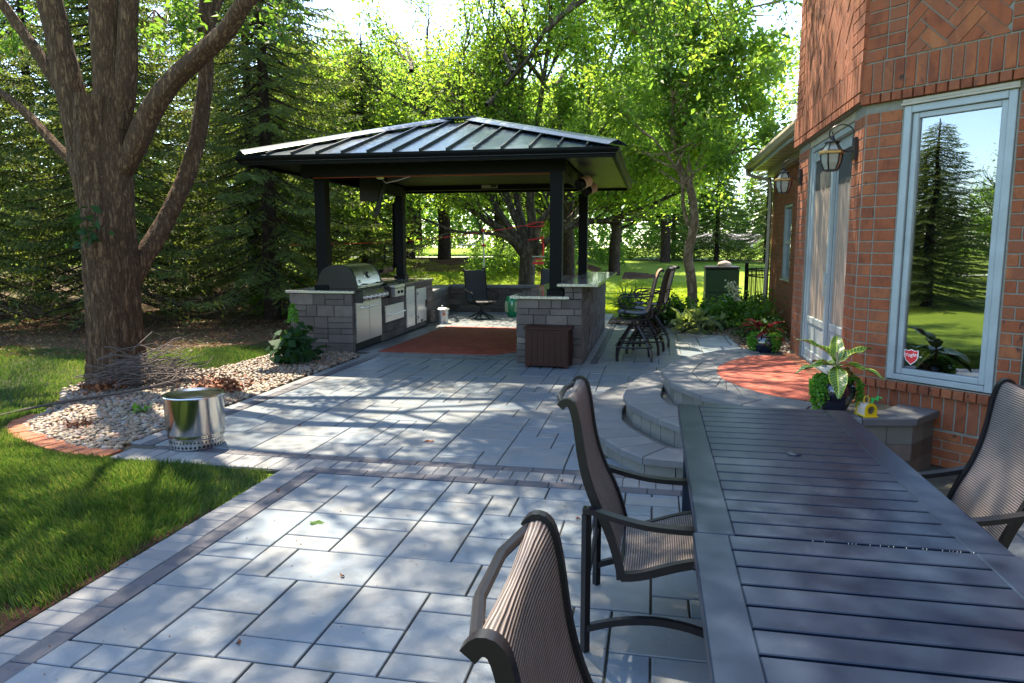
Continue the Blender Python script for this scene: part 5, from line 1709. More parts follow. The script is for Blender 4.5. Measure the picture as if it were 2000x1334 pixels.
# bar stools ------------------------------------------------------------
def bar_stool(label):
    t = empty('bar_stool', (0, 0, 0), 0, label, 'bar stool', 'swivel bar stools crowded beside the bar')
    # local: faces -x
    for sx in (-1, 1):
        for sy in (-1, 1):
            pts = smoothpath([(sx * .05, sy * .05, .52), (sx * .12, sy * .12, .40), (sx * .20, sy * .20, .25), (sx * .245, sy * .245, .12), (sx * .25, sy * .25, 0.0)], 3)
            MB().tube(pts, .022, 6).build('leg', 'bronze', t, smooth=True)
    for z_, r_ in ((.21, .235), (.30, .19)):
        q = [(r_ * a, r_ * b, z_) for a, b in ((-1, -1), (0, -1.15), (1, -1), (1.15, 0), (1, 1), (0, 1.15), (-1, 1), (-1.15, 0), (-1, -1))]
        MB().tube(smoothpath(q, 3), .013, 6).build('foot_ring', 'bronze', t, smooth=True)
    MB().lathe([(.06, .47), (.06, .52), (.032, .53), (.032, .60), (.12, .61), (.12, .63), (.05, .64)], 14).build('swivel', 'bronze', t, smooth=True)
    prof = [(.385, 1.335), (.40, 1.36), (.37, 1.37), (.335, 1.33), (.30, 1.22), (.27, 1.08), (.245, .95), (.225, .84), (.19, .755), (.12, .72), (.0, .715), (-.12, .73), (-.2, .74), (-.245, .715)]
    sp_ = smoothpath([(a, 0, b) for a, b in prof], 3)
    for s_ in (-1, 1):
        y_ = s_ * .235
        MB().tube([(p.x, y_, p.z) for p in sp_], .014, 6).build('side_rail', 'bronze', t, smooth=True)
        arm = smoothpath([(.285, y_ * 1.02, .985), (.20, y_ * 1.12, .985), (.05, y_ * 1.2, .965), (-.12, y_ * 1.2, .975), (-.21, y_ * 1.2, .955), (-.245, y_ * 1.2, .895), (-.215, y_ * 1.18, .835), (-.15, y_ * 1.1, .815), (-.12, y_ * 1.05, .80), (-.17, y_, .745)], 3)
        MB().tube(arm, .012, 6).build('arm', 'bronze', t, smooth=True)
        lo = smoothpath([(.23, y_, .86), (.25, y_ * .95, .72), (.18, y_ * .8, .645), (.0, y_ * .7, .635), (-.18, y_ * .8, .645), (-.235, y_ * .95, .70)], 3)
        MB().tube(lo, .012, 6).build('seat_brace', 'bronze', t, smooth=True)
    i_ = 26
    uv_strip('back_sling', [(p.x, p.z) for p in sp_[:i_]], -.225, .225, 'tan_sling' if 'tan' in label else 'dark_sling', t, sag=.015)
    uv_strip('seat_sling', [(p.x, p.z + .003) for p in sp_[i_ - 1:]], -.225, .225, 'blue_sling', t, sag=.012)
    return t
st1 = bar_stool('front bar stool with a tan panel showing on its back, nearest of the cluster')
st1.location = (-.27, 11.0, 0); st1.rotation_euler[2] = rad(4)
st2 = bar_stool('middle bar stool of the cluster, charcoal back tilted behind the front one')
st2.location = (-.10, 11.75, 0); st2.rotation_euler[2] = rad(-10)
st3 = dup(st2, (-.02, 12.75, 0), rad(14), 'farthest bar stool of the cluster beside the bar', 'swivel bar stools crowded beside the bar')

# swivel lounge chairs --------------------------------------------------
def lounge(label):
    t = empty('swivel_chair', (0, 0, 0), 0, label, 'chair', 'swivel sling chairs inside the seat wall')
    for k in range(5):
        a = 2 * math.pi * k / 5 + .3
        MB().tube(smoothpath([(.03 * math.cos(a), .03 * math.sin(a), .16), (.15 * math.cos(a), .15 * math.sin(a), .09), (.31 * math.cos(a), .31 * math.sin(a), .015)], 3), .02, 6).build('base_arm', 'chairframe', t, smooth=True)
    MB().lathe([(.04, .09), (.04, .18), (.025, .2), (.025, .30), (.12, .31), (.12, .33)], 12).build('column', 'chairframe', t, smooth=True)
    prof = [(-.42, 1.125), (-.44, 1.15), (-.40, 1.155), (-.375, 1.10), (-.355, 1.0), (-.33, .85), (-.30, .70), (-.27, .56), (-.24, .46), (-.19, .41), (-.08, .40), (.10, .42), (.24, .44), (.31, .41)]
    sp_ = smoothpath([(a, 0, b) for a, b in prof], 3)
    for s_ in (-1, 1):
        y_ = s_ * .275
        MB().tube([(p.x, y_, p.z) for p in sp_], .017, 6).build('side_rail', 'chairframe', t, smooth=True)
        MB().tube(smoothpath([(-.305, y_ * 1.03, .70), (-.2, y_ * 1.15, .67), (-.02, y_ * 1.2, .64), (.14, y_ * 1.2, .635), (.22, y_ * 1.2, .60), (.24, y_ * 1.18, .53), (.20, y_, .44)], 3), .018, 6).build('arm', 'chairframe', t, smooth=True)
        MB().tube([(-.2, y_, .38), (0, y_ * .4, .335), (.2, y_, .40)], .014, 6).build('seat_brace', 'chairframe', t)
    uv_strip('back_sling', [(p.x, p.z) for p in sp_[:26]], -.262, .262, 'dark_sling', t, sag=.015)
    uv_strip('seat_sling', [(p.x, p.z + .003) for p in sp_[25:]], -.262, .262, 'dark_sling', t, sag=.012)
    return t
lc = lounge('black swivel sling chair standing before the seat wall, left of the green garden stool')
lc.location = (-4.05, 16.75, 0); lc.rotation_euler[2] = rad(-52)
dup(lc, (-2.65, 17.6, 0), rad(-110), 'second swivel sling chair half hidden behind the front right pavilion post')

# green garden stool -------------------------------------------------------
gs = empty('garden_stool', (-3.42, 17.45, 0), .3, 'green ceramic barrel garden stool with pale pierced panels before the seat wall', 'stool')
prof = [(.13, 0), (.145, .02), (.16, .08), (.182, .18), (.19, .26), (.182, .35), (.16, .44), (.145, .49), (.13, .505), (.11, .51), (0, .512)]
MB().lathe(prof, 28).build('barrel', 'green_ceramic', gs, smooth=True)
for k in range(4):
    a0 = k * math.pi / 2 + .2
    mb = MB()
    for i in range(6):
        for (p, q) in (((i, 0), (i, 7)),):
            pts = []
            for j in range(8):
                z_ = .12 + j * .035; r_ = .16 + .032 * math.sin((z_ - .04) / .44 * math.pi) ** .8
                an = a0 + i * .12
                pts.append((r_ * math.cos(an), r_ * math.sin(an), z_))
            mb.tube(pts, .006, 4)
    for j in range(8):
        pts = []
        z_ = .12 + j * .035; r_ = .16 + .032 * math.sin((z_ - .04) / .44 * math.pi) ** .8
        for i in range(6):
            an = a0 + i * .12; pts.append((r_ * math.cos(an), r_ * math.sin(an), z_))
        mb.tube(pts, .006, 4)
    mb.build('fret_panel', 'cream_ceramic', gs)

# galvanised ash can ----------------------------------------------------------
tc_ = empty('ash_can', (-4.66, 15.52, 0), 0, 'small galvanised metal can with domed lid on the paving by the grill island end', 'can')
MB().lathe([(.135, 0), (.135, .015), (.125, .02), (.145, .30), (.152, .305), (.152, .315)], 26).build('bucket', 'galv', tc_, smooth=True)
MB().lathe([(.162, .30), (.165, .318), (.155, .33), (.09, .352), (.03, .36), (.012, .362), (.012, .375), (.024, .385), (.022, .40), (0, .405)], 26).build('lid', 'galv', tc_, smooth=True)
MB().tube([(-.14, -.06, .24), (-.20, -.05, .22), (-.21, 0, .14), (-.20, .05, .22), (-.14, .06, .24)], .005, 5).build('bail', 'galv', tc_)
MB().fbox(((.05, -.148), (1, .25), (.25, -1)), 0, .06, .19, .235, -.02, -.004).build('label_patch', 'orange', tc_)

# storage box -----------------------------------------------------------------
sx = empty('storage_box', (-1.45, 10.1, 0), rad(-3), 'dark brown resin storage box standing against the front of the bar', 'storage box')
MB().box(-.31, .31, -.17, .17, .03, .545, .006).build('body', 'box_brown', sx)
for k in range(7): MB().box(-.29 + k * .0845, -.215 + k * .0845, -.178, -.1702, .05, .50, .003).build('plank', 'box_brown', sx)
for k in range(4): MB().box(.3102, .318, -.15 + k * .078, -.08 + k * .078, .05, .50, .003).build('plank', 'box_brown', sx)
MB().box(-.335, .335, -.19, .19, .546, .585, .01).build('lid', 'box_brown', sx)
for a in (-.31, .25):
    for b in (-.17, .12): MB().box(a, a + .06, b, b + .05, 0, .03).build('foot', 'box_brown', sx)

# fire pit ---------------------------------------------------------------------
fp = empty('fire_pit', (-3.86, 5.42, 0.002), 0, 'round brushed steel fire pit with flat lid at the corner of the terrace', 'fire pit')
import bmesh
def holed_band(r_, z0, z1, nh, hr, zc, m, name, par, n_seg=None):
    """cylinder band with real round holes: dark discs recessed behind a ring of octagonal cut-outs"""
    mb = MB(); seg = nh
    for i in range(nh):
        a0 = 2 * math.pi * i / nh; a1 = 2 * math.pi * (i + 1) / nh; am = (a0 + a1) / 2
        # outer square ring points (8) and hole points (8)
        w_ = (a1 - a0)
        outer = [(-.5, z0), (0, z0), (.5, z0), (.5, zc), (.5, z1), (0, z1), (-.5, z1), (-.5, zc)]
        inner = []
        for k in range(8):
            t = -math.pi * 3 / 4 + k * math.pi / 4
            inner.append((math.cos(t) * hr / (r_ * w_), zc + math.sin(t) * hr))
        def P(q): return (r_ * math.cos(am + q[0] * w_), r_ * math.sin(am + q[0] * w_), q[1])
        vs = [P(q) for q in outer] + [P(q) for q in inner]
        fs = [(k, (k + 1) % 8, 8 + (k + 1) % 8, 8 + k) for k in range(8)]
        mb.add(vs, fs)
    return mb.build(name, m, par)
MB().lathe([(.272, .125), (.274, .13), (.276, .43), (.280, .437)], 48, cap=False).build('body', 'steel_v', fp, smooth=True)
holed_band(.272, .098, .125, 64, .0062, .111, 'steel_v', 'hole_band', fp)
MB().lathe([(.272, .098), (.268, .088), (.252, .085)], 48, cap=False).build('lower_lip', 'steel_v', fp, smooth=True)
holed_band(.252, .045, .085, 46, .0085, .064, 'steel_v', 'hole_band', fp)
holed_band(.252, .004, .045, 40, .012, .024, 'steel_v', 'hole_band', fp)
MB().lathe([(.235, .005), (.235, .43)], 32).build('inner_barrel', 'wallcore', fp)
MB().lathe([(.288, .436), (.292, .444), (.288, .452), (.262, .456), (.250, .449), (.12, .446), (0, .446)], 48).build('lid', 'steel_v', fp, smooth=True)

fp.scale = (.87, .87, 1)
# green cabinet with stone on top --------------------------------------------------
gc = empty('utility_cabinet', (1.92, 21.6, 0), 0, 'dark green cabinet with black lid and a stone on top, standing on the far lawn', 'cabinet')
MB().box(-.47, .47, -.4, .4, -.02, .42, .02).build('lower_body', 'cabinet_green', gc)
MB().box(-.46, .46, -.39, .39, .43, 1.09, .03).build('upper_body', 'cabinet_green', gc)
MB().box(-.475, .475, -.405, .405, 1.095, 1.16, .02).build('lid', 'plastic_black', gc)
st_ = stones('rock', np.array([[2.0, 21.6, 1.205]]), .17, .19, 2, m='stone_tan'); tag(st_, 'flat tan stone lying on the lid of the green cabinet', 'stone')

# pots ---------------------------------------------------------------------------
def pot(name, loc, label, r0, r1, h, cat='plant pot'):
    t = empty(name, loc, 0, label, cat)
    MB().lathe([(r0 * .9, 0), (r0, .01), (r1, h * .55), (r1 * 1.02, h * .75), (r1 * .9, h * .93), (r1 * .98, h * .97), (r1 * .98, h), (r1 * .86, h), (r1 * .84, h * .9), (0, h * .88)], 32).build('pot', 'pot', t, smooth=True)
    MB().lathe([(r1 * .84, h * .9), (r1 * .84, h * .92), (0, h * .93)], 20).build('soil', 'soil', t)
    return t
def big_leaf(par, base, az_, el, L_, W_, m='croton', droop=.25, name='leaf'):
    n, k = 10, 6
    vs, uvs, fs = [], [], []
    d = Vector((math.cos(az_) * math.cos(el), math.sin(az_) * math.cos(el), math.sin(el)))
    s = Vector((-math.sin(az_), math.cos(az_), 0)); nn = d.cross(s) * -1
    if nn.z < 0: nn = -nn
    for i in range(n + 1):
        t = i / n
        w_ = W_ * (math.sin(math.pi * min(1, t * .93 + .05)) ** .75) * (1 - .25 * t)
        c = Vector(base) + d * (L_ * t) + nn * (-droop * L_ * t * t) 
        for j in range(k + 1):
            f = j / k * 2 - 1
            p = c + s * (f * w_ / 2) + nn * (.16 * w_ * abs(f) + .012 * math.sin(t * 14 + f * 3) * abs(f))
            vs.append(tuple(p)); uvs.append((j / k, t))
    for i in range(n):
        for j in range(k):
            a = i * (k + 1) + j; fs.append((a, a + 1, a + k + 2, a + k + 1))
    o = MB().add(vs, fs).build(name, m, par, smooth=True)
    ul = o.data.uv_layers.new(name='UVMap')
    for lp in o.data.loops: ul.data[lp.index].uv = uvs[lp.vertex_index]
    return o
pt1 = pot('potted_croton', (1.40, 5.83, 0.441), 'yellow veined croton in a dark blue glazed pot with trailing creeper at the landing edge', .085, .145, .235, 'potted plant')
MB().tube([(0, 0, .2), (.01, 0, .33), (0, .01, .46)], [.014, .012, .006], 8).build('stem', 'bark_smooth', pt1, smooth=True)
top = (0, 0, .38)
for (a, e, L_, W_, dz, dr_) in ((28, 30, .28, .13, .0, .25), (152, 38, .27, .12, .02, .25), (-28, 5, .27, .12, -.02, .30), (195, 4, .26, .115, -.02, .25), (262, -22, .30, .125, -.03, .15), (80, 50, .24, .10, .0, .2), (118, 15, .22, .09, -.03, .3), (50, 0, .22, .09, -.05, .4)):
    big_leaf(pt1, (0, 0, .38 + dz), rad(a), rad(e), L_ * 1.22, W_ * 1.2, 'croton', dr_)
def trailing(par, c, r_, n, sectors, z0, drop, size=.02, m='trail', name='trailing_foliage'):
    P_ = []
    for i in range(n):
        a0, a1 = sectors[R.randrange(len(sectors))]
        a = rad(R.uniform(a0, a1)); L_ = drop * R.uniform(.35, 1)
        k = int(L_ / .011) + 6
        for j in range(k):
            t = j / k
            rr_ = r_ * (.55 + .55 * min(1, t * 3)) + .03 * math.sin(t * 3) + R.uniform(-.01, .01)
            z_ = z0 + (.03 * math.sin(min(1, t * 3) * math.pi)) - max(0, t - .25) / .75 * L_
            an = a + .12 * math.sin(j * .5 + i)
            P_.append((c[0] + rr_ * math.cos(an), c[1] + rr_ * math.sin(an), z_ + R.uniform(-.008, .008)))
    o = leaves(name, np.array(P_), size, m, parent=par, aspect=.95, hang=.2, svar=.25)
    return o
trailing(pt1, (0, 0), .125, 60, [(165, 235), (150, 215)], .245, .24, .026)
trailing(pt1, (0, 0), .14, 16, [(-45, -5)], .245, .20, .024)
trailing(pt1, (0, 0), .08, 30, [(0, 360)], .245, .03, .024)
pt2 = pot('potted_croton', (1.36, 9.20, 0.36), 'red and green croton in a black glazed pot at the far edge of the landing', .12, .16, .27, 'potted plant')
for i in range(22):
    a = R.uniform(0, 360); e = R.uniform(-15, 55)
    big_leaf(pt2, (R.uniform(-.04, .04), R.uniform(-.04, .04), .33 + R.uniform(-.03, .06)), rad(a), rad(e), R.uniform(.17, .26), R.uniform(.06, .09), 'croton' if i % 3 == 0 else 'croton_red', R.uniform(.2, .5))
trailing(pt2, (0, 0), .15, 50, [(-90, -20), (170, 230)], .27, .22, .026)

# yellow birdhouse -----------------------------------------------------------------
bh = empty('lemon_birdhouse', (1.600, 5.715, 0.441), rad(18), 'small yellow round-topped birdhouse with a green plastic leaf on the landing edge', 'birdhouse')
def arch(w_, h0, r_, n=12):
    pts = [(-w_, 0)]
    pts = [(w_, 0), (w_, h0)] + [(w_ * math.cos(math.pi * k / n), h0 + r_ * math.sin(math.pi * k / n)) for k in range(1, n)] + [(-w_, h0), (-w_, 0)]
    return pts
def arch_plate(y0, y1, w_, h0, r_, hole, m, name):
    n = 24; mb = MB()
    out = arch(w_, h0, r_)
    if not hole:
        vs = [(a, y0, b) for a, b in out] + [(a, y1, b) for a, b in out]; k = len(out)
        mb.add(vs, [tuple(range(k)), tuple(reversed(range(k, 2 * k)))] + [(i, (i + 1) % k, k + (i + 1) % k, k + i)[::-1] for i in range(k)])
    else:
        # ring strip between outline and round hole
        P_ = [Vector(p) for p in out]; cx, cz, hr = 0, h0 * .95, hole
        ring = []
        for p in P_:
            d = (Vector((p.x - cx, p.y - cz))).normalized(); ring.append((cx + d.x * hr, cz + d.y * hr))
        # refine bottom
        outb = [(w_ * (1 - 2 * i / 6), 0) for i in range(1, 6)]
        seq = list(out) + [(-w_ + 2 * w_ * i / 6, 0) for i in range(1, 6)]
        ring = []
        for p in seq:
            d = Vector((p[0] - cx, p[1] - cz)).normalized(); ring.append((cx + d.x * hr, cz + d.y * hr))
        k = len(seq)
        vs = [(a, y0, b) for a, b in seq] + [(a, y0, b) for a, b in ring] + [(a, y1, b) for a, b in seq] + [(a, y1, b) for a, b in ring]
        fs = []
        for i in range(k):
            j = (i + 1) % k
            fs += [(i, j, k + j, k + i), (2 * k + i, 3 * k + i, 3 * k + j, 2 * k + j), (i, 2 * k + i, 2 * k + j, j), (k + i, k + j, 3 * k + j, 3 * k + i)]
        mb.add(vs, fs)
    return mb.build(name, m, bh)
arch_plate(-.065, -.052, .046, .055, .05, .030, 'yellow', 'front_plate')
arch_plate(.052, .065, .046, .055, .05, 0, 'yellow', 'back_plate')
sh_ = arch(.040, .054, .044)
vs = [(a, y, b) for y in (-.0515, .0515) for a, b in sh_]; k = len(sh_)
MB().add(vs, [(i, (i + 1), k + i + 1, k + i) for i in range(k - 1)]).build('side_shell', 'frosted', bh, smooth=True)
MB().box(-.052, .052, -.075, .07, 0.0, .008, .002).build('base', 'yellow', bh)
MB().tube([(-.018, 0, .098), (-.024, 0, .125), (-.012, 0, .148), (.008, 0, .148), (.02, 0, .125), (.014, 0, .098)], .005, 8).build('hook', 'yellow', bh, smooth=True)
big_leaf(bh, (.02, -.02, .10), rad(-15), rad(35), .085, .085, 'lampshade_leaf', .1, 'leaf')

# sticks pile and branch on the pebbles ------------------------------------------------
sp = MB(); rr = random.Random(5)
for i in range(230):
    x = -6.05 + rr.gauss(0, .24); y = 7.72 + rr.gauss(0, .22); z = .03 + abs(rr.gauss(0, .19)) * max(0, 1 - ((x + 6.05) ** 2 + (y - 7.75) ** 2) / 1.1)
    a = rr.gauss(.55, .55); L_ = rr.uniform(.2, .75); e = rr.gauss(.12, .2)
    d = Vector((math.cos(a) * math.cos(e), math.sin(a) * math.cos(e), math.sin(e)))
    c = Vector((x, y, z + .05)); q = Vector((rr.gauss(0, .03), rr.gauss(0, .03), rr.gauss(0, .03)))
    pts = [c - d * L_ / 2, c - d * L_ / 6 + q, c + d * L_ / 5 - q, c + d * L_ / 2]
    pts = [Vector((p.x, p.y, max(.015, p.z))) for p in pts]
    r_ = rr.uniform(.003, .010); sp.tube(pts, [r_, r_ * .9, r_ * .7, r_ * .35], 5)
o = sp.build('twig_pile', 'twig'); tag(o, 'tangled pile of dead twigs heaped at the foot of the big tree', 'twigs', kind='stuff')
o = MB().tube(smoothpath([(-5.55, 7.55, .12), (-5.8, 7.2, .07), (-6.05, 6.8, .05), (-6.2, 6.5, .05), (-6.35, 6.15, .035), (-6.4, 5.9, .03)], 3), [.018] * 10 + [.014] * 3 + [.01] * 3, 6).build('fallen_branch', 'twig'); tag(o, 'long dead branch lying across the pebbles toward the brick edging', 'branch')

# ================================================================== TREES
def rtube(mb, pts, r0, r1, n=8, k=3, flare=0.0):
    P_ = smoothpath(pts, k); m_ = len(P_)
    rr_ = [r0 + (r1 - r0) * i / (m_ - 1) for i in range(m_)]
    if flare:
        for i in range(m_):
            h = (P_[i].z - P_[0].z)
            rr_[i] *= 1 + flare * math.exp(-max(0, h) / .22)
    mb.tube(P_, rr_, n)
    return P_, rr_
def grow(mb, p, d, L_, r_, depth, rr, tips, up_=.12, n=6, kids=(2, 3), spread=.55, tw=.62):
    seg = 4; pts = [Vector(p)]; dd = Vector(d).normalized()
    for i in range(seg):
        dd = (dd + Vector((rr.gauss(0, .13), rr.gauss(0, .13), rr.gauss(0, .10) + up_ * .25))).normalized()
        pts.append(pts[-1] + dd * (L_ / seg))
    rad_ = [r_ * (1 - .45 * i / seg) for i in range(seg + 1)]
    mb.tube(pts, rad_, n, cap=False)
    if depth <= 0:
        tips += [(q, dd) for q in pts[1:]]
        return
    if depth == 1: tips += [(pts[-1], dd), (pts[2], dd)]
    for c in range(rr.randint(*kids) + 1):
        j = seg if c == 0 else rr.randint(1, seg)
        ax = Vector((rr.gauss(0, 1), rr.gauss(0, 1), rr.gauss(0, .6))).normalized()
        nd = (dd + ax * (spread if c else spread * .4) + Vector((0, 0, up_))).normalized()
        grow(mb, pts[j], nd, L_ * rr.uniform(tw, tw + .2), rad_[j] * (.72 if c else .85), depth - 1, rr, tips, up_, max(3, n - 1), kids, spread, tw)
def tips_to_points(tips, per, sigma, rng=NR):
    T = np.array([t[0][:] for t in tips])
    P_ = np.repeat(T, per, 0)
    return P_ + rng.normal(size=P_.shape) * np.array([sigma, sigma, sigma * .75])

def sun_gap(P_, org, tests, keep, rng=NR):
    """thin the crown where its gaps let the sun down on the given areas"""
    Wp = P_ + np.array(org)
    k = np.ones(len(P_), bool)
    for axis, val, a0, a1, b0, b1 in tests:
        t = (Wp[:, axis] - val) / SUN[axis]
        Q = Wp - t[:, None] * np.array(SUN[:])
        o = [i for i in range(3) if i != axis]
        hit = (t > 0) & (Q[:, o[0]] > a0) & (Q[:, o[0]] < a1) & (Q[:, o[1]] > b0) & (Q[:, o[1]] < b1)
        k &= ~(hit & (rng.uniform(0, 1, len(P_)) > keep))
    return P_[k]
LAWN_T = [(2, .6, -8.5, -1.2, 19.3, 25.5), (2, .1, -1.2, 6, 19.0, 34)]
# ---- the big furrowed tree, front left
bt = empty('ash_tree', (-6.95, 8.3, 0), 0, 'massive multi stemmed shade tree with furrowed bark at the left of the pebble bed', 'tree')
rr = random.Random(3)
mb = MB(); Y_ = 8.3
def W(x, z, y=Y_): return (x + 6.95, y - 8.3, z)
def trunk_tube(mb, path, r0, r1, n=40, seed=0, k=9, flare=0.0, amp=.012, taper_in=0):
    P_ = smoothpath(path, k); m_ = len(P_)
    base = len(mb.v)
    mb.tube(P_, [(r0 + (r1 - r0) * (i / (m_ - 1))) * (1 if not taper_in else min(1, taper_in + (1 - taper_in) * i / (m_ * .16))) for i in range(m_)], n)
    r_ = random.Random(seed); ph = [r_.uniform(0, 6.28) for _ in range(6)]
    for i in range(m_):
        c = P_[i]; h = c.z - P_[0].z
        for j in range(n):
            v = Vector(mb.v[base + i * n + j]); a = 2 * math.pi * j / n
            lob = 1 + .035 * math.sin(3 * a + ph[0] + h * .4) + .02 * math.sin(5 * a + ph[1] - h) + .015 * math.sin(2 * h * 3 + ph[2])
            fl = 1 + flare * math.exp(-max(0, h) / .20) * (1 + .45 * math.sin(4 * a + ph[3]))
            furrow = 1 + amp / max(.1, r0) * (math.sin(17 * a + 2.2 * math.sin(h * 2.3 + ph[4])) * .6)
            if amp > .006: furrow *= 1 + r_.uniform(-1, 1) * .006 / max(.1, r0) + .35 * amp / max(.1, r0) * math.sin(29 * a + 3 * math.sin(h * 3.1 + ph[5]))
            mb.v[base + i * n + j] = tuple(c + (v - c) * (lob * fl * furrow))
trunk_tube(mb, [W(-7.03, -.12), W(-7.04, .5), W(-7.03, 1.2), W(-7.03, 1.9), W(-7.05, 2.3), W(-7.08, 2.7), W(-7.06, 3.1), W(-7.0, 3.6)], .335, .29, 96, 1, 14, .24, .017)
MBt = mb.build('trunk', 'bark', bt, smooth=True)
limbs = [
 ([W(-7.05, 1.0), W(-7.10, 1.6), W(-7.18, 2.2), W(-7.27, 2.7), W(-7.36, 3.3), W(-7.5, 4.1), W(-7.64, 4.9), W(-8.1, 7.0), W(-8.6, 9.2)], .24, .11),
 ([W(-7.02, 1.0), W(-6.98, 1.6), W(-6.92, 2.1), W(-6.88, 2.6), W(-6.86, 3.3), W(-6.85, 4.1), W(-6.83, 4.9), W(-6.6, 7.2, 8.5), W(-6.2, 9.8, 8.7)], .275, .12),
 ([W(-6.80, 2.6), W(-6.55, 2.95), W(-6.28, 3.4), W(-5.95, 3.75), W(-5.55, 4.05), W(-5.15, 4.35), W(-4.76, 4.75), W(-3.7, 5.9, 8.9), W(-2.6, 7.2, 9.5)], .155, .075),
 ([W(-6.72, 3.2), W(-6.62, 3.8), W(-6.52, 4.5), W(-6.40, 5.2), W(-6.0, 7.0), W(-5.6, 8.6)], .14, .07),
 ([W(-6.92, 1.0, 8.4), W(-6.80, 1.5, 8.6), W(-6.62, 2.0, 8.85), W(-6.48, 2.4, 9.0), W(-6.38, 2.8, 9.15), W(-6.28, 3.3, 9.25), W(-6.15, 4.1, 9.3), W(-6.10, 4.9, 9.3), W(-5.9, 6.8, 9.8), W(-5.2, 8.8, 10.6)], .135, .08),
 ([W(-7.28, 2.6), W(-7.7, 3.0), W(-8.2, 3.5), W(-8.8, 3.9), W(-10.2, 4.7)], .07, .035),
 ([W(-7.4, 3.4), W(-7.75, 4.0), W(-8.1, 4.5), W(-8.7, 5.3), W(-9.6, 6.6)], .085, .05),
 ([W(-2.6, 7.2, 9.5), W(-1.9, 7.0, 9.8), W(-1.0, 6.5, 10.2), W(0.0, 5.95, 10.6)], .08, .03),
 ([W(-6.15, 4.1, 9.3), W(-6.0, 5.2, 9.5), W(-5.2, 6.8, 10.4), W(-4.0, 8.2, 11.2), W(-2.8, 9.2, 11.8)], .10, .05)]  # last limb is an extra above the view, added to shade the terrace
tips = []
for i, (p, a, b) in enumerate(limbs):
    mb = MB(); trunk_tube(mb, p, a, b, 36 if a > .2 else 20, 10 + i, 10, 0, .012, .72)
    mb.build('limb', 'bark', bt, smooth=True)
tw = MB()
ends = [(limbs[0][0][-1], (-.4, -.3, 1)), (limbs[0][0][-2], (-.9, .2, .6)), (limbs[1][0][-1], (.2, 0, 1)), (limbs[1][0][-2], (.5, -.8, .8)), (limbs[1][0][-2], (.9, .3, .8)), (limbs[2][0][-1], (1, .3, .55)), (limbs[2][0][-2], (.8, -.7, .9)),
        (limbs[2][0][-1], (.6, -.5, .7)), (limbs[3][0][-1], (.7, -.6, .8)), (limbs[4][0][-1], (.7, .8, .6)), (limbs[4][0][-2], (1, .1, .7)), (limbs[5][0][-1], (-1, 0, .3)), (limbs[6][0][-1], (-.7, -.3, .6)), (limbs[3][0][-2], (.2, -1, .7)),
        (limbs[4][0][-1], (.2, 1, .8)), (limbs[2][0][-1], (.9, 1.0, .3)), (limbs[0][0][-1], (.1, .9, .8)), (limbs[1][0][-1], (.9, .8, .5)), (limbs[4][0][-1], (1.1, -.3, .35)), (limbs[0][0][-1], (.1, -1, .5)), (limbs[6][0][-1], (0, -1, .5)), (limbs[8][0][-1], (.6, .2, .6)), (limbs[8][0][-1], (.2, -1, .4)), (limbs[8][0][-2], (.6, -.8, .5)), (limbs[8][0][-1], (-.3, .7, .6)), (limbs[8][0][2], (-.3, .8, .7)), (limbs[8][0][2], (.1, 1, .35)), (limbs[7][0][-1], (.8, .3, -.25)), (limbs[7][0][-2], (.5, .5, -.4)), (limbs[7][0][1], (.3, .6, -.45)), (limbs[7][0][-1], (.4, -.5, .0))]
for p, d in ends:
    grow(tw, p, d, 2.3 if d[2] > .05 else 1.25, .048 if d[2] > .05 else .028, 3 if d[2] > .05 else 2, rr, tips, .10 if d[2] > .05 else -.1, 6, (2, 3), .65, .60)
tw.build('branches', 'bark', bt, smooth=True)
P_ = tips_to_points(tips, 1, .2)
print('bigtree tips', len(tips))
per = max(1, int(108000 / len(tips)))
P_ = tips_to_points(tips, per, .17)
P_ = sun_gap(P_, (-6.95, 8.3, 0), [(0, 1.65, 6.3, 9.8, 2.5, 6.0)], .15)
P_ = sun_gap(P_, (-6.95, 8.3, 0), LAWN_T + [(2, .44, .2, 1.7, 6.2, 8.9), (0, 1.65, 6.9, 8.7, .5, 2.5)], .45)
leaves('crown', P_, .10, 'leaf_ash', parent=bt, aspect=.45)
# sprout of leaves on the trunk
P_ = np.random.default_rng(2).normal(size=(46, 3)) * np.array([.11, .06, .12]) + np.array([.07, -.52, 1.93])
leaves('trunk_sprout', P_, .12, 'plant_b', parent=bt, aspect=.6)['kind'] = 'stuff'
P_ = np.random.default_rng(3).normal(size=(160, 3)) * np.array([.16, .1, .14]) + np.array([.75, .6, 4.5])
leaves('limb_sprout', P_, .10, 'leaf_ash', parent=bt, aspect=.4)['kind'] = 'stuff'

tw = MB(); Ps = []
rr = random.Random(77)
for (px, py, yd, n, sp_) in ((296, 70, 8.7, 170, .20), (335, 15, 8.9, 200, .24), (40, 22, 8.6, 180, .24), (25, 90, 8.9, 110, .2), (255, 120, 8.8, 70, .13), (560, 20, 9.3, 160, .25), (470, 30, 9.2, 120, .2)):
    d = fw * 1400 + rt * (px - 1000) - up * (py - 667); t_ = yd / d.y
    c = Vector((d.x * t_ + 6.95, yd - 8.3, EYE + d.z * t_))
    for q in range(5):
        e = c + Vector((rr.gauss(0, sp_), rr.gauss(0, sp_ * .7), rr.gauss(-.02, sp_ * .8)))
        tw.tube([tuple(c + Vector((0, .1, .35))), tuple((c + e) / 2 + Vector((0, 0, .06))), tuple(e)], [.008, .006, .003], 4)
        Ps.append(NR.normal(size=(n // 5, 3)) * np.array([.09, .08, .08]) + np.array(e[:]))
tw.build('hanging_twigs', 'bark', bt)['kind'] = 'stuff'
leaves('hanging_leaves', np.concatenate(Ps), .10, 'leaf_ash', parent=bt, aspect=.42)['kind'] = 'stuff'
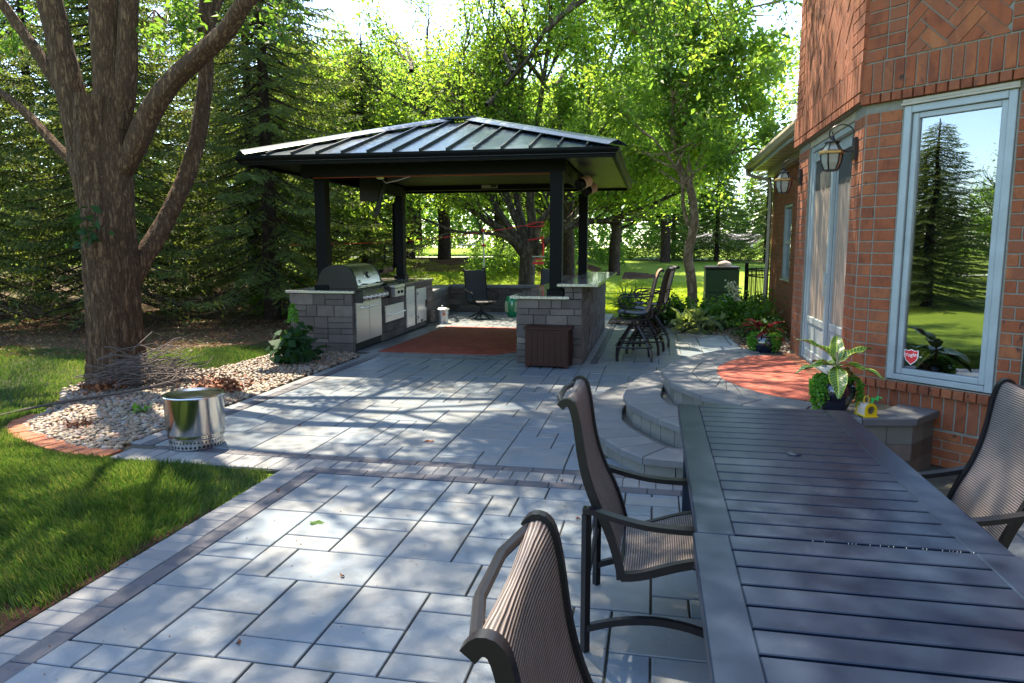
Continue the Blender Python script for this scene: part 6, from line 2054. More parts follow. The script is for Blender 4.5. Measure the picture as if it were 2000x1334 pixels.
# ---- multi-stem maple behind the pavilion
mp_ = empty('maple_tree', (-3.62, 20.5, gzf(-3.62, 20.5)), 0, 'large spreading maple with many ascending limbs behind the pavilion', 'tree')
gz0 = gzf(-3.62, 20.5)
def PYp(px, py, Yd):
    """point on the plane y = Yd seen at a photo position; used only to read limb shapes off the photograph"""
    d = fw * 1400 + rt * (px - 1000) - up * (py - 667)
    t = Yd / d.y
    return Vector((d.x * t, Yd, EYE + d.z * t))
def Wm(px, py, y=20.5): 
    p = PYp(px, py, y); return (p.x + 3.62, y - 20.5, p.z - gz0)
mb = MB(); trunk_tube(mb, [(0.03, 0, -.3), (0.0, 0, .4), (.02, 0, .9), Wm(1032, 495), Wm(1040, 470)], .225, .24, 30, 4, 6, .3, .006); mb.build('trunk', 'bark_grey', mp_, smooth=True)
ml = [([(1028, 505), (1005, 475), (975, 447), (925, 412), (885, 378), (850, 355), (790, 300), (720, 240)], .13, 20.2, -.3),
      ([(1030, 500), (1010, 465), (985, 430), (962, 395), (940, 350), (910, 280), (880, 190)], .13, 20.3, .3),
      ([(1034, 495), (1018, 450), (1000, 410), (985, 370), (970, 330), (960, 250), (955, 150)], .14, 20.6, .5),
      ([(1036, 492), (1022, 440), (1012, 400), (1005, 350), (1000, 280), (1020, 170), (1015, 60)], .12, 20.9, .2),
      ([(1040, 490), (1040, 440), (1036, 400), (1038, 350), (1045, 270), (1060, 170), (1075, 50)], .15, 20.7, 0),
      ([(1044, 480), (1052, 440), (1075, 410), (1095, 380), (1115, 330), (1150, 230), (1190, 120)], .12, 20.5, -.2),
      ([(1046, 500), (1070, 470), (1110, 445), (1150, 435), (1200, 425), (1270, 400), (1340, 370)], .09, 20.2, -.6),
      ([(1046, 495), (1080, 460), (1120, 420), (1160, 370), (1210, 290), (1260, 210), (1310, 130)], .10, 20.7, .3),
      ([(1020, 490), (985, 462), (940, 455), (890, 452), (840, 432), (780, 410)], .06, 19.8, -.8)]
tw = MB(); tips = []; rr = random.Random(11)
for i, (pp, r_, y_, dy) in enumerate(ml):
    n_ = len(pp); pts = [Wm(a, b, 20.5 + (y_ - 20.5) * min(1, k / 2) + dy * k / n_ * 2) for k, (a, b) in enumerate(pp)]
    mb = MB(); rtube(mb, pts, r_, r_ * .35, 10); mb.build('limb', 'bark_grey', mp_, smooth=True)
    for k in range(2, n_):
        for q in range(2):
            p = Vector(pts[k]); d = (p - Vector(pts[k - 1])).normalized()
            ax = Vector((rr.gauss(0, 1), rr.gauss(0, 1.2), rr.gauss(0, .5)))
            grow(tw, p, d + ax * .45, rr.uniform(1.1, 1.9), r_ * .30, 2, rr, tips, .12, 5, (2, 3), .55, .62)
for k in range(26):
    a = rr.uniform(0, 6.28); grow(tw, (rr.gauss(0, 1.6), rr.gauss(0, 1.6), rr.uniform(3.5, 7.5)), (math.cos(a), math.sin(a), .5), 2.0, .05, 2, rr, tips, .1, 4, (2, 3), .6, .62)
tw.build('branches', 'bark_grey', mp_, smooth=True)
print('maple tips', len(tips))
P_ = tips_to_points(tips, max(1, int(165000 / len(tips))), .27)
P_ = P_[(P_[:, 2] + gz0 > 2.3 + NR.uniform(-.5, .3, len(P_)))]
P_ = sun_gap(P_, (-3.62, 20.5, gz0), LAWN_T + [(2, 0, -5, -1, 15.0, 18.6)], .42)
leaves('crown', P_, .10, 'leaf_maple', parent=mp_, aspect=.6)

# ---- small twisted tree in the bed on the right
st_ = empty('young_tree', (.86, 17.0, 0), 0, 'slender smooth barked tree with a kinked trunk in the bed beyond the bar stools', 'tree')
def Ws(px, py, y=17.0):
    p = PYp(px, py, y); return (p.x - .86, y - 17.0, p.z)
mb = MB(); P1 = [(0.03, 0, -.05), Ws(1352, 570), Ws(1348, 530), Ws(1343, 500), Ws(1350, 465), Ws(1356, 430), Ws(1352, 390), Ws(1346, 360)]
trunk_tube(mb, P1, .118, .09, 22, 9, 6, .15, .003); mb.build('trunk', 'bark_smooth', st_, smooth=True)
sl = [([(1346, 368), (1332, 335), (1322, 300), (1312, 250), (1316, 200), (1308, 160), (1285, 118), (1262, 80), (1235, 60)], .07), ([(1348, 365), (1345, 330), (1340, 290), (1338, 230), (1345, 170), (1350, 130), (1360, 60), (1370, -20)], .065),
      ([(1344, 440), (1334, 400), (1333, 360), (1322, 330), (1300, 300), (1275, 270)], .05), ([(1312, 190), (1330, 165), (1370, 150), (1410, 160), (1450, 150), (1500, 130)], .035), ([(1350, 350), (1370, 300), (1400, 260), (1440, 215), (1480, 200)], .04),
      ([(1308, 160), (1290, 110), (1275, 60), (1265, 10)], .035), ([(1343, 200), (1360, 120), (1400, 60), (1440, 20)], .035), ([(1352, 340), (1385, 320), (1430, 300), (1470, 290)], .03)]
tw = MB(); tips = []; rr = random.Random(21)
for pp, r_ in sl:
    n_ = len(pp); dy = rr.gauss(0, .5); pts = [Ws(a, b, 17.0 + dy * k / n_) for k, (a, b) in enumerate(pp)]
    mb = MB(); rtube(mb, pts, r_, r_ * .4, 9); mb.build('limb', 'bark_smooth', st_, smooth=True)
    for k in range(2, n_):
        for q in range(2):
            p = Vector(pts[k]); d = (p - Vector(pts[k - 1])).normalized()
            grow(tw, p, d * .6 + Vector((rr.gauss(.1, .9), rr.gauss(0, .9), rr.gauss(.1, .4))), rr.uniform(.6, 1.0), .022, 2, rr, tips, .05, 4, (1, 2), .6, .6)
tw.build('branches', 'bark_smooth', st_, smooth=True)
print('young tips', len(tips))
P_ = tips_to_points(tips, max(1, int(28000 / len(tips))), .18)
P_ = P_[(P_[:, 2] > 2.5) & ~((P_[:, 0] > 1.7) & (P_[:, 2] < 3.4)) & ~((P_[:, 0] > 1.55) & (NR.uniform(0, 1, len(P_)) > .4)) & ~((P_[:, 0] > 1.0) & (P_[:, 2] > 6.2))]
leaves('crown', P_, .125, 'leaf_maple', parent=st_, aspect=.5, hang=.5)

# ---- background broadleaf trees: two shared builds
def back_tree(name, seed, H_, crown_r, n_leaf, leaf, m='leaf_back', z0=2.0, label='', cat='tree'):
    rr = random.Random(seed); t = empty(name, (0, 0, 0), 0, label, cat)
    mb = MB(); trunk_tube(mb, [(0, 0, -.4), (.03, 0, 1), (0, .05, 2.2), (.05, 0, 3.6), (0, 0, 5.5)], .26, .16, 14, seed, 3, .35, .004); mb.build('trunk', 'bark_dark', t, smooth=True)
    tw = MB(); tips = []
    for k in range(15):
        a = rr.uniform(0, 6.28); z = 1.9 + (H_ * .5 - 1.9) * (k / 14)
        grow(tw, (0, 0, z), (math.cos(a), math.sin(a), rr.uniform(.15, .8)), crown_r * .48 * rr.uniform(.8, 1.15), .07, 2, rr, tips, .12, 5, (2, 3), .6, .66)
    for k in range(5):
        grow(tw, (0, 0, H_ * .5), (rr.gauss(0, .4), rr.gauss(0, .4), 1), H_ * .2, .07, 2, rr, tips, .12, 5, (2, 3), .6, .66)
    tw.build('branches', 'bark_dark', t, smooth=True)
    P_ = tips_to_points(tips, max(1, int(n_leaf / len(tips))), .36)
    P_ = P_[P_[:, 2] > z0 + NR.uniform(-.4, .4, len(P_))]
    leaves('crown', P_, leaf, m, parent=t, aspect=.6)
    return t
b1 = back_tree('shade_tree', 31, 9.5, 3.7, 56000, .13, 'leaf_back', 1.7, 'broadleaf tree with dark straight trunk on the bark mulch mound behind the grill island')
b2 = back_tree('shade_tree', 47, 8.0, 3.4, 52000, .13, 'leaf_maple', 1.9, 'low headed bright green tree seen past the right pavilion posts, on a dark mulch ring')
def place(t, x, y, rz, label=None, s=1.0, first=False):
    if first: o = t; o.location = (x, y, gzf(x, y) - .02); o.rotation_euler = (0, 0, rz); o['group'] = 'broadleaf trees beyond the patio'
    else: o = dup(t, (x, y, gzf(x, y) - .02), rz, label, 'broadleaf trees beyond the patio')
    o.scale = (s, s, s)
    return o
place(b1, -8.30, 28.0, 0.4, first=True, s=1.05)
place(b2, -3.05, 26.0, 1.4, first=True, s=.95)
bl = [(b1, -11.0, 27.2, 2.0, 'dark trunked tree left of the golf cart, half hidden by the spruces', 1.0), (b1, -9.75, 27.9, 3.1, 'dark trunked tree directly behind the back left pavilion post', 1.0),
      (b2, -6.45, 30.0, 2.2, 'small dark trunked tree behind the hanging rope, left of the big maple', .9), (b2, -1.75, 33.0, 4.0, 'tree on a dark mulch ring just right of the back right pavilion post', 1.05),
      (b1, .6, 42.0, .7, 'distant tree directly behind the kinked trunk of the slender tree', 1.15), (b2, -5.0, 38.0, 5.0, 'distant bright tree framed between the limbs of the big maple', 1.2),
      (b1, -13.5, 40.0, 1.1, 'distant tree above the golf cart path', 1.3), (b2, -17.5, 34.0, 3.3, 'distant pale tree showing through the gap in the spruces', 1.2), (b1, -2.5, 50.0, 2.6, 'far tree rising over the hedge left of the slender tree', 1.5),
      (b1, -22, 46.0, 5.2, 'far tree behind the spruces, left of the pavilion roof', 1.5), (b2, -9.0, 52.0, 4.4, 'far tree behind the pavilion roof ridge', 1.6)]
for t, x, y, rz, lb, s in bl: place(t, x, y, rz, lb, s)
def thin_copy(o, keep, tests=LAWN_T):
    for c in [q for q in bpy.data.objects if q.parent == o and q.name.startswith('crown')]:
        me = c.data; n = len(me.vertices); a = np.empty(n * 3, np.float32); me.vertices.foreach_get('co', a); a = a.reshape(-1, 4, 3)
        bpy.context.view_layer.update()
        cr, sr, s = math.cos(o.rotation_euler[2]), math.sin(o.rotation_euler[2]), o.scale[0]
        b = a[:, 0] * s; P2 = np.stack([b[:, 0] * cr - b[:, 1] * sr, b[:, 0] * sr + b[:, 1] * cr, b[:, 2]], 1)
        idx = np.arange(len(P2)); tag_ = np.concatenate([P2], 1)
        Wp = P2 + np.array(o.location[:]); k = np.ones(len(P2), bool)
        for axis, val, a0, a1, b0, b1_ in tests:
            t = (Wp[:, axis] - val) / SUN[axis]; Q = Wp - t[:, None] * np.array(SUN[:])
            k &= ~((t > 0) & (Q[:, 0] > a0) & (Q[:, 0] < a1) & (Q[:, 1] > b0) & (Q[:, 1] < b1_) & (NR.uniform(0, 1, len(P2)) > keep))
        co = a[k].reshape(-1, 3)
        nm = np_mesh('tmp', co, np.arange(len(co), dtype=np.int32), 4, me.materials[0]); c.data = nm.data; bpy.data.objects.remove(nm)
placed = [o for o in bpy.data.objects if o.name.startswith('shade_tree') and o.parent is None]
for o in placed:
    if o.location.y < 31: thin_copy(o, .04)
    elif o.location.y < 34: thin_copy(o, .4)
refl = [(-38, -3, 'tree on the golf course behind the camera, mirrored in the picture window', 1.0), (-60, -22, 'farther tree on the golf course, mirrored in the picture window', 1.2)]
for x, y, lb, s in refl: o = dup(b1, (x, y, -.05), x, lb, 'broadleaf trees beyond the patio'); o.scale = (s, s, s)

# ---- spruces
def spruce(seed, H_, R0, label, n_b=210, clean=1.4, m='needle', ntuft=12):
    rr = random.Random(seed); rg = np.random.default_rng(seed)
    t = empty('spruce_tree', (0, 0, 0), 0, label, 'tree', 'spruces along the left side')
    mb = MB(); mb.tube([(0, 0, -.3), (.02, 0, 2), (0, .02, 6), (0, 0, H_)], [.21, .18, .11, .02], 12); mb.build('trunk', 'bark_dark', t, smooth=True)
    br = MB(); pts_all = []; dirs = []
    for i in range(n_b):
        f = (i + rr.random()) / n_b; z = .5 + f ** .9 * (H_ - .7)
        L_ = R0 * (1 - f) ** .75 * rr.uniform(.75, 1.12) + .15
        a = i * 2.399 + rr.gauss(0, .2)
        d = Vector((math.cos(a), math.sin(a), 0)); s = Vector((-d.y, d.x, 0))
        seg = 6; P_ = []
        droop = .30 + .18 * (1 - f)
        for k in range(seg + 1):
            t_ = k / seg
            P_.append(Vector((0, 0, z)) + d * (L_ * t_) + Vector((0, 0, L_ * (-droop * t_ + .22 * t_ * t_ * t_))))
        br.tube(P_, [.026 * (1 - .8 * k / seg) for k in range(seg + 1)], 3, cap=False)
        dead = z < clean
        nt = int(L_ / .105)
        for k in range(1, nt):
            t_ = k / nt
            if t_ < .22: continue
            j = min(seg - 1, int(t_ * seg)); c = P_[j].lerp(P_[j + 1], t_ * seg - j)
            for sd_ in (-1, 1):
                l2 = (.16 + .42 * (1 - t_)) * rr.uniform(.6, 1.2)
                e = c + (s * sd_ * .85 + d * .55) * l2 + Vector((0, 0, -l2 * rr.uniform(.25, .7)))
                if rr.random() < (.5 if dead else .10): br.tube([c, e], [.006, .002], 3, cap=False)
                if dead and rr.random() < .8: continue
                for q in range(ntuft):
                    u_ = (q + rr.random()) / ntuft
                    pts_all.append(c.lerp(e, u_)); dirs.append((e - c).normalized())
    br.build('branches', 'bark_dark', t)
    P_ = np.array([p[:] for p in pts_all]); D = np.array([p[:] for p in dirs])
    n = len(P_)
    a = D + rg.normal(size=(n, 3)) * .45; a /= np.linalg.norm(a, axis=1)[:, None]
    q = rg.normal(size=(n, 3)); b = np.cross(a, q); b /= np.linalg.norm(b, axis=1)[:, None]
    s_ = rg.uniform(.07, .14, (n, 1)); w_ = .034
    co = np.stack([P_ - b * w_ * .5, P_ + a * s_, P_ + b * w_ * .5], 1).reshape(-1, 3)
    # triangle tufts
    np_mesh('foliage', co, np.arange(len(co), dtype=np.int32), 3, m, parent=t)
    print('spruce tufts', n)
    return t
sA = spruce(61, 12.5, 3.1, 'spruce with sunlit drooping tips just left of the pavilion roof', n_b=270, clean=1.3)
sB = spruce(62, 10.5, 2.7, 'dark spruce directly behind the big trunk', n_b=230, clean=1.9)
sA.location = (-9.0, 15.8, -.03); sB.location = (-11.6, 13.8, -.03)
spl = [(sB, -8.1, 19.5, 1.1, 'slimmer spruce standing behind the grill end of the pavilion', .72), (sA, -14.3, 12.6, 2.2, 'dark spruce at the left edge, left of the big trunk', .9), (sB, -14.0, 17.2, 3.0, 'shaded spruce in the second row behind the big trunk', 1.05), (sA, -11.3, 19.0, 4.1, 'tall spruce in the second row seen between trunk and pavilion', 1.0),
       (sB, -17.5, 14.5, 5.1, 'spruce in deep shade at the far left', 1.1), (sA, -19, 19.5, .6, 'tall back row spruce at the far left', 1.1), (sB, -12.2, 24.0, 2.7, 'back row spruce above the gap in the trees', .9), (sA, -16.0, 23.5, 1.7, 'back row spruce behind the shaded ones', 1.05), (sB, -23, 15, 2.0, 'outermost dark spruce at the left edge', 1.1)]
for t, x, y, rz, lb, s in spl:
    o = dup(t, (x, y, gzf(x, y) - .03), rz, lb, 'spruces along the left side'); o.scale = (s, s, s)
far_sp = [(sA, 3.6, 44, 1.0, 'distant spruce left of the wing eave, tallest of the far pair', .74), (sB, 6.1, 42, 2.0, 'distant spruce just left of the downspout', .78), (sA, 1.2, 47, 3.0, 'distant spruce behind the slender tree', .7)]
for t, x, y, rz, lb, s in far_sp:
    o = dup(t, (x, y, gzf(x, y) - .03), rz, lb, 'distant spruces beyond the lawn'); o.scale = (s, s, s)

for x, y, rz, s_, lb in ((-14.5, .5, 0, .43, 'dark spruce behind the camera mirrored in the left of the picture window'), (-17.5, -.2, 2, .40, 'second dark spruce behind the camera mirrored in the picture window'), (-21, 2.0, 4, .55, 'third dark spruce behind the camera mirrored in the picture window')):
    o = dup(sA, (x, y, -.05), rz, lb, 'spruces mirrored in the window'); o.scale = (s_ * 1.9, s_ * 1.9, s_)
# ---- hedge and far wood
def leaf_mass(name, boxes, n, leaf, m, label, kind='stuff'):
    P_ = []
    for (x0, x1, y0, y1, h, w_) in boxes:
        k = int(n * w_)
        x = NR.uniform(x0, x1, k); y = y0 + (y1 - y0) * (x - x0) / max(.01, x1 - x0) + NR.normal(0, .5, k)
        hh = h * (.75 + .25 * np.sin(x * 1.7 + y0) + .12 * np.sin(x * 5.3))
        z = gz(x, y) + hh * NR.uniform(0.02, 1, k) ** .8
        P_.append(np.stack([x, y, z], 1))
    o = leaves(name, np.concatenate(P_), leaf, m); tag(o, label, 'hedge' if 'hedge' in name else 'trees', kind=kind)
    return o
leaf_mass('hedge', [(-2.2, 9.5, 45.5, 44.5, 1.7, .6), (-5.5, -1.5, 34, 38, 1.8, .3)], 15000, .16, 'leaf_back', 'uneven dark hedge closing the far side of the lawn')
leaf_mass('undergrowth', [(-6.2, -2.9, 24.0, 27.5, 1.15, .35), (-10.3, -7.6, 17.2, 16.8, .9, .2), (-26, -7.5, 28, 30, 1.5, .35)], 20000, .10, 'leaf_back', 'loose leafy undergrowth behind the big maple')
leaf_mass('far_wood', [(-160, 60, 105, 105, 11, 1.0)], 60000, .8, 'leaf_back', 'far belt of trees across the golf course')
leaf_mass('tree_belt', [(-75, -15, 24, 46, 9.0, 1.0)], 42000, .40, 'leaf_back', 'loose belt of trees behind the spruces at the left')
leaf_mass('far_wood', [(-150, -90, -90, 30, 11, 1.0)], 16000, .9, 'leaf_back', 'far belt of trees behind the camera mirrored in the window')

P_ = poly_points(FOREST, .09, .5, dz=.0)[:22000]
o = leaves('leaf_litter', P_, .05, 'litter_leaf', aspect=.5, flat=.2, hang=0); tag(o, 'brown fallen leaves and twigs littering the ground under the spruces', 'leaf litter', kind='stuff')
# mulch rings
for nm_, x, y, rx, ry, sd_ in (('mulch_mound', -7.3, 27.6, 3.0, 2.6, 1), ('mulch_ring', -3.05, 26.0, 1.3, 1.3, 2), ('mulch_ring', -1.75, 33.0, 1.9, 1.9, 3), ('mulch_strip', 3.0, 45.2, 8.0, 1.4, 4), ('mulch_ring', -3.62, 20.5, .8, .8, 5), ('mulch_mound', -5.0, 27.8, 3.4, 1.2, 6)):
    terrain_patch(nm_, disc_poly(x, y, rx, ry, 30, .15, sd_), 'mulch', -0.025, .3)
# cart path
terrain_patch('cart_path', [(-9.6, 28.6), (-12.5, 29.0), (-20, 30.5), (-20, 32.0), (-12.5, 31.3), (-9.0, 31.2), (-7.9, 32.4), (-6.9, 35), (-5.6, 34.7), (-6.8, 31.0), (-8.2, 28.9)], 'asphalt', -0.02, .3)
terrain_patch('cart_path', [(-60, -4), (-8, -30), (-8, -28.5), (-60, -2.4)], 'asphalt', -0.02, 1.0)

# golf cart
zc = gzf(-11.1, 29.8)
ca = empty('golf_cart', (-11.15, 29.8, zc - .02), rad(15), 'blue golf cart parked on the path beyond the lawn', 'golf cart')
MB().box(-.55, .55, -.95, .95, .22, .50, .08).box(-.5, .5, .55, 1.1, .3, .72, .1).build('body', 'blue_cart', ca)
MB().box(-.5, .5, -.35, .15, .5, .68, .04).box(-.5, .5, -.45, -.33, .6, 1.05, .04).build('seat', 'plastic_black', ca)
MB().box(-.58, .58, -.85, .7, 1.78, 1.84, .03).build('roof', 'white', ca)
for x in (-.52, .52):
    MB().bar((x, .75, .6), (x, .6, 1.8), .035).bar((x, -.7, .5), (x, -.75, 1.8), .035).build('roof_post', 'plastic_black', ca)
    for y in (-.7, .75):
        o = MB().lathe([(.22, -.09), (.24, -.06), (.24, .06), (.22, .09)], 16).build('wheel', 'plastic_black', ca); o.rotation_euler = (0, rad(90), 0); o.location = (x * .9, y, .24)

# slackline and its hangings
M_a = PYp(560, 478, 15.5); M_b = PYp(1046, 437, 20.4)
A0 = Vector((-8.6, 15.9, M_a.z)); B0 = Vector((M_b.x, M_b.y, M_b.z))
nl = empty('slackline', tuple(B0), 0, 'red webbing slackline strung from the spruces to the big maple', 'slackline')
pts = [A0.lerp(B0, k / 12) - B0 - Vector((0, 0, .16 * math.sin(math.pi * k / 12))) for k in range(13)]
MB().tube([tuple(p) for p in pts], .028, 4, flat=.25).build('webbing', 'red', nl)
rr = random.Random(8)
for k in range(5):
    a = k * 1.3; o = MB()
    q = [(.25 * math.cos(a_ / 8 * 6.28), .25 * math.sin(a_ / 8 * 6.28), .04 * math.sin(a_ * .8 + k)) for a_ in range(9)]
    if k < 3:
        o.tube([(x, y, z + (-.05, -.42, .0)[k]) for x, y, z in q], .018, 4, flat=.3).build('wrap', 'red', nl)
MB().tube([(.22, -.25, -.35), (.28, -.28, -.7), (.24, -.26, -.95)], .02, 4).build('tail', 'red', nl)
def hang(px, py0, py1, Yd, m_, nm, label, cat, r_=.018):
    p = PYp(px, py0, Yd); q = PYp(px, py1, Yd)
    t = empty(nm, (p.x, p.y, p.z), 0, label, cat)
    MB().tube([(0, 0, 0), (.01, 0, (q.z - p.z) * .5), (0, 0, q.z - p.z)], r_, 6).build('rope', m_, t)
    return t, q.z - p.z
t1, h1 = hang(751, 474, 516, 17.2, 'plastic_black', 'trapeze_bar', 'thin black bar hanging from the slackline over the lawn, left of the back left post', 'bar')
MB().tube([(-.05, 0, h1), (-.07, 0, h1 - .09), (0, 0, h1 - .12), (.04, 0, h1 - .05)], .015, 6).build('hook', 'plastic_black', t1)
t2, h2 = hang(944, 446, 556, 18.9, 'rope', 'climbing_rope', 'pale hanging rope with red knots between the sling chair and the maple trunk', 'rope', .022)
for f in (.04, .30, .72): MB().lathe([(.02, -.03), (.06, -.01), (.06, .02), (.02, .035)], 10, (0, 0, h2 * f)).build('knot', 'red' if f < .6 else 'plastic_black', t2)
t3, h3 = hang(913, 452, 475, 24.0, 'plastic_black', 'ring_swing', 'round spider swing hanging from the maple branch over the far lawn', 'swing', .012)
q = [(.32 * math.cos(a / 14 * 6.283), .32 * math.sin(a / 14 * 6.283), h3 - .06) for a in range(15)]
MB().tube(q, .035, 6).tube([(-.3, 0, h3 - .06), (0, 0, 0), (.3, 0, h3 - .06)], .01, 4).build('ring', 'galv', t3, smooth=True)
# play items hung on the maple
t4 = empty('hanging_toy', tuple(PYp(1052, 508, 19.9)), 0, 'red and white toy hanging at the maple trunk behind the stone bar', 'toy')
MB().tube([(0, 0, .55), (0, 0, .05)], .008, 4).build('cord', 'plastic_black', t4)
MB().box(-.16, .14, -.03, .03, -.12, -.04, .02).box(-.10, .1, -.025, .025, .0, .05, .01).build('toy_body', 'red', t4)
MB().bar((-.18, 0, .1), (.18, 0, .1), .03).build('toy_bar', 'rope', t4)
p = PYp(958, 540, 20.0); o = MB().bar((p.x, p.y, gzf(p.x, p.y) - .05), (p.x, p.y, gzf(p.x, p.y) + .55), .035).build('stake', 'rope'); tag(o, 'short pale wooden stake in the lawn behind the sling chair', 'stake')

# far house
fh = empty('far_house', (9.0, 92, 1.2), 0.2, 'far house with grey pink roof glimpsed between the distant spruces', 'house')
MB().box(-7, 7, -4, 4, -.5, 2.6).build('wall', 'stucco', fh)
MB().add([(-7.6, -4.6, 2.5), (7.6, -4.6, 2.5), (7.6, 4.6, 2.5), (-7.6, 4.6, 2.5), (-4, 0, 5.2), (4, 0, 5.2)], [(0, 1, 5, 4), (1, 2, 5), (2, 3, 4, 5), (3, 0, 4), (3, 2, 1, 0)]).build('roof', 'roof_far', fh)
for k in range(4): MB().box(-5.5 + k * 3.2, -4.3 + k * 3.2, -4.04, -4.0, .8, 2.0).build('window', 'glass_black', fh)

fh.scale = (.75, .75, .42)
# ================================================================== BED PLANTS
def bush(name, x, y, r_, h, n, leaf, m, label, asp=.55, cat='shrub', lumps=7, z=0.0, hang=.1, flat=.7):
    t = empty(name, (x, y, z), 0, label, cat)
    rr = random.Random(int(x * 100 + y * 10)); P_ = []; mb = MB()
    for k in range(lumps):
        a = rr.uniform(0, 6.28); q = r_ * .6 * math.sqrt(rr.random()); c = np.array([q * math.cos(a), q * math.sin(a), h * rr.uniform(.35, .8)])
        P_.append(NR.normal(size=(n // lumps, 3)) * np.array([r_ * .3, r_ * .3, h * .22]) + c)
        mb.tube([(0, 0, -.02), (c[0] * .5, c[1] * .5, c[2] * .6), tuple(c)], [.012, .009, .005], 4)
    P_ = np.concatenate(P_); P_[:, 2] = np.abs(P_[:, 2])
    leaves('foliage', P_, leaf, m, parent=t, aspect=asp, hang=hang, flat=flat)
    mb.build('stems', 'twig', t)
    return t
bush('leafy_shrub', .45, 15.9, .42, .55, 700, .13, 'plant_a', 'yellow green hydrangea like shrub at the left front of the planting bed', lumps=9)
bush('leafy_shrub', .02, 15.75, .30, .38, 420, .12, 'plant_b', 'low dark leaved shrub at the left end of the planting bed')
bush('hosta', .92, 14.95, .42, .34, 240, .24, 'hosta', 'hosta with pale edged broad leaves at the foot of the slender tree', asp=.5, cat='plant', hang=.0, flat=.9)
bush('leafy_shrub', 1.25, 15.6, .45, .50, 640, .12, 'plant_a', 'mid green shrub right of the slender tree trunk')
fl_ = bush('flowering_shrub', 1.75, 16.2, .45, .62, 640, .13, 'plant_a', 'shrub with a few cream flower heads in front of the green cabinet')
for k, (a, b, c) in enumerate(((-.12, -.1, .88), (.02, -.2, .80), (-.02, -.3, .66))):
    P_ = NR.normal(size=(90, 3)) * .045 + np.array([a, b, c]); leaves('flower_head', P_, .04, 'flower', parent=fl_, aspect=.9)
bush('leafy_shrub', 1.95, 14.6, .50, .52, 800, .10, 'plant_a', 'wide bright green shrub left of the downspout', lumps=9)
bush('boxwood', 1.88, 13.2, .36, .40, 1500, .05, 'plant_b', 'low dark rounded shrub at the front corner of the planting bed', lumps=12)
bush('leafy_shrub', 2.2, 15.9, .35, .60, 420, .10, 'plant_a', 'airy green shrub beside the metal fence')
bush('grass_clump', -.55, 17.1, .25, .55, 500, .30, 'plant_a', 'tuft of long grassy leaves at the far corner of the bar', asp=.07, cat='plant', hang=-.6, flat=1.4)
bush('ground_ivy', 1.15, 10.1, .30, .20, 900, .05, 'trail', 'bright green creeping plant spilling over the edge beside the far pot', asp=.85, cat='plant', lumps=9)
bush('ground_ivy', 1.62, 9.95, .22, .16, 420, .045, 'trail', 'small patch of creeping plant against the pier', asp=.85, cat='plant')
hy = bush('oakleaf_hydrangea', -5.28, 9.75, .38, .42, 240, .19, 'plant_b', 'dark leaved hydrangea with one upright pale green flower cone before the grill island', asp=.75, lumps=8)
P_ = []
for k in range(420):
    z_ = R.random(); r_ = .085 * (1 - z_) ** .6; a = R.uniform(0, 6.28); P_.append((.05 + r_ * math.cos(a) * R.uniform(.7, 1), r_ * math.sin(a), .60 + z_ * .27))
leaves('flower_cone', np.array(P_), .030, 'trail', parent=hy, aspect=.9)
bush('weed_sprig', -5.15, 6.35, .10, .06, 26, .07, 'plant_a', 'small green weed growing among the pebbles behind the fire pit', cat='plant', lumps=3)
bush('dry_tuft', -5.35, 5.75, .12, .05, 120, .07, 'deadleaf', 'tuft of brown dead leaves on the pebbles near the brick edging', asp=.2, cat='plant', lumps=3)
bush('dry_tuft', -5.05, 7.6, .42, .14, 500, .06, 'deadleaf', 'drift of brown dead leaves around the twig pile', asp=.5, cat='leaves', lumps=6)
bush('dry_tuft', -6.45, 7.35, .35, .09, 420, .06, 'deadleaf', 'brown dead leaves gathered at the left foot of the big trunk', asp=.5, cat='leaves', lumps=6)

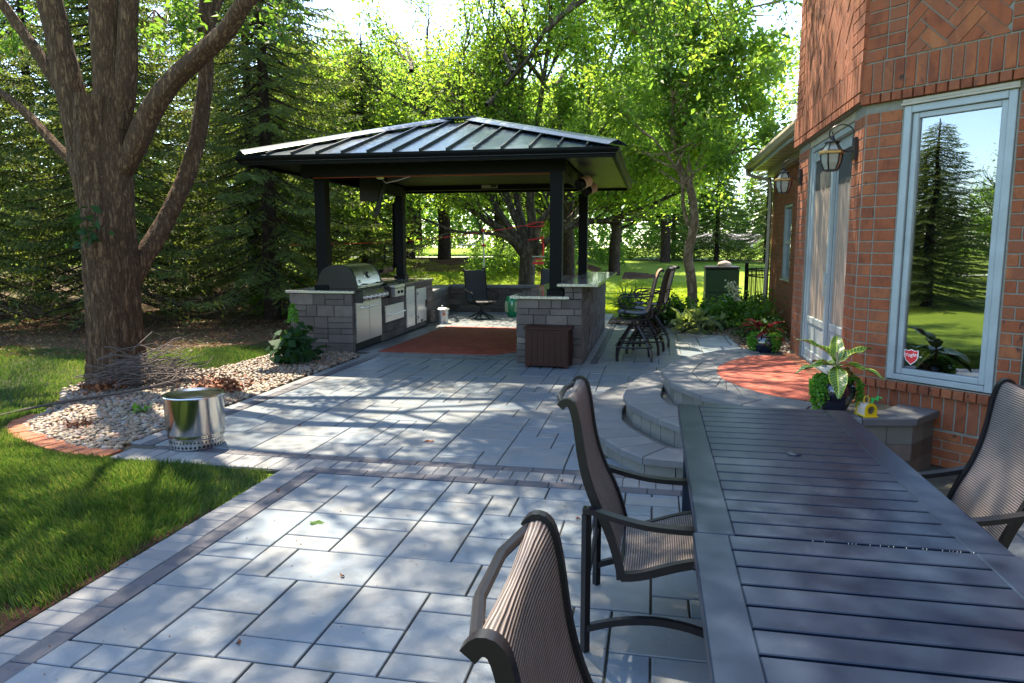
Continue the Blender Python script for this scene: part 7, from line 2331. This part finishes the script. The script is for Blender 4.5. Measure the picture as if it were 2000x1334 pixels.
# ================================================================== GRASS
def grass(name, poly, n, hmin, hmax, wd, m, label, cond=None, dz=-.035, lean=.45):
    x0 = min(p[0] for p in poly); x1 = max(p[0] for p in poly); y0 = min(p[1] for p in poly); y1 = max(p[1] for p in poly)
    x = NR.uniform(x0, x1, n); y = NR.uniform(y0, y1, n)
    k = inside_np(x, y, poly)
    if cond is not None: k &= cond(x, y)
    x, y = x[k], y[k]; n = len(x)
    z = gz(x, y) + dz
    cl = np.sin(x * 3.1 + 2 * np.sin(y * 2.3)) * np.sin(y * 3.7 + np.sin(x * 4.1))
    h = NR.uniform(hmin, hmax, n) * (1 + .28 * cl); a = NR.uniform(0, 6.28, n); la = NR.uniform(0, 6.28, n) * .35 + 3.2 * np.sin(x * 1.3 + y * .9); l = h * NR.uniform(.05, lean * 1.8, n)
    b = np.stack([np.cos(a) * wd / 2, np.sin(a) * wd / 2, np.zeros(n)], 1)
    p = np.stack([x, y, z], 1)
    tip = p + np.stack([np.cos(la) * l, np.sin(la) * l, h], 1)
    mid = p * .45 + tip * .55 + np.stack([np.zeros(n), np.zeros(n), h * .12], 1)
    co = np.stack([p - b, p + b, mid + b * .7, tip, mid - b * .7], 1).reshape(-1, 3)
    i = np.arange(n)[:, None] * 5
    fs = np.concatenate([i + np.array([[0, 1, 2, 4]])], 1)
    o = np_mesh(name, co, np.arange(n * 5, dtype=np.int32), 5, m)
    tag(o, label, 'grass', kind='stuff')
    print(name, n)
    return o
GN = [(-2.81, 1.0), (-2.81, 4.86), (-4.36, 4.94), (-4.7, 4.98), (-5.12, 5.10), (-5.6, 5.30), (-5.98, 5.55), (-6.2, 5.85), (-6.3, 6.2), (-7.0, 6.2), (-6.5, 5.0), (-4.2, 2.6), (-3.6, 1.6)]
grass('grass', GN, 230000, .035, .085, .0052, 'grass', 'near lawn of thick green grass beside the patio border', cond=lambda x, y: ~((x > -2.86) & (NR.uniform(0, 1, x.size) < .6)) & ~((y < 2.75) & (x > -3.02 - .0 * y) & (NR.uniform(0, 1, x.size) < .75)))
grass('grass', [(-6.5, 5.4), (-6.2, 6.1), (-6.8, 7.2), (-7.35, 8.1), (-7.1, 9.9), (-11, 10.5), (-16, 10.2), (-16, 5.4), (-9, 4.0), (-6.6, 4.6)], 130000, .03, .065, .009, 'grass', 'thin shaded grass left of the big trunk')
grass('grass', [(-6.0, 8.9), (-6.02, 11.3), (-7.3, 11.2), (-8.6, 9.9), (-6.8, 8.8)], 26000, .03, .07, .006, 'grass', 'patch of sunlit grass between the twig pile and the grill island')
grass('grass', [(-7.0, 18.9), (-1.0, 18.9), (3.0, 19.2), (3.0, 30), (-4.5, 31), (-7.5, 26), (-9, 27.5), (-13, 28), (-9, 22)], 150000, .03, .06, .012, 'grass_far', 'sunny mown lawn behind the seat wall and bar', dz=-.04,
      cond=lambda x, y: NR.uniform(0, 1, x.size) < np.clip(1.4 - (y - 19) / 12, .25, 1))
